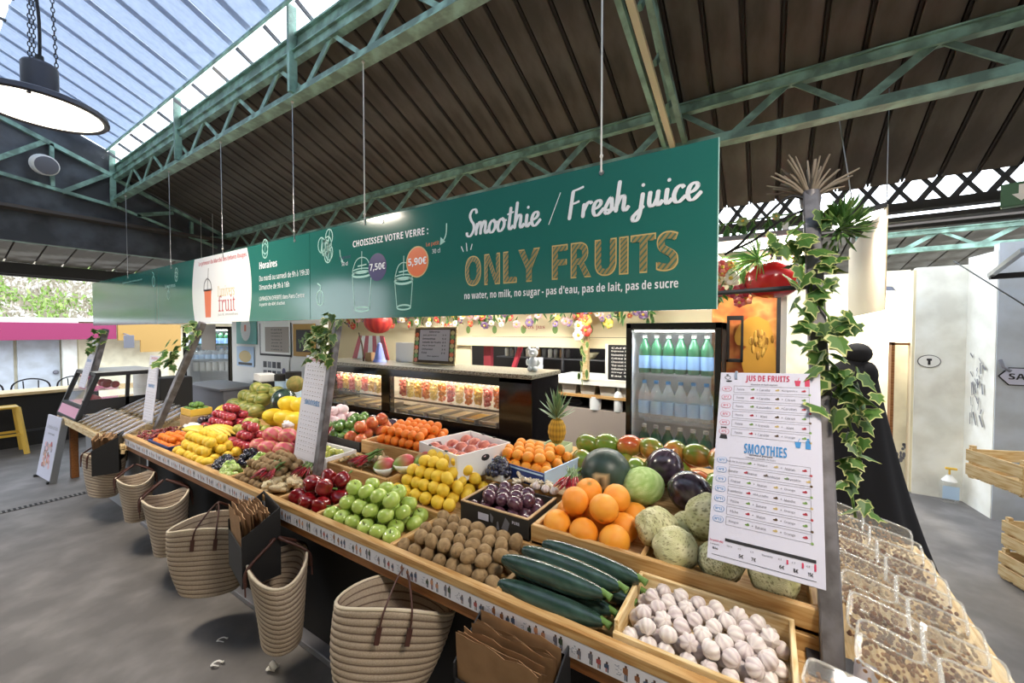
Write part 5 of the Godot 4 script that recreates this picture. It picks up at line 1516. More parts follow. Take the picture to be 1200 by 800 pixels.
	grape_bunch("black_grapes", "black grape bunch behind the green one", P(-2.83, 0.74, 1.26), "141420", "2c2c40", 80, 0.07, 0.06, 0.085, "grapes in the paper trays")
	grape_bunch("green_grapes", "green grape bunch beside the small kiwis", P(-2.66, 0.745, 1.24), "8fae4a", "c4d68a", 80, 0.06, 0.06, 0.08, "grapes in the paper trays")
	pile("yellow_lemon", "yellow lemon in the far heap beside the black grapes", "lemon", "lemons in the far heap", -3.53, -2.99, 1.056, 1.30, 0.724, 0.0325, 3, variants("lemon", 0.033), M.skin_pored, false, 0.1)
	crate("mandarin_box", "blue cardboard box of mandarins", "box", -3.98, -3.58, 1.06, 1.28, 0.726, 0.05, 0.008, M.carton_blue, M.carton_blue)
	pile("mandarin", "orange mandarin in the blue cardboard box", "mandarin", "mandarins in the blue box", -3.97, -3.59, 1.07, 1.27, 0.735, 0.026, 2, variants("tangerine", 0.026), M.skin_pored)
	var dt := crate("date_tray", "shallow pale tray of dark red dates", "tray", -4.34, -4.0, 1.06, 1.34, 0.726, 0.028, 0.008, M.wood_pale, M.wood_pale_z)
	var dm := MB.new()
	for k in 240:
		dm.col = cmix("5c1c1c", "9a4440", rng.randf())
		dm.ball(Vector3(rng.randf_range(-0.15, 0.15), rng.randf_range(0.015, 0.055), rng.randf_range(-0.12, 0.12)), 0.012, 6, 4, Vector3(1.3, 0.8, 0.8))
	part(dt, "dates", dm, M.skin_gloss).set_meta("kind", "stuff")
	# --- middle row, near end
	var oc := crate("fruit_tray", "deep wooden tray of large oranges and pale soursops", "tray", -0.772, 0.135, 1.343, 1.735, 0.77, 0.075, 0.022, M.wood_x, M.wood_z)
	part(oc, "divider", MB.new().bb(Vector3(0.0 - 0.045, 0, -0.17), Vector3(-0.027, 0.06, 0.17), 0.003), M.wood_z)
	var ov := variants("citrus", 0.056, 4)
	var op := [[-0.69, 1.41, 0], [-0.575, 1.40, 0], [-0.46, 1.41, 0], [-0.69, 1.525, 0], [-0.575, 1.515, 0], [-0.46, 1.525, 0], [-0.68, 1.64, 0], [-0.56, 1.64, 0], [-0.45, 1.64, 0], [-0.64, 1.47, 1], [-0.52, 1.465, 1], [-0.63, 1.59, 1], [-0.51, 1.585, 1]]
	for k in op.size(): solo("large_orange", "large smooth orange in the wooden tray in front of the watermelon", "orange", ov[k % 4], M.skin_pored, P(op[k][0], 0.786 + 0.054 + op[k][2] * 0.082, op[k][1]), "large oranges in the wooden tray", rnd_basis())
	solo("grapefruit", "yellow grapefruit in the corner of the wooden tray of oranges", "grapefruit", fruit("lemon", 0.052, 2), M.skin_pored, P(-0.705, 0.85, 1.41), "", rot(70, 20, 0)) if false else null
	var sv := variants("soursop", 0.085, 4)
	var sops := [[-0.335, 0.885, 1.50, 0.92, "round pale soursop with dark specks next to the oranges"], [-0.255, 0.868, 1.425, 0.92, "pale green soursop at the front board of the tray"], [-0.235, 0.865, 1.6, 0.8, "greenish soursop half hidden between its paler neighbours"], [-0.12, 0.858, 1.43, 0.84, "lumpy soursop partly behind the foot of the menu board"], [-0.17, 0.945, 1.56, 0.95, "tall speckled soursop leaning beside the menu board"], [0.02, 0.857, 1.435, 0.88, "flat-lying soursop nearest the ivy post"], [0.05, 0.87, 1.6, 0.9, "soursop at the rear corner of the tray behind the menu board"]]
	for k in sops.size():
		var q: Array = sops[k]
		solo("soursop", q[4], "soursop", sv[k % 4], M.skin_rough, P(q[0], q[1], q[2]), "soursops in the wooden tray", Basis.from_euler(Vector3([0.5, 0.1, 0.9, 1.2, 0.2, 1.4, 0.4][k], [0.3, 1.1, 2.2, 0.7, 1.9, 0.2, 2.5][k], [0.9, 0.05, 0.3, 0.5, 0.1, 1.2, 0.3][k])).scaled(Vector3.ONE * q[3]))
	# rear ledge: watermelon, cherimoya, big avocados, mangoes
	solo("watermelon", "round dark green watermelon with a pale scar", "watermelon", fruit("watermelon", 0.112, 2), M.skin, P(-0.622, 0.955, 1.775), "", rot(0, 19, 0))
	solo("cherimoya", "pale green rough-skinned cherimoya", "cherimoya", fruit("cherimoya", 0.09, 1), M.skin_rough, P(-0.452, 0.925, 1.772), "", rot(10, 0, 8))
	var av := [fruit("avocado", 0.085, 1), fruit("avocado", 0.085, 2)]
	solo("giant_avocado", "big purple-black avocado standing behind the cherimoya", "avocado", av[0], M.skin_gloss, P(-0.40, 0.965, 1.96), "giant avocados", rot(10, 0, -14))
	solo("giant_avocado", "big purple-black avocado lying beside the cherimoya", "avocado", av[1], M.skin_gloss, P(-0.272, 0.93, 1.80), "giant avocados", rot(5, 40, 60))
	solo("giant_avocado", "purple-black avocado half hidden behind the menu board", "avocado", av[0], M.skin_gloss, P(-0.075, 0.93, 1.83), "giant avocados", rot(5, 70, 50))
	var mv := []
	for k in 8: mv.append(fruit("mango", 0.06, k))
	var mg := [[-0.83, 0.90, 2.0], [-0.74, 0.90, 2.02], [-0.545, 0.91, 1.99], [-0.62, 0.90, 2.06], [-0.48, 0.90, 2.08], [-0.84, 0.965, 2.10], [-0.735, 0.98, 2.10], [-0.61, 0.985, 2.12], [-0.50, 0.985, 2.12], [-0.39, 0.985, 2.14], [-0.285, 0.985, 2.13], [-0.19, 0.985, 2.12], [-0.26, 0.90, 1.98], [-0.18, 0.905, 1.97], [-0.36, 0.90, 2.09], [-0.86, 0.90, 2.16], [-0.55, 0.96, 2.2], [-0.33, 0.95, 2.2], [-0.1, 0.94, 2.1], [-0.7, 0.9, 2.2]]
	for k in mg.size(): solo("mango", "green and red mango in the heap in front of the bottle fridge", "mango", mv[[0, 3, 2, 4, 0, 0, 4, 1, 3, 2, 3, 1, 5, 6, 7, 0, 1, 2, 6, 3][k]], M.skin_gloss, P(mg[k][0], mg[k][1], mg[k][2]), "mangoes by the bottle fridge", Basis.from_euler(Vector3(rng.randf_range(-0.5, 0.5), rng.randf() * TAU, rng.randf_range(1.0, 1.9))))
	# passion fruit carton
	var pc := crate("passion_fruit_box", "black cardboard box of dark purple passion fruit", "box", -1.132, -0.785, 1.348, 1.60, 0.77, 0.085, 0.01, M.carton_black, M.carton_black)
	part(pc, "rim_lining", MB.new().bb(Vector3(-0.172, 0.083, 0.114), Vector3(0.172, 0.088, 0.126)).bb(Vector3(0.162, 0.083, -0.126), Vector3(0.1735, 0.088, 0.114)).bb(Vector3(-0.1735, 0.083, -0.126), Vector3(-0.162, 0.088, 0.114)), M.carton_tan)
	part(pc, "label", MB.new().quad(Vector3(-0.075, 0.03, 0.1275), Vector3(-0.02, 0.03, 0.1275), Vector3(-0.02, 0.06, 0.1275), Vector3(-0.075, 0.06, 0.1275)), M.board_white)
	part(pc, "printed_mark", MB.new().prism(PackedVector2Array([Vector2(-0.01, 0.035), Vector2(0.0, 0.03), Vector2(0.005, 0.055), Vector2(-0.012, 0.07)]), 0, Transform3D(Basis(), Vector3(0, 0, 0.1276))).prism(PackedVector2Array([Vector2(0.045, 0.02), Vector2(0.075, 0.012), Vector2(0.085, 0.05), Vector2(0.065, 0.07)]), 0, Transform3D(Basis(), Vector3(0, 0, 0.1276))).prism(PackedVector2Array([Vector2(0.02, 0.01), Vector2(0.035, 0.01), Vector2(0.03, 0.045), Vector2(0.022, 0.04)]), 0, Transform3D(Basis(), Vector3(0, 0, 0.1276))), M.print_grey)
	txt(pc, "PURE", Vector3(0.115, 0.058, 0.1276), Basis(), 0.035, 0.012, M.board_white)
	pile("passion_fruit", "dark purple passion fruit in the black cardboard box", "passion fruit", "passion fruit in the black box", -1.12, -0.797, 1.36, 1.59, 0.79, 0.033, 2, variants("passion", 0.034), M.skin_gloss)
	# lemons heap
	pile("lemon", "yellow lemon in the heap behind the green apples", "lemon", "lemons behind the apples", -1.61, -1.19, 1.345, 1.66, 0.77, 0.032, 4, variants("lemon", 0.0315), M.skin_pored)
	# black grapes in a small white punnet
	crate("grape_punnet", "small white punnet of black grapes beside the passion fruit", "punnet", -1.2, -1.1, 1.63, 1.72, 0.848, 0.035, 0.005, M.carton_white, M.carton_white)
	grape_bunch("punnet_grapes", "black grapes heaped in the small white punnet", P(-1.15, 0.87, 1.675), "141420", "34344a", 90, 0.06, 0.055, 0.07, "")
	roots("turmeric_root", "small pale root lying behind the passion fruit box", "root", "roots behind the passion fruit", -1.05, -0.84, 1.63, 1.69, 0.862, 0.885, 18, 0.026, "c8b494", "efe6d4")
	pile("loose_garlic", "loose white garlic bulb beside the chili bunch", "garlic", "loose garlic by the chilies", -0.93, -0.79, 1.60, 1.66, 0.85, 0.022, 1, variants("garlic", 0.022, 3), M.skin, true)
	chili_bunch("bunch of red chilies with green stalks between passion fruit and oranges", P(-0.735, 0.905, 1.64), 10, 26, 0.11)
	# --- wooden box with roots and papaya bowls
	var wb := crate("root_box", "wooden box with roots, chilies and papaya halves", "box", -2.12, -1.612, 1.345, 1.552, 0.77, 0.082, 0.02, M.wood_x, M.wood_z)
	roots("galangal_root", "pale knobbly root in the wooden box behind the red peppers", "root", "roots in the wooden box", -2.07, -1.95, 1.40, 1.52, 0.80, 0.87, 16, 0.035, "b49c74", "d8c8a0")
	roots("box_ginger", "plump cream ginger in the wooden box beside the papaya bowls", "ginger", "ginger in the wooden box", -1.86, -1.76, 1.47, 1.53, 0.82, 0.90, 8, 0.042, "d2b896", "ecd8b8")
	chili_bunch("bunch of red chilies with long green stalks in the wooden box", P(-1.875, 0.872, 1.42), -15, 28, 0.11)
	for q in [[-1.72, 1.42, 0.83, "white bowl with half a pink papaya beside the chilies"], [-1.625, 1.47, 0.85, "white bowl with papaya slices beside the lemons"], [-1.56, 1.545, 0.853, "white bowl with papaya half behind the lemons"]]:
		var bw := thing("papaya_bowl", q[3], "bowl", P(q[0], q[2], q[1]), "papaya bowls", rot(0, rng.randf() * 90, 0))
		part(bw, "bowl", MB.new().lathe([Vector2(0, 0), Vector2(0.03, 0.002), Vector2(0.05, 0.03), Vector2(0.056, 0.048), Vector2(0.053, 0.048), Vector2(0.046, 0.03), Vector2(0.0, 0.008)], 20, Transform3D(), true), M.white_gloss)
		var pp := MB.new().blob(16, 10, func(phi: float, t: float) -> Vector3: return dirv(phi, t) * Vector3(0.06, 0.042, 0.042), func(_p: float, t: float, v: Vector3) -> Color: return cmix("c4505a", "7a9a4a", 0.5 - v.x * 14.0))
		part(bw, "papaya", pp, M.skin, Transform3D(rot(0, 0, 20), Vector3(0, 0.05, 0)))
	# --- rear row of boxes
	crate("tangerine_box", "wooden box of neatly stacked tangerines", "box", -2.10, -1.585, 1.56, 1.93, 0.847, 0.085, 0.02, M.wood_x, M.wood_z)
	pile("tangerine", "small orange tangerine in the wooden box below the juice counter", "tangerine", "tangerines in the wooden box", -2.08, -1.605, 1.575, 1.915, 0.86, 0.030, 3, variants("tangerine", 0.030), M.skin_pored, false, 0.12)
	var pb := crate("peach_box", "white cardboard box of peaches in pink foam nets", "box", -1.60, -1.235, 1.545, 1.905, 0.849, 0.135, 0.007, M.carton_white, M.carton_white, -14.0)
	part(pb, "hand_hole", MB.new().disc(Vector2(0, 0), 0.028, 0.017, Transform3D(Basis(Vector3(0, 0, -1), Vector3.UP, Vector3.RIGHT), Vector3(0.1832, 0.09, 0)), 16), M.carton_black)
	part(pb, "notch", MB.new().box(Vector3(-0.07, 0.137, 0.1765), Vector3(0.02, 0.006, 0.009)).box(Vector3(0.08, 0.137, 0.1765), Vector3(0.02, 0.006, 0.009)).box(Vector3(-0.05, 0.137, -0.1765), Vector3(0.02, 0.006, 0.009)).box(Vector3(0.05, 0.137, -0.1765), Vector3(0.02, 0.006, 0.009)), M.carton_black)
	var pch := variants("peach", 0.0365, 4)
	var net := MB.new()
	net.blob(24, 10, func(phi: float, t: float) -> Vector3:
		var th := 0.15 + t * 1.65
		var rr2 := (0.0375 + 0.009 * t * t) + 0.004 * absf(sin(phi * 9.0)) * t
		return Vector3(sin(th) * cos(phi) * rr2, -cos(th) * rr2, sin(th) * sin(phi) * rr2))
	var netm := net.mesh()
	for j in 3:
		for k in 4:
			var o := thing("netted_peach", "ripe peach in a pink foam net in the white box", "peach", Vector3.ZERO, "peaches in the white box")
			var loc := Vector3(-0.128 + k * 0.084 + (0.012 if j % 2 else -0.008), 0.092, -0.115 + j * 0.112)
			o.transform = pb.transform * Transform3D(Basis.from_euler(Vector3(0.25 + rng.randf_range(-0.2, 0.2), rng.randf() * 0.5, rng.randf_range(-0.2, 0.2))), loc)
			part(o, "fruit", pch[(j + k) % 4], M.skin)
			part(o, "foam_net", netm, M.net_pink)
	var bo := crate("orange_box", "dark blue cardboard box of oranges", "box", -1.27, -0.86, 1.70, 2.03, 0.847, 0.075, 0.008, M.carton_blue, M.carton_blue, -9.0)
	part(bo, "printed_border", MB.new().bb(Vector3(-0.2, 0.06, 0.1655), Vector3(0.2, 0.068, 0.1665)).bb(Vector3(0.2055, 0.06, -0.16), Vector3(0.2065, 0.068, 0.16)), M.print_paleblue)
	part(bo, "end_flap", MB.new().bb(Vector3(0.207, 0.0, -0.165), Vector3(0.213, 0.085, 0.165)), M.print_paleblue)
	pile("orange", "orange in the dark blue cardboard box", "orange", "oranges in the blue box", -1.25, -0.885, 1.72, 2.01, 0.87, 0.0305, 2, variants("citrus", 0.032), M.skin_pored, false, 0.05)
	var pg := crate("pomegranate_box", "black tray of pomegranates and green avocados", "tray", -2.56, -2.13, 1.57, 1.92, 0.847, 0.06, 0.01, M.carton_black, M.carton_black)
	part(pg, "price_card", MB.new().bb(Vector3(0.22, 0.02, -0.14), Vector3(0.225, 0.10, -0.05), 0.001), M.board_white)
	pile("pomegranate", "orange-red pomegranate in the black tray", "pomegranate", "pomegranates in the black tray", -2.33, -2.14, 1.58, 1.91, 0.86, 0.043, 2, variants("pomegranate", 0.043), M.skin_gloss, false, 0.12)
	pile("green_avocado", "green avocado in the black tray beside the pomegranates", "avocado", "green avocados in the black tray", -2.55, -2.34, 1.58, 1.91, 0.86, 0.032, 2, variants("green_avocado", 0.034), M.skin_gloss, false, 0.18)
	pile("dark_eggplant", "black-purple eggplant behind the green avocados", "eggplant", "eggplants behind the avocados", -2.65, -2.3, 1.97, 2.1, 0.85, 0.05, 2, [fruit("avocado", 0.05, 3), fruit("avocado", 0.05, 4)], M.skin_gloss)
	pile("pink_peach", "pale pink wrapped peach behind the price list", "peach", "wrapped peaches behind the price list", -2.85, -2.57, 1.60, 1.95, 0.848, 0.038, 3, variants("peach", 0.038, 3), M.net_pink, false, 0.05)
	chili_bunch("bundle of thin dark red chilies beside the avocado tray", P(-2.46, 0.925, 1.575), 30, 18, 0.13)
	# white foam box of star fruit
	crate("foam_box", "white foam box of pale yellow fruit behind the roots", "box", -2.46, -2.13, 1.345, 1.55, 0.77, 0.10, 0.012, M.carton_white, M.carton_white)
	pile("pale_fruit", "pale yellow fruit wrapped in film in the white foam box", "fruit", "pale fruit in the foam box", -2.445, -2.145, 1.36, 1.535, 0.785, 0.028, 2, variants("pear", 0.026, 3), M.skin_gloss)
	# --- far end heaps
	var dv := variants("dragon", 0.052, 4)
	var dk := 0
	for q in [[-2.9, 0.82, 1.35], [-2.79, 0.82, 1.36], [-2.68, 0.82, 1.40], [-2.86, 0.83, 1.47], [-2.74, 0.83, 1.48], [-2.62, 0.83, 1.52], [-2.83, 0.895, 1.41], [-2.71, 0.895, 1.44]]:
		solo("dragon_fruit", "pink dragon fruit in the heap behind the grapes", "dragon fruit", dv[dk % 4], M.skin, P(q[0], q[1], q[2]), "dragon fruit behind the grapes", Basis.from_euler(Vector3(1.3 + rng.randf_range(-0.2, 0.2), rng.randf_range(-0.5, 0.5), 0)))
		dk += 1
	pile("red_apple", "dark red apple in the heap behind the lemons", "apple", "red apples behind the lemons", -3.28, -2.96, 1.29, 1.5, 0.77, 0.037, 3, variants("red_apple", 0.039), M.skin_gloss, true)
	pile("green_pear", "green-yellow pear in the heap among the red apples", "pear", "pears behind the lemons", -3.5, -3.18, 1.42, 1.6, 0.80, 0.038, 3, variants("pear", 0.04), M.skin)
	pile("pink_apple", "rosy pink apple in the heap behind the bananas", "apple", "rosy apples behind the bananas", -3.9, -3.45, 1.36, 1.64, 0.79, 0.034, 4, variants("red_apple", 0.037), M.skin_gloss, true)
	banana_bunch("banana bunch lying in front of the rosy apples", P(-3.64, 0.80, 1.26), 150, 5)
	banana_bunch("banana bunch beside the lemons and rosy apples", P(-3.48, 0.81, 1.33), 120, 5)
	banana_bunch("banana bunch at the back near the green melons", P(-3.98, 0.87, 1.6), 60, 5)
	var ym := variants("yellow_melon", 0.075, 4)
	var yk := 0
	for q in [[-3.3, 0.915, 1.66], [-3.15, 0.915, 1.67], [-3.0, 0.915, 1.68], [-3.34, 0.92, 1.82], [-3.22, 1.01, 1.74], [-3.07, 1.01, 1.76], [-3.1, 0.92, 1.84]]:
		solo("yellow_melon", "bright yellow melon in the heap behind the price list", "melon", ym[yk % 4], M.skin, P(q[0], q[1], q[2]), "yellow melons", Basis.from_euler(Vector3(1.2, rng.randf_range(-0.7, 0.7), 0.2)))
		yk += 1
	solo("dark_watermelon", "dark striped watermelon behind the yellow melons", "watermelon", fruit("watermelon", 0.11, 5), M.skin_gloss, P(-3.56, 0.99, 1.86), "", rot(0, 80, 80))
	solo("netted_melon", "tan netted melon on top of the far heap", "melon", fruit("melon", 0.075, 2), M.skin_rough, P(-3.62, 1.12, 2.0))
	var gv := variants("green_melon", 0.062, 4)
	var gk := 0
	for q in [[-4.25, 0.905, 1.76], [-4.12, 0.905, 1.74], [-3.99, 0.905, 1.73], [-3.86, 0.905, 1.72], [-3.73, 0.905, 1.72], [-4.2, 0.98, 1.84], [-4.07, 0.985, 1.82], [-3.94, 0.985, 1.8], [-3.8, 0.985, 1.8], [-4.02, 1.06, 1.86], [-3.88, 1.06, 1.86], [-3.74, 1.04, 1.9]]:
		solo("green_melon", "green and yellow striped melon at the back of the far heap", "melon", gv[gk % 4], M.skin, P(q[0], q[1], q[2]), "green melons", rnd_basis())
		gk += 1
	pile("dark_avocado", "small dark avocado beside the yellow punnet", "avocado", "small avocados at the far end", -4.1, -3.92, 1.36, 1.55, 0.77, 0.034, 3, variants("avocado", 0.034, 3), M.skin_gloss)
	# film-wrapped pack and white bag
	for q in [[-3.96, 0.79, 1.33, 0.085, "crumpled white plastic bag beside the dates", "white_bag"], [-3.02, 0.9, 1.62, 0.055, "crinkled clear film pack between the red apples and yellow melons", "film_pack"], [-2.78, 0.93, 1.66, 0.06, "blue and yellow net pack beside the price list", "net_pack"]]:
		var f := noise(int(q[3] * 1000), 2.4, 3)
		var rr3: float = q[3]
		var mb := MB.new().blob(20, 14, func(phi: float, t: float) -> Vector3: return dirv(phi, t) * Vector3(1, 0.7, 0.85) * rr3 * (1.0 + 0.3 * f.get_noise_3dv(dirv(phi, t) * 1.5)), func(_p: float, t: float, v: Vector3) -> Color: return lin("eef0f2") if q[5] != "net_pack" else (lin("3f9ad0") if f.get_noise_3dv(v * 40.0) > 0.0 else lin("d8dc6a")))
		solo(q[5], q[4], "bag", mb, M.skin_gloss, P(q[0], q[1], q[2]))
	solo("cardboard_box", "brown cardboard box under the yellow punnet", "box", MB.new().bb(Vector3(-0.11, 0, -0.085), Vector3(0.11, 0.098, 0.085), 0.003), M.carton_tan, P(-4.235, 0.77, 1.46))
	var ypn := crate("yellow_punnet", "small yellow slatted punnet of green olives fruit", "punnet", -4.34, -4.13, 1.38, 1.54, 0.87, 0.06, 0.008, M.yellow_paint, M.yellow_paint)
	pile("small_green_fruit", "small dark green fruit in the yellow punnet", "fruit", "green fruit in the yellow punnet", -4.33, -4.14, 1.39, 1.53, 0.89, 0.026, 2, variants("green_avocado", 0.026, 2), M.skin)
	# pineapple in a small box
	var pa := thing("pineapple", "pineapple with a grey-green crown standing beside the black counter", "pineapple", P(-1.10, 0.90, 2.24))
	var bodyc := func(phi: float, t: float, _p: Vector3) -> Color: return cmix("8a6a24", "d8a83a", 0.5 + 0.5 * sin(phi * 8.0 + t * 20.0) * sin(phi * 8.0 - t * 20.0))
	part(pa, "body", MB.new().blob(32, 24, func(phi: float, t: float) -> Vector3: return dirv(phi, t) * Vector3(0.055, 0.08, 0.055) * (1.0 + 0.05 * sin(phi * 8.0 + t * 20.0) * sin(phi * 8.0 - t * 20.0)) + Vector3(0, 0.08, 0), bodyc), M.skin_rough)
	var cw := leaf_mesh(0.035, 0.17, false, lin("6f8a6a"), lin("a8bca0"))
	for k in 26:
		var lv := k / 26.0
		part(pa, "crown_leaf", cw, M.leaf, Transform3D(Basis(Vector3.UP, k * 2.4) * Basis(Vector3.RIGHT, -lerpf(0.35, 1.45, lv)) * Basis.from_scale(Vector3.ONE * lerpf(0.8, 1.1, lv)), Vector3(0, 0.15 + 0.03 * lv, 0)))
	crate("pineapple_box", "low pale green box holding the pineapple", "box", -1.175, -1.025, 2.17, 2.31, 0.847, 0.055, 0.006, mat("carton_green", "c4d2b0", 0.6), M.carton_green)


func bottle_mesh(h: float, r: float, neck: float) -> ArrayMesh:
	return MB.new().lathe([Vector2(0, 0), Vector2(r * 0.9, 0), Vector2(r, h * 0.03), Vector2(r, h * 0.6), Vector2(r * 0.82, h * 0.72), Vector2(neck * 1.1, h * 0.85), Vector2(neck, h * 0.95), Vector2(0, h * 0.95)], 14, Transform3D(), true).mesh()


func fridge(label: String, at: Vector3, bs: Basis, w: float, h: float, d: float, rows: Array, hid: String) -> void:
	var t := thing("drinks_fridge", label, "fridge", at, "", bs)
	var f := 0.04
	part(t, "cabinet", MB.new().bb(Vector3(-w / 2, 0, -d), Vector3(w / 2, h, -d + 0.03)).bb(Vector3(-w / 2, 0, -d), Vector3(-w / 2 + 0.02, h, -0.03)).bb(Vector3(w / 2 - 0.02, 0, -d), Vector3(w / 2, h, -0.03)).bb(Vector3(-w / 2, h - 0.05, -d), Vector3(w / 2, h, -0.03)).bb(Vector3(-w / 2, 0, -d), Vector3(w / 2, 0.08, -0.03)), M.black_matt)
	part(t, "lining", MB.new().bb(Vector3(-w / 2 + 0.022, 0.08, -d + 0.031), Vector3(w / 2 - 0.022, h - 0.05, -d + 0.04)).bb(Vector3(-w / 2 + 0.021, 0.08, -d + 0.04), Vector3(-w / 2 + 0.024, h - 0.05, -0.04)).bb(Vector3(w / 2 - 0.024, 0.08, -d + 0.04), Vector3(w / 2 - 0.021, h - 0.05, -0.04)), M.white_gloss)
	var dr := part(t, "door_frame", MB.new().bb(Vector3(-w / 2, 0, -0.03), Vector3(-w / 2 + f, h, 0), 0.004).bb(Vector3(w / 2 - f, 0, -0.03), Vector3(w / 2, h, 0), 0.004).bb(Vector3(-w / 2, h - f, -0.03), Vector3(w / 2, h, 0), 0.004).bb(Vector3(-w / 2, 0, -0.03), Vector3(w / 2, 0.1, 0), 0.004), M.black_panel)
	part(dr, "pane", MB.new().bb(Vector3(-w / 2 + f, 0.1, -0.018), Vector3(w / 2 - f, h - f, -0.014)), M.case_glass)
	part(t, "inner_light", MB.new().bb(Vector3(-w / 2 + 0.05, h - 0.066, -0.06), Vector3(w / 2 - 0.05, h - 0.052, -0.04)), M.tube_glow)
	for r in rows:
		part(t, "shelf", MB.new().bb(Vector3(-w / 2 + 0.024, r[0] - 0.01, -d + 0.04), Vector3(w / 2 - 0.024, r[0], -0.045)), M.case_glass)
	for r in rows:
		var n: int = r[1]
		var green: bool = r[2] == "green"
		var hh: float = r[3]
		var rad := (w - 0.1) / n * 0.49
		var bm := bottle_mesh(hh, rad, rad * 0.36)
		var lbm := MB.new().lathe([Vector2(rad * 1.02, hh * 0.12), Vector2(rad * 1.02, hh * 0.46)], 14).mesh()
		var dm := MB.new().ball(Vector3(0, hh * 0.66, rad * 0.72), rad * 0.42, 8, 6, Vector3(1, 1.2, 0.25)).mesh()
		var cap := MB.new().lathe([Vector2(0, hh), Vector2(rad * 0.4, hh), Vector2(rad * 0.42, hh * 0.93), Vector2(rad * 0.42, hh * 0.92)], 10).mesh()
		for k in n:
			var b := thing("glass_bottle" if green else "water_bottle", ("green glass bottle with blue label, %s along " if green else "clear plastic water bottle, %s along ") % NTH[k] + r[4], "bottle", Vector3.ZERO, ("green bottles " if green else "water bottles ") + hid)
			b.transform = t.transform * Transform3D(Basis(), Vector3(-w / 2 + 0.06 + (k + 0.5) * (w - 0.12) / n, r[0] + 0.001, -0.10 - rad))
			part(b, "glass", bm, M.glass_green if green else M.water_bottle)
			part(b, "label", lbm, M.label_blue if green else M.print_paleblue)
			if green: part(b, "neck_badge", dm, M.white)
			part(b, "cap", cap, M.white if green else M.print_blue)
	lamp_area(at + bs * Vector3(0, h - 0.075, -0.06), w * 0.8, 0.06, 0.55, "f4faff", bs * Basis(Vector3.RIGHT, -PI / 2 - 0.25))


func blossom(c: String, r: float, sd: int) -> ArrayMesh:
	var mb := MB.new()
	for k in 6:
		var a := TAU * k / 6 + sd
		mb.col = cmix(c, "ffffff", 0.12 * (k % 2))
		mb.ball(Vector3(cos(a) * r * 0.55, sin(a) * r * 0.55, 0), r * 0.5, 6, 4, Vector3(1, 1, 0.45))
	mb.col = lin("e0c050")
	mb.ball(Vector3(0, 0, r * 0.2), r * 0.28, 6, 4)
	return mb.mesh()


func garland(label: String, a: Vector3, b: Vector3, n: int, drop: float, cols: Array, leaves: int) -> void:
	var t := thing("flower_garland", label, "garland")
	var bl := []
	for k in cols.size(): bl.append(blossom(cols[k], 0.045, k))
	var lf := leaf_mesh(0.06, 0.12, false, lin("3f6a34"), lin("7a9a58"))
	part(t, "cord", MB.new().tube([a, b], 0.006, 5), M.stem_green)
	for k in leaves:
		part(t, "leaf", lf, M.leaf, Transform3D(Basis.from_euler(Vector3(rng.randf_range(0.4, 2.4), rng.randf_range(-1.5, 1.5), rng.randf_range(-1, 1))), a.lerp(b, rng.randf()) + Vector3(0, -rng.randf() * drop * 0.7, rng.randf_range(-0.02, 0.05))))
	for k in n:
		var p := a.lerp(b, (k + rng.randf()) / n) + Vector3(0, -rng.randf() * drop, rng.randf_range(0.0, 0.07))
		part(t, "blossom", bl[rng.randi() % bl.size()], M.skin, Transform3D(Basis.from_euler(Vector3(rng.randf_range(-0.5, 0.5), rng.randf_range(-0.5, 0.5), rng.randf() * 6)).scaled(Vector3.ONE * rng.randf_range(0.6, 1.2)), p))


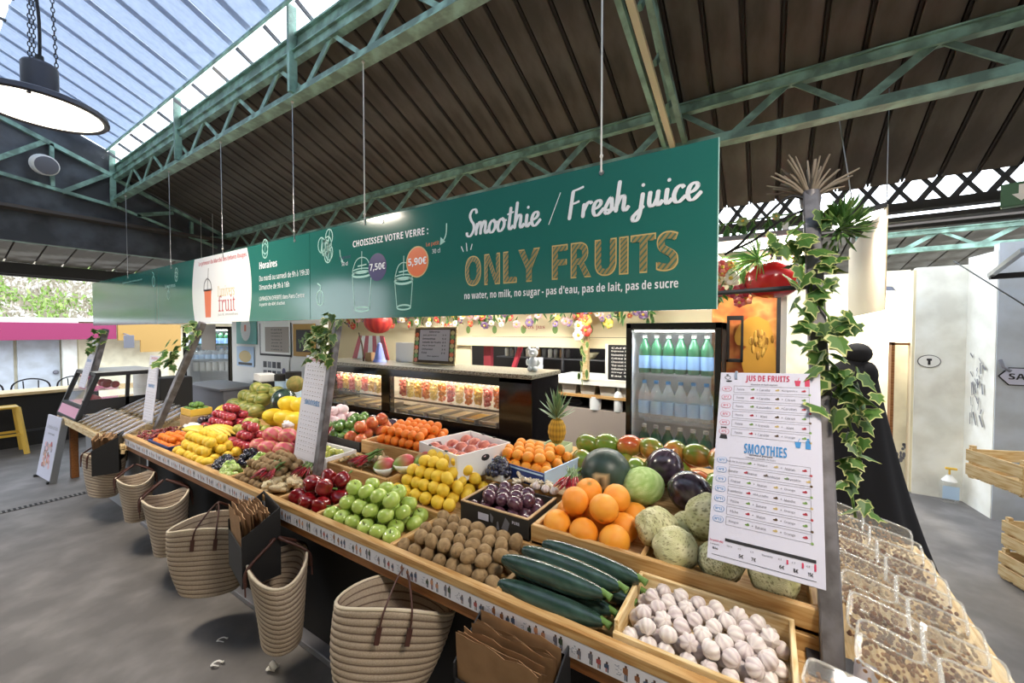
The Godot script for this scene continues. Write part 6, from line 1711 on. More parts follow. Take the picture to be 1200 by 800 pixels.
func counter_and_kiosk() -> void:
	# refrigerated juice counter
	var t := thing("juice_counter", "black refrigerated juice counter with glass fronts and a pale stone top", "counter")
	part(t, "worktop", MB.new().bb(P(-4.2, 1.252, 2.48), P(-1.42, 1.285, 2.96), 0.004), mat("stone_top", "a9a69c", 0.3, 0.0, ntex(51, 0.08, [[0.3, "8a867c"], [0.5, "d8d4c8"], [0.7, "ffffff"]], 256, 4), Vector3(3, 3, 3)))
	part(t, "fascia", MB.new().bb(P(-4.2, 1.185, 2.5), P(-1.43, 1.252, 2.54)), M.black_panel)
	part(t, "end_block", MB.new().bb(P(-1.72, 0, 2.5), P(-1.43, 1.252, 2.94), 0.004), M.black_panel)
	part(t, "end_block", MB.new().bb(P(-4.2, 0, 2.5), P(-3.92, 1.252, 2.94), 0.004), M.black_panel)
	part(t, "mullion", MB.new().bb(P(-3.06, 0.84, 2.5), P(-2.95, 1.19, 2.56)), M.black_panel)
	part(t, "base", MB.new().bb(P(-3.92, 0, 2.5), P(-1.72, 0.855, 2.54)).bb(P(-3.92, 0, 2.92), P(-1.72, 1.252, 2.94)), M.black_panel)
	part(t, "back_lining", MB.new().bb(P(-3.92, 0.84, 2.90), P(-1.72, 1.25, 2.918)), M.white)
	part(t, "well_floor", MB.new().bb(P(-3.92, 0.80, 2.54), P(-1.72, 0.82, 2.92)), M.steel)
	for q in [[-3.92, -3.06], [-2.95, -1.72]]:
		part(t, "pane", MB.new().bb(P(q[0], 0.855, 2.508), P(q[1], 1.185, 2.512)), M.case_glass)
		part(t, "shelf", MB.new().bb(P(q[0], 0.972, 2.55), P(q[1], 0.98, 2.86)), M.case_glass)
		part(t, "shelf_edge", MB.new().bb(P(q[0], 0.968, 2.54), P(q[1], 0.984, 2.552)), M.dark_metal)
		part(t, "strip_light", MB.new().bb(P(q[0] + 0.02, 1.20, 2.56), P(q[1] - 0.02, 1.215, 2.6)), M.case_glow)
		lamp_area(P((q[0] + q[1]) / 2, 1.195, 2.6), q[1] - q[0] - 0.06, 0.05, 0.5, "ffe9cc", Basis(Vector3.RIGHT, -PI / 2 + 0.2))
	var cup := MB.new().lathe([Vector2(0.0, 0), Vector2(0.036, 0), Vector2(0.046, 0.165), Vector2(0.047, 0.17)], 14).mesh()
	var lid := MB.new().lathe([Vector2(0.048, 0.168), Vector2(0.045, 0.178), Vector2(0.03, 0.196), Vector2(0, 0.2)], 14).mesh()
	var fills := []
	for q in [["c83c48", "e88a88"], ["e0a83c", "f0d080"], ["e07030", "f0a060"], ["d8c070", "f0e0a8"], ["b83040", "e0705a"]]:
		var mb := MB.new()
		for k in 46:
			mb.col = cmix(q[0], q[1], rng.randf())
			var a := rng.randf() * TAU; var y := rng.randf()
			mb.ball(Vector3(cos(a), 0, sin(a)) * (0.021 + 0.01 * y) * sqrt(rng.randf() * 0.4 + 0.6) + Vector3(0, 0.015 + y * 0.145, 0), 0.0155, 6, 4)
		fills.append(mb.mesh())
	var nm := ["red", "yellow", "orange", "pale yellow", "crimson"]
	var cx := []
	for k in 8: cx.append(-3.86 + k * 0.103)
	for k in 12: cx.append(-2.89 + k * 0.0985)
	for k in cx.size():
		var f: int = [0, 1, 0, 3, 4, 1, 3, 0, 4, 3, 1, 4, 3, 2, 0, 3, 2, 1, 0, 2][k]
		var o := thing("fruit_cup", "clear cup of cut %s fruit, %s along the %s glass bay" % [nm[f], NTH[k if k < 8 else k - 8], "shorter" if k < 8 else "longer"], "fruit cup", P(cx[k], 0.981, 2.615), "fruit cups in the juice counter")
		part(o, "cup", cup, M.clear_plastic)
		part(o, "lid", lid, M.clear_plastic)
		part(o, "fruit_pieces", fills[f], M.skin_gloss).set_meta("kind", "stuff")
	var pan := MB.new().bb(Vector3(-0.085, 0.055, -0.15), Vector3(0.085, 0.06, -0.13)).bb(Vector3(-0.085, 0.055, 0.13), Vector3(0.085, 0.06, 0.15)).bb(Vector3(-0.085, 0.0, -0.15), Vector3(-0.075, 0.06, 0.15)).bb(Vector3(0.075, 0.0, -0.15), Vector3(0.085, 0.06, 0.15)).bb(Vector3(-0.085, 0, -0.15), Vector3(0.085, 0.004, 0.15)).mesh()
	var px := [-3.8, -3.61, -3.42, -3.23, -2.83, -2.64, -2.45, -2.26, -2.07, -1.86]
	for k in px.size():
		var o := thing("steel_pan", "steel pan of yellow mango pieces in the juice counter" if k == 8 else "steel pan in the well of the juice counter, %s along" % NTH[k], "pan", P(px[k], 0.822, 2.7), "" if k == 8 else "steel pans in the juice counter")
		part(o, "pan", pan, M.steel)
		part(o, "filling", MB.new().bb(Vector3(-0.074, 0.03, -0.13), Vector3(0.074, 0.048, 0.13), 0.005), M.yellow_paint if k == 8 else M.cream)
	# things on the counter
	var fm := thing("framed_menu", "framed menu with fruit border standing on the juice counter", "menu frame", P(-2.65, 1.286, 2.76), "", rot(-6, 0, 0))
	part(fm, "frame", MB.new().bb(Vector3(-0.27, 0, -0.012), Vector3(0.27, 0.36, 0), 0.003), M.wood_pale)
	part(fm, "border", MB.new().bb(Vector3(-0.255, 0.015, 0), Vector3(0.255, 0.345, 0.002)), M.stem_brown)
	part(fm, "sheet", MB.new().bb(Vector3(-0.19, 0.04, 0.002), Vector3(0.19, 0.33, 0.003)), mat("menu_sheet", "b8aeb4", 0.5))
	for k in 8: txt(fm, ["Menu", "Jus pressé        4 €", "Smoothie         5 €", "Salade de fruits  6 €", "Açai bowl         8 €", "Infusion            3 €", "Eau                  2 €", "Bon appétit"][k], Vector3(0, 0.31 - k * 0.033, 0.0045), Basis(), [0.13, 0.3, 0.3, 0.3, 0.3, 0.3, 0.3, 0.15][k], 0.017, M.print_black, null, false, 8.0)
	for k in 14: part(fm, "fruit_print", MB.new().disc(Vector2.ZERO, 0.025, 0.022, Transform3D(), 10), [M.print_orange, M.print_gold, M.print_green][k % 3], Transform3D(Basis(), Vector3([-0.225, 0.225][k % 2], 0.04 + 0.02 * k, 0.0035)))
	solo("blue_cone", "lilac folded paper cone standing on the juice counter", "paper cone", MB.new().lathe([Vector2(0.075, 0), Vector2(0.06, 0.03), Vector2(0.02, 0.19), Vector2(0.0, 0.2)], 4, Transform3D(), false), mat("lilac", "8f9ce8", 0.6), P(-3.35, 1.286, 2.72), "", yaw(30))
	solo("white_notice", "white notice board standing behind the lilac cone", "notice", MB.new().bb(Vector3(-0.17, 0, -0.005), Vector3(0.17, 0.2, 0.005)), M.white, P(-3.08, 1.286, 2.85))
	var bx := thing("paper_box", "small tan box on the juice counter", "box", P(-3.52, 1.286, 2.75))
	part(bx, "body", MB.new().bb(Vector3(-0.05, 0, -0.04), Vector3(0.05, 0.09, 0.04), 0.002), M.kraft)
	part(bx, "twig", MB.new().tube(curve([Vector3(-0.06, 0, 0.05), Vector3(-0.08, 0.15, 0.05), Vector3(-0.12, 0.3, 0.06)], 4), 0.008, 6), M.stem_brown)
	var rp := thing("red_drape", "red and white striped cloth hanging behind the juice counter", "cloth", P(-3.75, 1.29, 2.9))
	for k in 7: part(rp, "stripe", MB.new().prism(PackedVector2Array([Vector2(-0.3 + k * 0.09, 0), Vector2(-0.21 + k * 0.09, 0), Vector2(-0.12 + k * 0.06, 0.26), Vector2(-0.18 + k * 0.06, 0.26)]), 0.01), M.white if k % 2 else M.print_red)
	var lan := thing("red_lantern", "round red paper lantern half hidden under the banner", "lantern", P(-3.65, 1.70, 2.95))
	part(lan, "shade", MB.new().blob(24, 12, func(phi: float, t: float) -> Vector3: return dirv(phi, t) * Vector3(0.15, 0.12, 0.15) * (1.0 + 0.03 * cos(phi * 12.0)), func(phi: float, _t: float, _p: Vector3) -> Color: return cmix("a8202a", "d8483c", 0.5 + 0.5 * cos(phi * 12.0))), M.skin)
	part(lan, "cord", MB.new().tube([Vector3(0, 0.12, 0), Vector3(0, 0.75, 0)], 0.005, 5), M.stem_brown)
	# white bear figurine
	var be := thing("bear_figurine", "white glossy bear figurine on the corner of the juice counter", "figurine", P(-1.56, 1.286, 2.75), "", yaw(20))
	part(be, "body", MB.new().ball(Vector3(0, 0.06, 0), 0.05, 16, 10, Vector3(0.9, 1.15, 0.8)).ball(Vector3(-0.022, 0.02, 0.03), 0.022, 10, 8).ball(Vector3(0.022, 0.02, 0.03), 0.022, 10, 8).ball(Vector3(-0.045, 0.07, 0.01), 0.018, 10, 8, Vector3(0.8, 1.5, 0.8)).ball(Vector3(0.045, 0.07, 0.01), 0.018, 10, 8, Vector3(0.8, 1.5, 0.8)), M.white_gloss)
	part(be, "head", MB.new().ball(Vector3(0, 0.145, 0.005), 0.038, 16, 10, Vector3(1.05, 0.95, 0.9)).ball(Vector3(0, 0.135, 0.04), 0.014, 8, 6).ball(Vector3(-0.033, 0.178, 0), 0.014, 8, 6).ball(Vector3(0.033, 0.178, 0), 0.014, 8, 6), M.white_gloss)
	# drinks fridge
	fridge("tall black drinks fridge with green and clear bottles", P(-0.58, 0.02, 3.0), Basis(), 0.64, 1.64, 0.5, [[1.265, 6, "green", 0.285, "the top shelf of the big fridge"], [0.92, 6, "clear", 0.285, "the middle shelf of the big fridge"], [0.58, 6, "green", 0.285, "the bottom shelf of the big fridge"]], "in the big fridge")
	# kiosk behind: cream fascia, kitchen, shelves
	struct("wall_kiosk", "dark rear wall of the kiosk kitchen", "wall", MB.new().bb(P(-9.5, 0, 5.0), P(0.1, 2.36, 5.1)), mat("kitchen_dark", "4a4442", 0.8))
	struct("wall_kiosk_side", "white side wall of the kiosk", "wall", MB.new().bb(P(-9.0, 0, 4.16), P(-3.31, 2.3, 4.19)), M.cream)
	var fs := thing("kiosk_fascia", "cream painted fascia with small medallions above the kiosk hatch", "fascia", Vector3.ZERO)
	part(fs, "panel", MB.new().bb(P(-3.6, 1.535, 4.1), P(-0.1, 2.3, 4.15)), M.cream)
	part(fs, "lower_panel", MB.new().bb(P(-3.6, 1.415, 4.09), P(-0.95, 1.53, 4.14)), M.cream)
	for k in 5: part(fs, "medallion", MB.new().disc(Vector2.ZERO, 0.035, 0.05, Transform3D(), 14), M.print_green, Transform3D(Basis(), P(-3.3 + k * 0.42, 1.62, 4.098)))
	txt(fs, "Nos jus", P(-2.32, 1.645, 4.096), Basis(), 0.3, 0.06, M.print_red, font("Droid Serif", 400), false, 4.0)
	garland("garland of flowers hanging along the kiosk fascia below the banner", P(-6.6, 1.92, 3.95), P(-0.9, 1.90, 3.95), 170, 0.24, ["f4f0e8", "d84838", "e8b0b8", "e8c850", "7a5a8a", "f4f0e8", "c85a30"], 170)
	var kp := thing("kiosk_post", "pale wooden post wound with flowers in front of the kitchen", "post")
	part(kp, "post", MB.new().bb(P(-1.66, 1.08, 3.98), P(-1.60, 1.9, 4.04), 0.004), M.wood_pale)
	for k in 16: part(kp, "leaf", leaf_mesh(0.07, 0.12, false, lin("5a7a40"), lin("c0c888")) if k == 0 else kp.get_child(1).mesh, M.leaf, Transform3D(Basis.from_euler(Vector3(rng.randf_range(0.5, 2.2), rng.randf_range(-1.6, 1.6), 0)), P(-1.65 + rng.randf_range(-0.04, 0.06), 1.12 + k * 0.042, 3.96)))
	for k in 5: part(kp, "blossom", blossom(["f0e8dc", "d84838", "f0e8dc", "e8c850", "d84838"][k], 0.07, k), M.skin, Transform3D(Basis(), P(-1.68 + 0.08 * (k % 2), 1.56 + k * 0.05, 3.93)))
	# kitchen worktop, bins and jars
	var kc := thing("kitchen_counter", "white topped kitchen counter with a tan shelf and grey lower panel", "counter")
	part(kc, "worktop", MB.new().bb(P(-2.05, 1.07, 4.0), P(-0.95, 1.10, 4.6), 0.004), M.white_plaster)
	part(kc, "shelf", MB.new().bb(P(-2.05, 0.895, 4.0), P(-0.95, 0.92, 4.5)), M.wood_x)
	part(kc, "lower_panel", MB.new().bb(P(-2.05, 0, 4.02), P(-0.95, 0.77, 4.06)), mat("grey_wood", "a49890", 0.6, 0.0, null))
	part(kc, "side_panel", MB.new().bb(P(-2.07, 0, 4.0), P(-2.05, 1.07, 4.6)), M.white)
	part(kc, "side_panel", MB.new().bb(P(-0.95, 0, 4.0), P(-0.93, 1.07, 4.6)), M.white)
	part(kc, "back_panel", MB.new().bb(P(-2.05, 0, 4.56), P(-0.95, 1.07, 4.6)), M.kitchen_dark)
	part(kc, "front_edge", MB.new().bb(P(-1.98, 1.03, 4.0), P(-0.95, 1.07, 4.03)), M.white)
	for k in 4: solo("storage_bin", "grey plastic storage bin on the tan shelf, %s from the black counter" % NTH[k], "bin", MB.new().prism(PackedVector2Array([Vector2(-0.075, 0), Vector2(0.075, 0), Vector2(0.09, 0.1), Vector2(-0.09, 0.1)]), 0.2), mat("bin_grey", "a8a6a0", 0.5) if k == 0 else M.bin_grey, P(-1.85 + k * 0.22, 0.921, 4.06), "bins on the kitchen shelf")
	solo("white_bottle", "white squeeze bottle below the tan shelf", "bottle", bottle_mesh(0.26, 0.045, 0.012), M.white_gloss, P(-1.29, 0.77, 4.05))
	solo("white_pot", "white plastic pot below the tan shelf", "pot", MB.new().lathe([Vector2(0, 0), Vector2(0.06, 0), Vector2(0.065, 0.14), Vector2(0.06, 0.14), Vector2(0, 0.13)], 16), M.white_gloss, P(-1.54, 0.77, 4.06))
	solo("black_tray", "black plastic trays stacked below the tan shelf", "tray", MB.new().bb(Vector3(-0.13, 0, -0.1), Vector3(0.13, 0.03, 0.1), 0.004).bb(Vector3(-0.12, 0.035, -0.1), Vector3(0.14, 0.065, 0.1), 0.004).bb(Vector3(-0.13, 0.07, -0.1), Vector3(0.12, 0.09, 0.1), 0.004), M.black_matt, P(-1.85, 0.77, 4.2))
	struct("wall_ledge", "ledge behind the lower panel", "ledge", MB.new().bb(P(-2.05, 0.745, 4.06), P(-0.95, 0.77, 4.55)), M.kitchen_dark)
	var ks := thing("kitchen_shelf", "dark kitchen shelves with crockery seen through the hatch", "shelf")
	for y in [1.24, 1.42]: part(ks, "board", MB.new().bb(P(-3.2, y, 4.6), P(-0.9, y + 0.015, 4.95)), M.print_grey)
	for x in [-2.9, -2.2, -1.45]: part(ks, "upright", MB.new().bb(P(x, 1.1, 4.6), P(x + 0.02, 1.5, 4.64)), M.print_grey)
	for q in [[-1.86, 1.256], [-1.5, 1.256]]: solo("mixing_bowl", "pale mixing bowl on the kitchen shelf by the flowered post" if q[0] < -1.6 else "pale mixing bowl on the kitchen shelf by the black menu", "bowl", MB.new().lathe([Vector2(0.05, 0), Vector2(0.12, 0.08), Vector2(0.115, 0.08), Vector2(0.045, 0.008), Vector2(0, 0.008)], 20), M.cream, P(q[0], q[1], 4.7))
	var jr := MB.new().lathe([Vector2(0, 0), Vector2(0.03, 0), Vector2(0.032, 0.09), Vector2(0.025, 0.11), Vector2(0, 0.115)], 12).mesh()
	var jm := [M.white, M.steel, M.kraft, M.print_grey]
	for k in 12: solo("kitchen_jar", "small jar on the dark kitchen shelf, %s from the red post" % NTH[k], "jar", jr, jm[k % 4], P(-3.1 + k * 0.085, 1.256, 4.72), "jars on the kitchen shelf")
	solo("red_post", "dark red post beside the kitchen hatch", "post", MB.new().bb(Vector3(-0.06, 0, -0.03), Vector3(0.06, 0.6, 0.03), 0.004), mat("dark_red", "8a2a34", 0.6), P(-3.12, 1.09, 4.3))
	solo("red_stick", "slanting red stick leaning in the kitchen hatch", "stick", MB.new().bar(Vector3(-0.08, 0, 0), Vector3(0.08, 0.42, 0), 0.05, 0.05), M.print_red, P(-2.66, 1.09, 4.3))
	solo("white_mugs", "pair of white mugs stacked on the hatch ledge", "mugs", MB.new().lathe([Vector2(0, 0), Vector2(0.04, 0), Vector2(0.045, 0.1), Vector2(0.04, 0.1), Vector2(0, 0.09)], 14).lathe([Vector2(0, 0.1), Vector2(0.04, 0.1), Vector2(0.045, 0.19), Vector2(0.04, 0.19), Vector2(0, 0.18)], 14), M.white_gloss, P(-2.35, 1.09, 4.3))
	struct("wall_hatch", "ledge of the kitchen hatch", "ledge", MB.new().bb(P(-3.3, 0, 4.2), P(-2.07, 1.09, 4.4)), M.white)
	var bd := thing("black_menu", "black chalk menu board beside the drinks fridge", "menu board", P(-1.22, 1.1, 4.02))
	part(bd, "board", MB.new().bb(Vector3(-0.17, 0, -0.01), Vector3(0.25, 0.36, 0)), M.black_matt)
	part(bd, "edge", MB.new().bb(Vector3(-0.2, -0.01, -0.012), Vector3(-0.17, 0.37, 0.004)), M.white)
	for k in 9: txt(bd, ["CAFÉ", "Expresso 2", "Noisette 2", "Crème 3", "Chocolat 4", "Thé vert 3", "Infusion 3", "Sirop 2", "Eau 1"][k], Vector3(-0.06, 0.33 - k * 0.036, 0.002), Basis(), 0.15, 0.02, M.white, null, false, 8.0)
	# kiosk back lights
	# tube light, painted panel and decorations right of the banner
	var tl := thing("tube_light", "long white fluorescent tube light beyond the end of the banner", "light", P(0, 2.18, 3.15))
	part(tl, "housing", MB.new().bb(Vector3(-4.2, 0.035, -0.04), Vector3(0.24, 0.07, 0.04), 0.004), M.print_grey)
	part(tl, "tube", MB.new().bb(Vector3(-4.19, -0.03, -0.03), Vector3(0.23, 0.035, 0.03), 0.01), M.tube_glow)
	lamp_area(P(-1.98, 2.135, 3.15), 4.4, 0.06, 14.0, "fff8ea")
	var l2 := thing("panel_light", "bright square light fitting behind the ivy post", "light", P(0.44, 2.28, 3.2), "", rot(0, 0, 12))
	part(l2, "housing", MB.new().bb(Vector3(-0.13, 0.0, -0.12), Vector3(0.13, 0.03, 0.12), 0.004), M.dark_metal)
	part(l2, "diffuser", MB.new().bb(Vector3(-0.11, -0.012, -0.1), Vector3(0.11, 0.0, 0.1)), M.tube_glow)
	part(l2, "hanger", MB.new().tube([Vector3(0, 0.03, 0), Vector3(0.06, 0.85, 0)], 0.004, 5), M.steel)
	lamp_area(P(0.44, 2.262, 3.2), 0.2, 0.18, 3.0, "fffaf0")
	garland("green leafy garland running over the tube light", P(-1.2, 2.33, 3.2), P(0.25, 2.37, 3.2), 6, 0.06, ["8aa060"], 90)
	garland("green leafy garland just under the tube light with white buds", P(-0.9, 2.13, 3.25), P(0.2, 2.13, 3.25), 6, 0.05, ["f0ead8", "e0a8a0"], 60)
	var lp := thing("painted_panel", "orange painted panel with a golden lion beside the drinks fridge", "painting", P(0, 0, 3.38))
	part(lp, "panel", MB.new().bb(Vector3(-0.36, 0.9, -0.02), Vector3(0.05, 1.86, 0)), mat("lion_ground", "d8a874", 0.65, 0.0, ntex(61, 0.008, [[0.25, "d08a6c"], [0.45, "ecc890"], [0.6, "fff0cc"], [0.8, "e0a488"]], 256, 4), Vector3(1.2, 1.2, 1.2)))
	part(lp, "frame", MB.new().bb(Vector3(0.05, 0.9, -0.025), Vector3(0.085, 1.86, 0.012)).bb(Vector3(-0.39, 1.86, -0.025), Vector3(0.085, 1.89, 0.012)), M.black_matt)
	var ln := MB.new()
	ln.col = lin("c8953c")
	ln.prism(PackedVector2Array([Vector2(-0.21, 1.56), Vector2(-0.2, 1.6), Vector2(-0.17, 1.66), Vector2(-0.12, 1.70), Vector2(-0.06, 1.705), Vector2(0.0, 1.67), Vector2(0.03, 1.58), Vector2(0.045, 1.45), Vector2(0.05, 1.3), Vector2(0.05, 1.02), Vector2(-0.02, 1.0), Vector2(-0.03, 1.12), Vector2(-0.06, 1.02), Vector2(-0.16, 1.0), Vector2(-0.17, 1.03), Vector2(-0.11, 1.07), Vector2(-0.12, 1.2), Vector2(-0.16, 1.36), Vector2(-0.16, 1.45), Vector2(-0.13, 1.49), Vector2(-0.19, 1.50), Vector2(-0.205, 1.53)]), 0.012, Transform3D(Basis(), Vector3(0, 0, 0.012)))
	for k in 30:
		var a := TAU * k / 10.0
		var rr4 := 0.04 + 0.022 * (k / 10)
		ln.col = cmix("8a5c20", "d8ac50", rng.randf())
		ln.ball(Vector3(-0.04 + cos(a) * rr4 * rng.randf(), 1.56 + sin(a) * rr4 * 1.5 * rng.randf() - 0.03, 0.013), 0.014, 6, 4, Vector3(0.8, 2.2, 0.25))
	for q in [[-0.26, 1.03, 0.035], [-0.21, 1.02, 0.03], [-0.31, 1.02, 0.03], [-0.13, 1.02, 0.03], [-0.28, 1.07, 0.025]]:
		ln.col = cmix("a87a30", "d0a048", rng.randf())
		ln.ball(Vector3(q[0], q[1], 0.01), q[2], 8, 6, Vector3(1, 0.9, 0.3))
	part(lp, "lion_relief", ln, M.skin)
	solo("white_pole", "thin white pole beside the painted panel", "pole", MB.new().bb(Vector3(-0.016, 0, -0.016), Vector3(0.016, 2.3, 0.016)), M.white, P(0.085, 0, 3.15))
	solo("wall_lantern", "small black wall lantern between the fridge and the painted panel", "lantern", MB.new().bb(Vector3(-0.05, 0, -0.05), Vector3(0.05, 0.02, 0.05)).bb(Vector3(-0.05, 0.3, -0.05), Vector3(0.05, 0.33, 0.05)).bb(Vector3(-0.05, 0, 0.04), Vector3(-0.038, 0.3, 0.05)).bb(Vector3(0.038, 0, 0.04), Vector3(0.05, 0.3, 0.05)).bb(Vector3(0.038, 0, -0.05), Vector3(0.05, 0.3, -0.04)).bb(Vector3(-0.05, 0, -0.05), Vector3(-0.038, 0.3, -0.04)), M.black_matt, P(-0.2, 1.38, 3.3))
	var ra := thing("red_apple_ornament", "big shiny red fruit ornament with green tufts hanging beside the banner", "ornament", P(0.02, 1.93, 3.05))
	part(ra, "body", MB.new().blob(28, 16, func(phi: float, t: float) -> Vector3: return dirv(phi, t) * Vector3(0.15, 0.12, 0.13) * (1.0 + 0.06 * cos(phi * 4.0) * sin(PI * t)), func(_a: float, _t: float, _p: Vector3) -> Color: return lin("b41e20")), M.skin_gloss)
	var gr := MB.new()
	for k in 46:
		var d := Vector3(rng.randf_range(-1, 0.6), rng.randf_range(-0.6, 0.7), rng.randf_range(0, 0.6)).normalized()
		gr.col = lin(["5f9a3c", "8fc060", "3f7a30"][k % 3])
		gr.tube([Vector3(-0.08, 0.14, 0), Vector3(-0.08, 0.14, 0) + d * 0.09, Vector3(-0.09, 0.12, 0) + d * 0.18], [0.004, 0.004, 0.001], 4)
	part(ra, "green_tuft", gr, M.leaf)
	garland("bunch of red and cream artificial fruit and flowers beside the banner end", P(-0.42, 2.1, 3.12), P(-0.12, 2.08, 3.12), 26, 0.3, ["c84850", "e8d8b0", "d87a50", "f0e8d8", "a83040"], 30)
	# side banner hung edge-on
	var sb := thing("side_banner", "translucent white banner hung edge-on behind the ivy post", "banner")
	var sm := mat("side_banner_white", "ece4d2", 0.35)
	sm.backlight_enabled = true; sm.backlight = hexc("d8ccb0")
	part(sb, "panel", MB.new().prism(PackedVector2Array([Vector2(0, 1.72), Vector2(1.5, 1.72), Vector2(1.5, 2.32), Vector2(0, 2.32)]), 0.006, Transform3D(Basis(Vector3(0.02, 0, -1).normalized(), Vector3.UP, Vector3(1, 0, 0.02).normalized()), P(0.565, 0, 3.08))), sm)
	for k in 2: part(sb, "wire", MB.new().tube([P(0.57, 2.32, 3.15 + k * 1.2), P(0.57, 3.0 - k * 0.4, 3.15 + k * 1.2)], 0.003, 5), M.steel)


func left_end() -> void:
	# advertising board leaning on the side table
	var t := thing("advert_board", "white advertising board with a fruit basket picture leaning at the far end of the stall", "advert board", P(-6.55, 0.0, 0.87), "", rot(-9, 4, 0))
	part(t, "panel", MB.new().bb(Vector3(-0.23, 0.02, -0.015), Vector3(0.23, 0.68, 0), 0.003), M.board_white)
	part(t, "side_rail", MB.new().bb(Vector3(0.23, 0.0, -0.05), Vector3(0.25, 0.68, 0.004)), M.steel)
	part(t, "foot", MB.new().box(Vector3(-0.22, 0.012, 0), Vector3(0.03, 0.024, 0.04)).box(Vector3(0.22, 0.012, 0), Vector3(0.03, 0.024, 0.04)), M.black_matt)
	txt(t, "Corbeilles de fruits", Vector3(0, 0.56, 0.002), Basis(), 0.34, 0.04, M.print_grey, font("Droid Serif", 400))
	txt(t, "sur commande", Vector3(0, 0.49, 0.002), Basis(), 0.2, 0.025, M.print_grey)
	var fp := MB.new()
	for k in 40:
		fp.col = cmix(["a84050", "d8a0a8", "6a4a40", "c88a60", "8a8aa0"][k % 5], "e8d0c8", rng.randf() * 0.5)
		fp.disc(Vector2(rng.randf_range(-0.11, 0.11), 0.27 + rng.randf_range(-0.13, 0.13)), 0.03, 0.026, Transform3D(Basis(), Vector3(0, 0, 0.001 + k * 0.00003)), 8)
	part(t, "picture_print", fp, M.painted)
	# pastry case with black frame
	var c := thing("pastry_case", "glass pastry case with a black frame and a pink base on the far table", "display case", P(-6.42, 0.678, 1.04))
	var b := func(x: float, y: float, z: float) -> Vector3: return Vector3(x, y, -z)
	var F := [b.call(-0.34, 0, 0), b.call(0.44, 0, 0), b.call(-0.34, 0.46, 0.16), b.call(0.44, 0.46, 0.16), b.call(-0.34, 0, 0.66), b.call(0.44, 0, 0.66), b.call(-0.34, 0.46, 0.66), b.call(0.44, 0.46, 0.66)]
	for e in [[0, 2], [1, 3], [0, 1], [2, 3], [4, 6], [5, 7], [4, 5], [6, 7], [0, 4], [1, 5], [2, 6], [3, 7]]:
		part(c, "frame_bar", MB.new().bar(F[e[0]], F[e[1]], 0.04, 0.04, Vector3.UP, 0.003), M.black_matt)
	part(c, "frame_bar", MB.new().bar(b.call(-0.34, 0.13, 0.04), b.call(0.44, 0.13, 0.04), 0.03, 0.03).bar(b.call(0.44, 0.13, 0.04), b.call(0.44, 0.13, 0.66), 0.03, 0.14).bar(b.call(0.44, 0.1, 0.38), b.call(0.44, 0.46, 0.4), 0.03, 0.03), M.black_matt)
	part(c, "front_pane", MB.new().quad(F[0], F[1], F[3], F[2]), M.case_glass)
	part(c, "side_pane", MB.new().quad(F[1], F[5], F[7], F[3]), M.case_glass)
	part(c, "top_panel", MB.new().bb(b.call(-0.33, 0.465, 0.15), b.call(0.43, 0.485, 0.66)), M.white)
	part(c, "back_panel", MB.new().bb(b.call(-0.34, 0, 0.63), b.call(0.44, 0.46, 0.65)), M.white)
	part(c, "base_panel", MB.new().quad(b.call(-0.32, 0.02, -0.014), b.call(0.42, 0.02, -0.014), b.call(0.42, 0.115, 0.02), b.call(-0.32, 0.115, 0.02)), M.pink)
	part(c, "shelf", MB.new().bb(b.call(-0.32, 0.27, 0.14), b.call(0.26, 0.275, 0.62)).bb(b.call(-0.32, 0.13, 0.06), b.call(0.26, 0.135, 0.62)), M.case_glass)
	part(c, "pastry_display", MB.new().ball(b.call(0.1, 0.33, 0.3), 0.05, 8, 6).ball(b.call(-0.08, 0.33, 0.3), 0.045, 8, 6).ball(b.call(0.18, 0.32, 0.35), 0.04, 8, 6).ball(b.call(0.05, 0.17, 0.2), 0.04, 8, 6).ball(b.call(0.17, 0.17, 0.2), 0.04, 8, 6).ball(b.call(-0.1, 0.165, 0.22), 0.035, 8, 6).ball(b.call(-0.22, 0.165, 0.22), 0.035, 8, 6), M.print_red)
	# dark crate behind it
	solo("dark_crate", "dark plastic crate behind the pastry case", "crate", MB.new().bb(Vector3(-0.15, 0, -0.15), Vector3(0.15, 0.42, 0.15), 0.01), M.black_matt, P(-5.75, 0.66, 1.75))
	# nut packs shingled on the far table
	NUTS = [nut_mix("8a5a34", "b8885a", 0.028), nut_mix("c8a070", "e4cfa8", 0.03), nut_mix("6a3a24", "96603c", 0.032)]
	for r in 2:
		for k in 9:
			clamshell("nut_pack", "clear pack of pale nuts, %s along the %s shingled row on the far table" % [NTH[k], ["front", "rear"][r]], P(-5.85 + k * 0.15, 0.70 + r * 0.07, 1.16 + r * 0.3), Basis.from_euler(Vector3(deg_to_rad(22), deg_to_rad(12), deg_to_rad(16))), 0.15, 0.24, 0.04, 1, "nut packs on the far table")
			part(get_child(get_child_count() - 1), "paper_label", MB.new().bb(Vector3(-0.065, 0.0495, -0.1), Vector3(0.065, 0.0515, 0.1)), M.board_white)
	solo("pink_cushion", "pink roll of cloth behind the nut packs", "cloth", MB.new().tube([Vector3(-0.15, 0, 0), Vector3(0.15, 0, 0)], 0.05, 12), M.print_red, P(-4.75, 0.705, 1.8), "", rot(0, 20, 0))
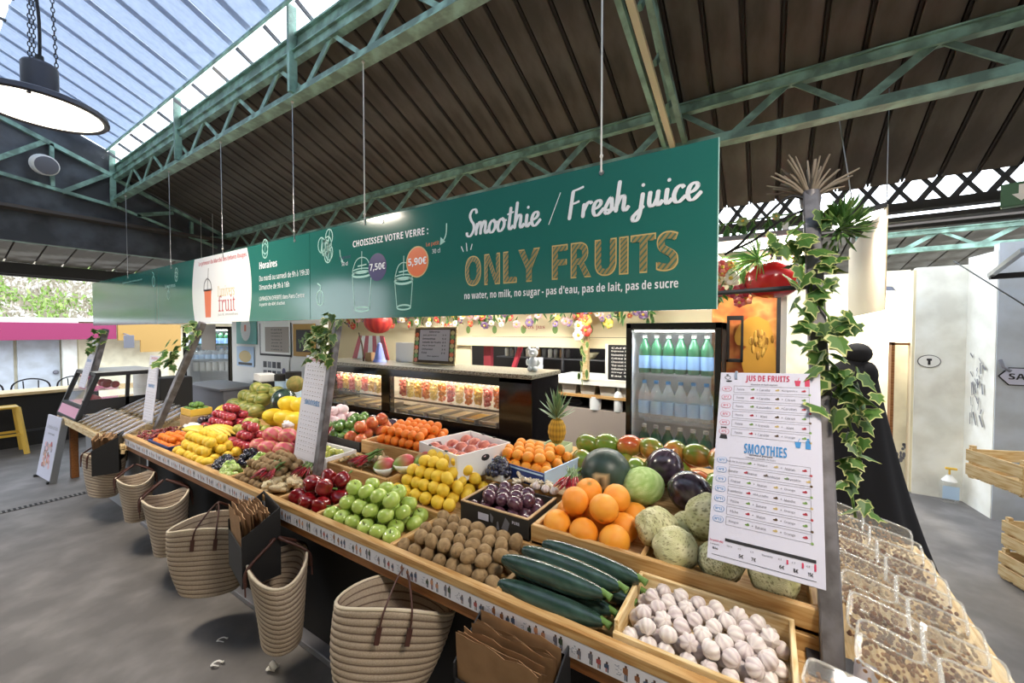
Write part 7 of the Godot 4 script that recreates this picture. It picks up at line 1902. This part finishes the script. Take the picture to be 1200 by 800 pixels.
	# jars and boxes at the back of the far heap
	for q in [[-3.95, 2.06, 0.07, 0.3, "tall clear jar with a black lid nearest the green melons"], [-3.78, 2.07, 0.065, 0.33, "tall clear jar with a black lid beside the drinks boxes"]]:
		var j := thing("storage_jar", q[4], "jar", P(q[0], 0.846, q[1]))
		part(j, "jar", MB.new().lathe([Vector2(0, 0), Vector2(q[2], 0), Vector2(q[2], q[3]), Vector2(0, q[3])], 18), M.print_paleblue)
		part(j, "lid", MB.new().lathe([Vector2(q[2] * 1.05, q[3] - 0.02), Vector2(q[2] * 1.05, q[3] + 0.04), Vector2(0, q[3] + 0.045)], 18), M.black_matt)
		part(j, "base_ring", MB.new().lathe([Vector2(q[2] * 1.04, 0), Vector2(q[2] * 1.04, 0.03)], 18), M.black_matt)
	var cb := thing("drinks_carton", "grey carton with a black lid standing behind the avocados", "carton", P(-4.2, 0.848, 2.02), "", yaw(-12))
	part(cb, "body", MB.new().bb(Vector3(-0.14, 0, -0.07), Vector3(0.14, 0.2, 0.07), 0.003), mat("carton_grey", "b8bcc4", 0.5))
	part(cb, "lid", MB.new().bb(Vector3(-0.145, 0.2, -0.075), Vector3(0.145, 0.26, 0.075), 0.003), M.black_matt)
	part(cb, "upper_tray", MB.new().bb(Vector3(-0.135, 0.26, -0.07), Vector3(0.1, 0.33, 0.07), 0.003), M.carton_white)
	solo("honey_jar", "small amber jar with a cream lid beside the yellow punnet", "jar", MB.new().lathe([Vector2(0, 0), Vector2(0.04, 0), Vector2(0.042, 0.07), Vector2(0.035, 0.085), Vector2(0.044, 0.087), Vector2(0.044, 0.11), Vector2(0, 0.112)], 16), mat("amber", "a8783c", 0.2), P(-4.0, 0.847, 1.62))
	# grey worktop behind
	struct("wall_display", "white display wall behind the far end of the stall", "wall", MB.new().bb(P(-7.4, 0, 3.05), P(-4.85, 2.3, 3.12)), M.white)
	solo("grey_worktop", "grey steel worktop in front of the display wall", "worktop", MB.new().bb(Vector3(-0.6, 0, -0.25), Vector3(0.6, 0.03, 0.25), 0.004).bb(Vector3(-0.58, -0.8, -0.22), Vector3(0.58, 0, 0.2)), M.print_grey, P(-6.55, 0.82, 2.55))
	fridge("far drinks fridge with black frame and rows of bottles", P(-7.95, 0.02, 2.9), yaw(42), 0.72, 1.66, 0.45, [[1.34, 6, "green", 0.26, "the top shelf of the far fridge"], [1.08, 6, "clear", 0.22, "the middle shelf of the far fridge"]], "in the far fridge")
	for k in 6: solo("black_lid_jar", "white jar on the lower shelf of the far fridge, %s along" % NTH[k], "jar", MB.new().lathe([Vector2(0, 0), Vector2(0.045, 0), Vector2(0.045, 0.12), Vector2(0.048, 0.12), Vector2(0.048, 0.15), Vector2(0, 0.15)], 12), M.white, P(-7.95, 0.9, 2.9) + yaw(42) * Vector3(-0.25 + k * 0.1, 0.02, -0.16), "jars in the far fridge")
	# posters on the display wall
	var pz := 3.04
	var po := [[-7.2, -6.55, 1.4, 1.8, "teal poster with a white oval logo on the display wall", "teal"], [-7.2, -6.65, 1.05, 1.36, "picture of a yellow dish below the teal poster", "pic"], [-6.45, -5.6, 1.24, 1.72, "framed grey menu on the display wall", "menu"], [-6.4, -5.66, 0.72, 1.2, "collage of small black and white photographs on the display wall", "collage"], [-5.52, -5.0, 1.26, 1.70, "gilt framed dark plant picture on the display wall", "gilt"]]
	for q in po:
		var w: float = q[1] - q[0]; var h: float = q[3] - q[2]
		var p := thing("wall_poster", q[4], "poster", P((q[0] + q[1]) / 2, q[2], pz))
		match q[5]:
			"teal":
				part(p, "sheet", MB.new().bb(Vector3(-w / 2, 0, 0), Vector3(w / 2, h, 0.006)), mat("teal_poster", "58a89c", 0.5))
				part(p, "oval", MB.new().disc(Vector2(-0.02, h * 0.62), 0.16, 0.2, Transform3D(Basis(), Vector3(0, 0, 0.0075)), 24), M.white)
				part(p, "logo_cup", MB.new().bb(Vector3(-0.06, h * 0.5, 0.008), Vector3(0.0, h * 0.75, 0.009)), M.print_orange)
			"pic":
				part(p, "sheet", MB.new().bb(Vector3(-w / 2, 0, 0), Vector3(w / 2, h, 0.006)), M.print_paleblue)
				part(p, "dish_print", MB.new().disc(Vector2(0, h * 0.5), w * 0.36, h * 0.3, Transform3D(Basis(), Vector3(0, 0, 0.0075)), 20), M.print_gold)
				part(p, "caption", MB.new().bb(Vector3(-w * 0.4, 0.02, 0.006), Vector3(w * 0.4, 0.06, 0.008)), M.print_black)
			"menu":
				part(p, "frame", MB.new().bb(Vector3(-w / 2, 0, 0), Vector3(w / 2, h, 0.01)), M.black_matt)
				part(p, "mount", MB.new().bb(Vector3(-w / 2 + 0.03, 0.03, 0.01), Vector3(w / 2, h, 0.012)), M.white)
				part(p, "sheet", MB.new().bb(Vector3(-w * 0.3, 0.06, 0.012), Vector3(w * 0.46, h * 0.88, 0.016)), mat("kraft_grey", "a09488", 0.6))
				for k in 7: txt(p, ["Carte", "Salades 8", "Soupes 6", "Tartines 7", "Jus 5", "Thés 3", "Cafés 2"][k], Vector3(0.07, h * 0.8 - k * 0.048, 0.018), Basis(), 0.3, 0.02, M.print_black, null, false, 10.0)
			"collage":
				part(p, "sheet", MB.new().bb(Vector3(-w / 2, 0, 0), Vector3(w / 2, h, 0.006)), M.white)
				for k in 12: part(p, "photo", MB.new().bb(Vector3(-0.05, -0.045, 0), Vector3(0.05, 0.045, 0.002)), [M.print_black, M.print_grey, M.dark_metal][k % 3], Transform3D(Basis(), Vector3(-w / 2 + 0.09 + (k % 4) * 0.13, h - 0.09 - (k / 4) * 0.13, 0.007)))
				part(p, "portrait", MB.new().disc(Vector2(w * 0.33, h * 0.62), 0.05, 0.06, Transform3D(Basis(), Vector3(0, 0, 0.009)), 14).prism(PackedVector2Array([Vector2(w * 0.2, 0.06), Vector2(w * 0.46, 0.06), Vector2(w * 0.42, h * 0.46), Vector2(w * 0.26, h * 0.46)]), 0, Transform3D(Basis(), Vector3(0, 0, 0.009))), M.print_navy)
			"gilt":
				part(p, "frame", MB.new().bb(Vector3(-w / 2, 0, 0), Vector3(w / 2, h, 0.02), 0.005), M.ochre)
				part(p, "picture", MB.new().bb(Vector3(-w * 0.34, h * 0.14, 0.02), Vector3(w * 0.34, h * 0.82, 0.022)), M.black_matt)
				for k in 10: part(p, "leaf_print", MB.new().disc(Vector2.ZERO, 0.035, 0.02, Transform3D(), 8), M.print_green, Transform3D(rot(0, 0, k * 37), Vector3(rng.randf_range(-0.11, 0.11), h * 0.48 + rng.randf_range(-0.09, 0.1), 0.0235)))
	var hs := thing("hanging_sign", "grey paper sign hanging in front of the far fridge", "sign", P(-7.05, 1.32, 2.6))
	part(hs, "sheet", MB.new().bb(Vector3(-0.24, 0, 0), Vector3(0.24, 0.38, 0.008)), M.kraft_grey)
	part(hs, "string", MB.new().tube([Vector3(-0.2, 0.38, 0), Vector3(-0.2, 1.99, 0)], 0.003, 4).tube([Vector3(0.2, 0.38, 0), Vector3(0.2, 1.99, 0)], 0.003, 4), M.white)
	# bar with bistro chairs and the yellow stool
	var br := thing("bar_counter", "black bar counter with a pale wooden top beyond the far table", "bar counter")
	part(br, "front", MB.new().bb(P(-8.82, 0, -1.0), P(-8.7, 0.70, 1.75)), M.black_matt)
	part(br, "top", MB.new().bb(P(-9.15, 0.72, -1.0), P(-8.6, 0.76, 1.8), 0.004), M.wood_pale_z)
	part(br, "shelf_edge", MB.new().bb(P(-8.7, 0.2, -1.0), P(-8.68, 0.23, 1.75)), M.dark_metal)
	var st := thing("yellow_stool", "yellow metal bar stool standing at the black bar", "stool", P(-8.32, 0, 0.78))
	part(st, "seat", MB.new().bb(Vector3(-0.14, 0.60, -0.14), Vector3(0.14, 0.625, 0.14), 0.01), M.yellow_paint)
	for sx in [-1.0, 1.0]:
		for sz in [-1.0, 1.0]: part(st, "leg", MB.new().bar(Vector3(sx * 0.18, 0, sz * 0.18), Vector3(sx * 0.12, 0.61, sz * 0.12), 0.045, 0.03, Vector3(1, 0, 1)), M.yellow_paint)
	for s in [-1.0, 1.0]:
		part(st, "stretcher", MB.new().bar(Vector3(-0.155, 0.22, s * 0.155), Vector3(0.155, 0.22, s * 0.155), 0.02, 0.03), M.yellow_paint)
		part(st, "stretcher", MB.new().bar(Vector3(s * 0.15, 0.26, -0.15), Vector3(s * 0.15, 0.26, 0.15), 0.02, 0.03), M.yellow_paint)
	for k in 3:
		var ch := thing("bistro_chair", ["black wire bistro chair behind the bar, closest to the picture edge", "black wire bistro chair behind the bar, middle one", "black wire bistro chair behind the bar, beside the pastry case"][k], "chair", P(-9.7, 0, 0.75 + k * 0.48), "bistro chairs", yaw(90))
		part(ch, "seat", MB.new().bb(Vector3(-0.18, 0.44, -0.18), Vector3(0.18, 0.46, 0.18), 0.006), M.black_matt)
		part(ch, "backrest", MB.new().tube(curve([Vector3(-0.18, 0.45, -0.18), Vector3(-0.19, 0.75, -0.22), Vector3(0, 0.84, -0.24), Vector3(0.19, 0.75, -0.22), Vector3(0.18, 0.45, -0.18)], 6), 0.012, 6).tube([Vector3(-0.07, 0.45, -0.18), Vector3(-0.08, 0.81, -0.23)], 0.008, 5).tube([Vector3(0.07, 0.45, -0.18), Vector3(0.08, 0.81, -0.23)], 0.008, 5), M.black_matt)
		for q in [[-1, -1], [1, -1], [-1, 1], [1, 1]]: part(ch, "leg", MB.new().tube([Vector3(q[0] * 0.17, 0.45, q[1] * 0.17), Vector3(q[0] * 0.2, 0, q[1] * 0.2)], 0.011, 6), M.black_matt)
	# shop front opposite
	var sw := thing("wall_left", "pale shop front with grey shutters across the passage", "wall", Vector3.ZERO, "", Basis(), "structure")
	part(sw, "facade", MB.new().bb(Q(-11.2, 0.3, -3), Q(-11.05, 1.8, 6)), M.cream_plaster)
	for q in [[-0.3, 0.65], [0.72, 1.18], [1.22, 1.72], [1.95, 3.3], [3.4, 4.6]]: part(sw, "shutter", MB.new().bb(Q(-11.05, 0.05, q[0]), Q(-11.0, 1.5, q[1]), 0.01), M.grey_plaster if q[0] < 1.9 else M.cream_plaster)
	part(sw, "pillar", MB.new().bb(Q(-11.05, 0, 1.74), Q(-10.9, 1.5, 1.92)), M.white_plaster)
	part(sw, "gutter", MB.new().bb(Q(-11.25, 1.78, -3), Q(-10.7, 1.84, 6)), M.white)
	part(sw, "door_knob", MB.new().ball(Q(-10.98, 0.85, 1.66), 0.05, 8, 6), M.print_grey)
	var aw := thing("shop_awning", "magenta awning valance with white lettering on the shop front", "awning")
	part(aw, "valance", MB.new().bb(Q(-10.66, 1.45, -3), Q(-10.62, 1.75, 2.4)), M.magenta)
	part(aw, "roof_panel", MB.new().bar(Q(-10.64, 1.76, -0.3), Q(-11.05, 1.79, -0.3), 5.4, 0.02), M.white)
	txt(aw, "Traiteur", Q(-10.61, 1.62, 0.62), Basis(Vector3.UP, PI / 2), 0.95, 0.16, M.white, font("Droid Serif", 700))
	var yb := thing("ochre_board", "ochre yellow shop board next to the magenta awning", "shop board")
	part(yb, "board", MB.new().bb(Q(-10.66, 1.42, 2.42), Q(-10.6, 1.74, 3.4)), M.ochre)
	part(yb, "bracket", MB.new().bb(Q(-10.66, 1.5, 2.6), Q(-10.99, 1.54, 2.64)).bb(Q(-10.66, 1.5, 3.2), Q(-10.99, 1.54, 3.24)), M.dark_metal)
	part(yb, "lower_board", MB.new().bb(Q(-10.66, 1.18, 2.75), Q(-10.6, 1.42, 3.4)), M.ochre)
	solo("lantern_sign", "small grey lantern sign hanging before the ochre board", "sign", MB.new().bb(Vector3(-0.02, 0, -0.09), Vector3(0.02, 0.3, 0.09), 0.005).bar(Vector3(0, 0.3, 0), Vector3(-0.372, 0.34, 0), 0.02, 0.02), M.print_grey, Q(-10.3, 1.28, 2.5))
	# hillside hedge beyond, leaves as one mass
	var hg := thing("ivy_bank", "sunlit bank of dry twigs and green creeper above the shop front", "bank", Vector3.ZERO)
	part(hg, "bank", MB.new().bar(Q(-14.2, 1.2, 0.5), Q(-17.0, 3.6, 0.5), 16.0, 0.3), mat("bank_soil", "a89a88", 0.95))
	var mm := MultiMesh.new()
	mm.transform_format = MultiMesh.TRANSFORM_3D
	mm.use_colors = true
	mm.mesh = leaf_mesh(0.09, 0.13, false, Color.WHITE, Color(0.8, 0.8, 0.8))
	mm.instance_count = 16000
	var cn := noise(91, 0.55, 3)
	for k in 16000:
		var f := rng.randf()
		var z := rng.randf_range(-5, 6.0)
		var p := Q(-14.1 - f * 2.7, 1.35 + f * 2.4, z) + Vector3(rng.randf() * 0.25, rng.randf() * 0.3, 0)
		mm.set_instance_transform(k, Transform3D(rnd_basis().scaled(Vector3.ONE * rng.randf_range(0.7, 1.5)), p))
		var g := cn.get_noise_2d(z * 2.0, f * 6.0)
		mm.set_instance_color(k, cmix("6f8f3c", "a8bf6a", rng.randf()) if g > 0.05 else cmix("a89a8a", "ece6de", rng.randf()))
	var mi := MultiMeshInstance3D.new()
	mi.name = "creeper_leaves"
	mi.multimesh = mm
	mi.material_override = M.leaf
	mi.set_meta("kind", "stuff")
	hg.add_child(mi)


func slat_crate(label: String, at: Vector3, turn: float, w: float, h: float, d: float) -> void:
	var t := thing("slatted_crate", label, "crate", at, "slatted crates", yaw(turn))
	for s in [-1.0, 1.0]:
		for r in 2:
			part(t, "slat", MB.new().bb(Vector3(-w / 2, 0.02 + r * h * 0.5, s * d / 2 - 0.004), Vector3(w / 2, 0.02 + r * h * 0.5 + h * 0.4, s * d / 2 + 0.004), 0.001), M.wood_pale)
			part(t, "end_slat", MB.new().bb(Vector3(s * w / 2 - 0.004, 0.02 + r * h * 0.5, -d / 2), Vector3(s * w / 2 + 0.004, 0.02 + r * h * 0.5 + h * 0.4, d / 2), 0.001), M.wood_pale_z)
		for q in [-1.0, 1.0]: part(t, "corner_post", MB.new().bb(Vector3(s * (w / 2 - 0.02) - 0.012, 0, q * (d / 2 - 0.02) - 0.012), Vector3(s * (w / 2 - 0.02) + 0.012, h + 0.03, q * (d / 2 - 0.02) + 0.012)), M.wood_pale)
	for k in 4: part(t, "base_slat", MB.new().bb(Vector3(-w / 2, 0.01, -d / 2 + k * d / 4 + 0.01), Vector3(w / 2, 0.02, -d / 2 + (k + 1) * d / 4 - 0.01)), M.wood_pale)


func right_end() -> void:
	# nut table
	var t := thing("nut_table", "narrow table with a pale edge board carrying boxes of nuts", "table")
	part(t, "top", MB.new().bar(P(0.355, 0.70, 1.05), P(0.355, 0.70, 2.28), 0.35, 0.02), M.wood_pale_z)
	part(t, "edge_board", MB.new().bb(P(0.485, 0.66, 1.05), P(0.545, 0.705, 2.26), 0.004), M.wood_pale_z)
	for q in [[0.2, 1.12], [0.5, 1.12], [0.2, 2.2], [0.5, 2.2]]: part(t, "leg", MB.new().bb(P(q[0] - 0.02, 0, q[1] - 0.02), P(q[0] + 0.02, 0.70, q[1] + 0.02)), M.wood_brown)
	part(t, "side_panel", MB.new().bb(P(0.53, 0.02, 1.08), P(0.54, 0.66, 2.24)), M.kraft)
	if NUTS.is_empty(): NUTS = [nut_mix("8a5a34", "b8885a", 0.028)]
	for c in 2:
		for k in 8:
			var lab: String = ["clear box of nuts, %s from the front in the column beside the ivy post", "clear box of nuts, %s from the front in the column by the edge board"][c] % NTH[k]
			clamshell("nut_box", lab, P(0.255 + c * 0.145, 0.785 - c * 0.036, 1.27 + k * 0.126), Basis.from_euler(Vector3(deg_to_rad(16), deg_to_rad(-10), deg_to_rad(-13))), 0.15, 0.135, 0.055, [0, 2, 0, 1, 2, 0, 2, 1, 0, 2][(k + c) % 10], "nut boxes on the narrow table")
	clamshell("small_nut_box", "small clear box of seeds in front of the ivy post", P(0.14, 0.768, 1.1), rot(0, -12, 0), 0.12, 0.1, 0.06, 0, "")
	var pl := thing("price_stand", "black price stand with a white card between the nut boxes", "price stand", P(0.245, 0.72, 1.2), "", rot(-15, -20, 0))
	part(pl, "plate", MB.new().bb(Vector3(-0.06, 0, -0.004), Vector3(0.09, 0.05, 0.004), 0.001), M.black_matt)
	part(pl, "card", MB.new().bb(Vector3(-0.075, 0.0, -0.03), Vector3(-0.03, 0.085, -0.026)), M.board_white)
	# black cloth draped over a stand
	var cl := thing("black_drape", "black cloth draped over a stand behind the nut table", "cloth", P(0.42, 0, 3.05))
	part(cl, "cloth", MB.new().blob(64, 24, func(phi: float, t2: float) -> Vector3:
		var y := 1.45 * t2
		var r := lerpf(0.5, 0.09, pow(t2, 0.62)) if t2 < 0.985 else 0.02
		r *= 1.0 + (0.07 * sin(phi * 9.0) + 0.04 * sin(phi * 5.0 + 1.0)) * (1.0 - t2)
		return Vector3(cos(phi) * r, y, sin(phi) * r * 0.9)), M.black_cloth)
	part(cl, "knot", MB.new().ball(Vector3(0.02, 1.47, 0), 0.07, 12, 8, Vector3(1, 0.9, 1)).ball(Vector3(0.06, 1.35, 0.05), 0.06, 12, 8, Vector3(0.8, 1.3, 0.8)), M.black_cloth)
	# crates stacked at the edge of the picture
	slat_crate("pale slatted crate standing on the floor at the picture edge", P(1.58, 0.0, 3.8), 20, 0.5, 0.17, 0.34)
	slat_crate("pale slatted crate second in the stack at the picture edge", P(1.59, 0.205, 3.8), 20, 0.5, 0.17, 0.34)
	slat_crate("pale slatted crate pushed back in the stack at the picture edge", P(1.84, 0.41, 3.74), 20, 0.5, 0.17, 0.34)
	slat_crate("pale slatted crate with a blue label jutting from the top of the stack", P(1.45, 0.615, 3.85), 22, 0.52, 0.19, 0.36)
	var lb := get_child(get_child_count() - 1)
	part(lb, "label", MB.new().bb(Vector3(-0.06, 0.02, 0.185), Vector3(0.05, 0.2, 0.188)), mat("label_violet", "6a74c0", 0.5))
	# wall signs
	var si := thing("pictogram_sign", "round white sign with a black tap pictogram on the washroom wall", "sign", P(1.315, 1.31, 5.425))
	part(si, "rim", MB.new().disc(Vector2.ZERO, 0.082, 0.062, Transform3D(), 28), M.print_black)
	part(si, "face", MB.new().disc(Vector2.ZERO, 0.076, 0.056, Transform3D(Basis(), Vector3(0, 0, 0.002)), 28), M.white)
	part(si, "pictogram", MB.new().bb(Vector3(-0.018, 0.006, 0.003), Vector3(0.018, 0.026, 0.004)).bb(Vector3(-0.009, -0.034, 0.003), Vector3(0.009, 0.008, 0.004)), M.print_black)
	var sn := thing("arrow_sign", "pale arrow-shaped sign reading SANITAIRES on the grey wall", "sign", P(1.632, 1.225, 5.03))
	part(sn, "rim", MB.new().prism(PackedVector2Array([Vector2(0, 0), Vector2(0.06, 0.075), Vector2(0.6, 0.075), Vector2(0.6, -0.075), Vector2(0.06, -0.075)]), 0.004), M.print_black)
	part(sn, "face", MB.new().prism(PackedVector2Array([Vector2(0.01, 0), Vector2(0.064, 0.067), Vector2(0.594, 0.067), Vector2(0.594, -0.067), Vector2(0.064, -0.067)]), 0.0, Transform3D(Basis(), Vector3(0, 0, 0.002))), M.board_white)
	txt(sn, "SANITAIRES", Vector3(0.06, 0, 0.004), Basis(), 0.46, 0.05, M.print_black, null, true)
	# torn black remains on the corner wall
	var tr := thing("torn_poster", "torn black remains of a poster on the white corner wall", "torn paper")
	var tm := MB.new()
	var nd := (P(1.62, 0, 5.05) - P(1.56, 0, 5.43)).normalized()
	var o := P(1.556, 0, 5.40)
	var nrm := Vector3(-nd.z, 0, nd.x)
	if nrm.x > 0: nrm = -nrm
	for k in 26:
		var a := rng.randf_range(0.05, 0.24); var y := rng.randf_range(0.85, 1.42)
		var bs := Basis(nd, Vector3.UP, nrm)
		tm.ribbon([Vector2(0, 0), Vector2(rng.randf_range(-0.02, 0.05), rng.randf_range(-0.12, -0.03))], rng.randf_range(0.006, 0.02), Transform3D(bs, o + nd * a + Vector3(0, y, 0) + nrm * 0.004))
	part(tr, "shreds", tm, M.print_grey)
	var ho := thing("coat_hook", "small grey hook on the corner of the white wall", "hook", P(1.64, 1.30, 5.02))
	part(ho, "hook", MB.new().tube([Vector3(0, 0.06, 0), Vector3(0.01, 0, 0.03), Vector3(0.05, -0.03, 0.03)], 0.014, 6), M.print_grey)
	# soap jug on the floor against the wall
	var j := thing("soap_jug", "clear jug with a yellow pump and striped label standing by the washroom wall", "jug", P(1.45, 0.0, 5.34))
	part(j, "body", MB.new().bb(Vector3(-0.06, 0, -0.045), Vector3(0.06, 0.2, 0.045), 0.015), M.clear_plastic)
	part(j, "shoulder", MB.new().lathe([Vector2(0.055, 0.2), Vector2(0.02, 0.25), Vector2(0.02, 0.26)], 12), M.white)
	part(j, "label", MB.new().bb(Vector3(-0.055, 0.04, 0.046), Vector3(0.055, 0.16, 0.048)), M.print_paleblue)
	part(j, "pump", MB.new().tube([Vector3(0, 0.26, 0), Vector3(0, 0.31, 0)], 0.008, 6).bb(Vector3(-0.03, 0.305, -0.012), Vector3(0.05, 0.325, 0.012), 0.004), M.yellow_paint)
	# exit sign under the eaves
	var ex := thing("exit_sign", "green exit sign with white and orange arrows hanging at the picture edge", "sign", P(1.05, 2.25, 3.2), "", yaw(-20))
	part(ex, "housing", MB.new().bb(Vector3(-0.02, 0, -0.03), Vector3(0.3, 0.12, 0.03), 0.004), mat("exit_green", "3f6a4c", 0.5))
	part(ex, "arrow", MB.new().prism(PackedVector2Array([Vector2(0.05, 0.02), Vector2(0.085, 0.06), Vector2(0.065, 0.06), Vector2(0.065, 0.105), Vector2(0.04, 0.105), Vector2(0.04, 0.06), Vector2(0.018, 0.06)]), 0, Transform3D(Basis(), Vector3(0, 0, 0.032))), M.white)
	part(ex, "arrow", MB.new().prism(PackedVector2Array([Vector2(0.09, 0.06), Vector2(0.13, 0.1), Vector2(0.13, 0.08), Vector2(0.25, 0.08), Vector2(0.25, 0.045), Vector2(0.13, 0.045), Vector2(0.13, 0.02)]), 0, Transform3D(Basis(), Vector3(0, 0, 0.032))), M.print_orange)
	part(ex, "hanger", MB.new().tube([Vector3(0.14, 0.12, 0), Vector3(0.14, 0.85, 0)], 0.006, 5), M.dark_beam)
	var sc := thing("stay_cable", "thin dark cable stretched slantwise in front of the grey wall", "cable")
	part(sc, "cable", MB.new().tube([P(1.187, 2.133, 4.4), P(1.256, 1.76, 3.6), P(1.28, 1.6, 3.3)], 0.004, 5), M.black_matt)
	var am := thing("folding_arm", "grey folding awning arm above the grey wall at the picture edge", "awning arm")
	part(am, "arm", MB.new().bar(P(1.436, 2.028, 4.6), P(1.395, 2.127, 4.0), 0.03, 0.03), M.steel)
	part(am, "slat", MB.new().bar(P(1.436, 2.02, 4.6), P(2.1, 2.03, 4.55), 0.05, 0.04), M.black_matt)
	part(am, "wall_bracket", MB.new().bar(P(2.1, 2.03, 4.55), P(2.1, 2.03, 5.04), 0.04, 0.04), M.black_matt)
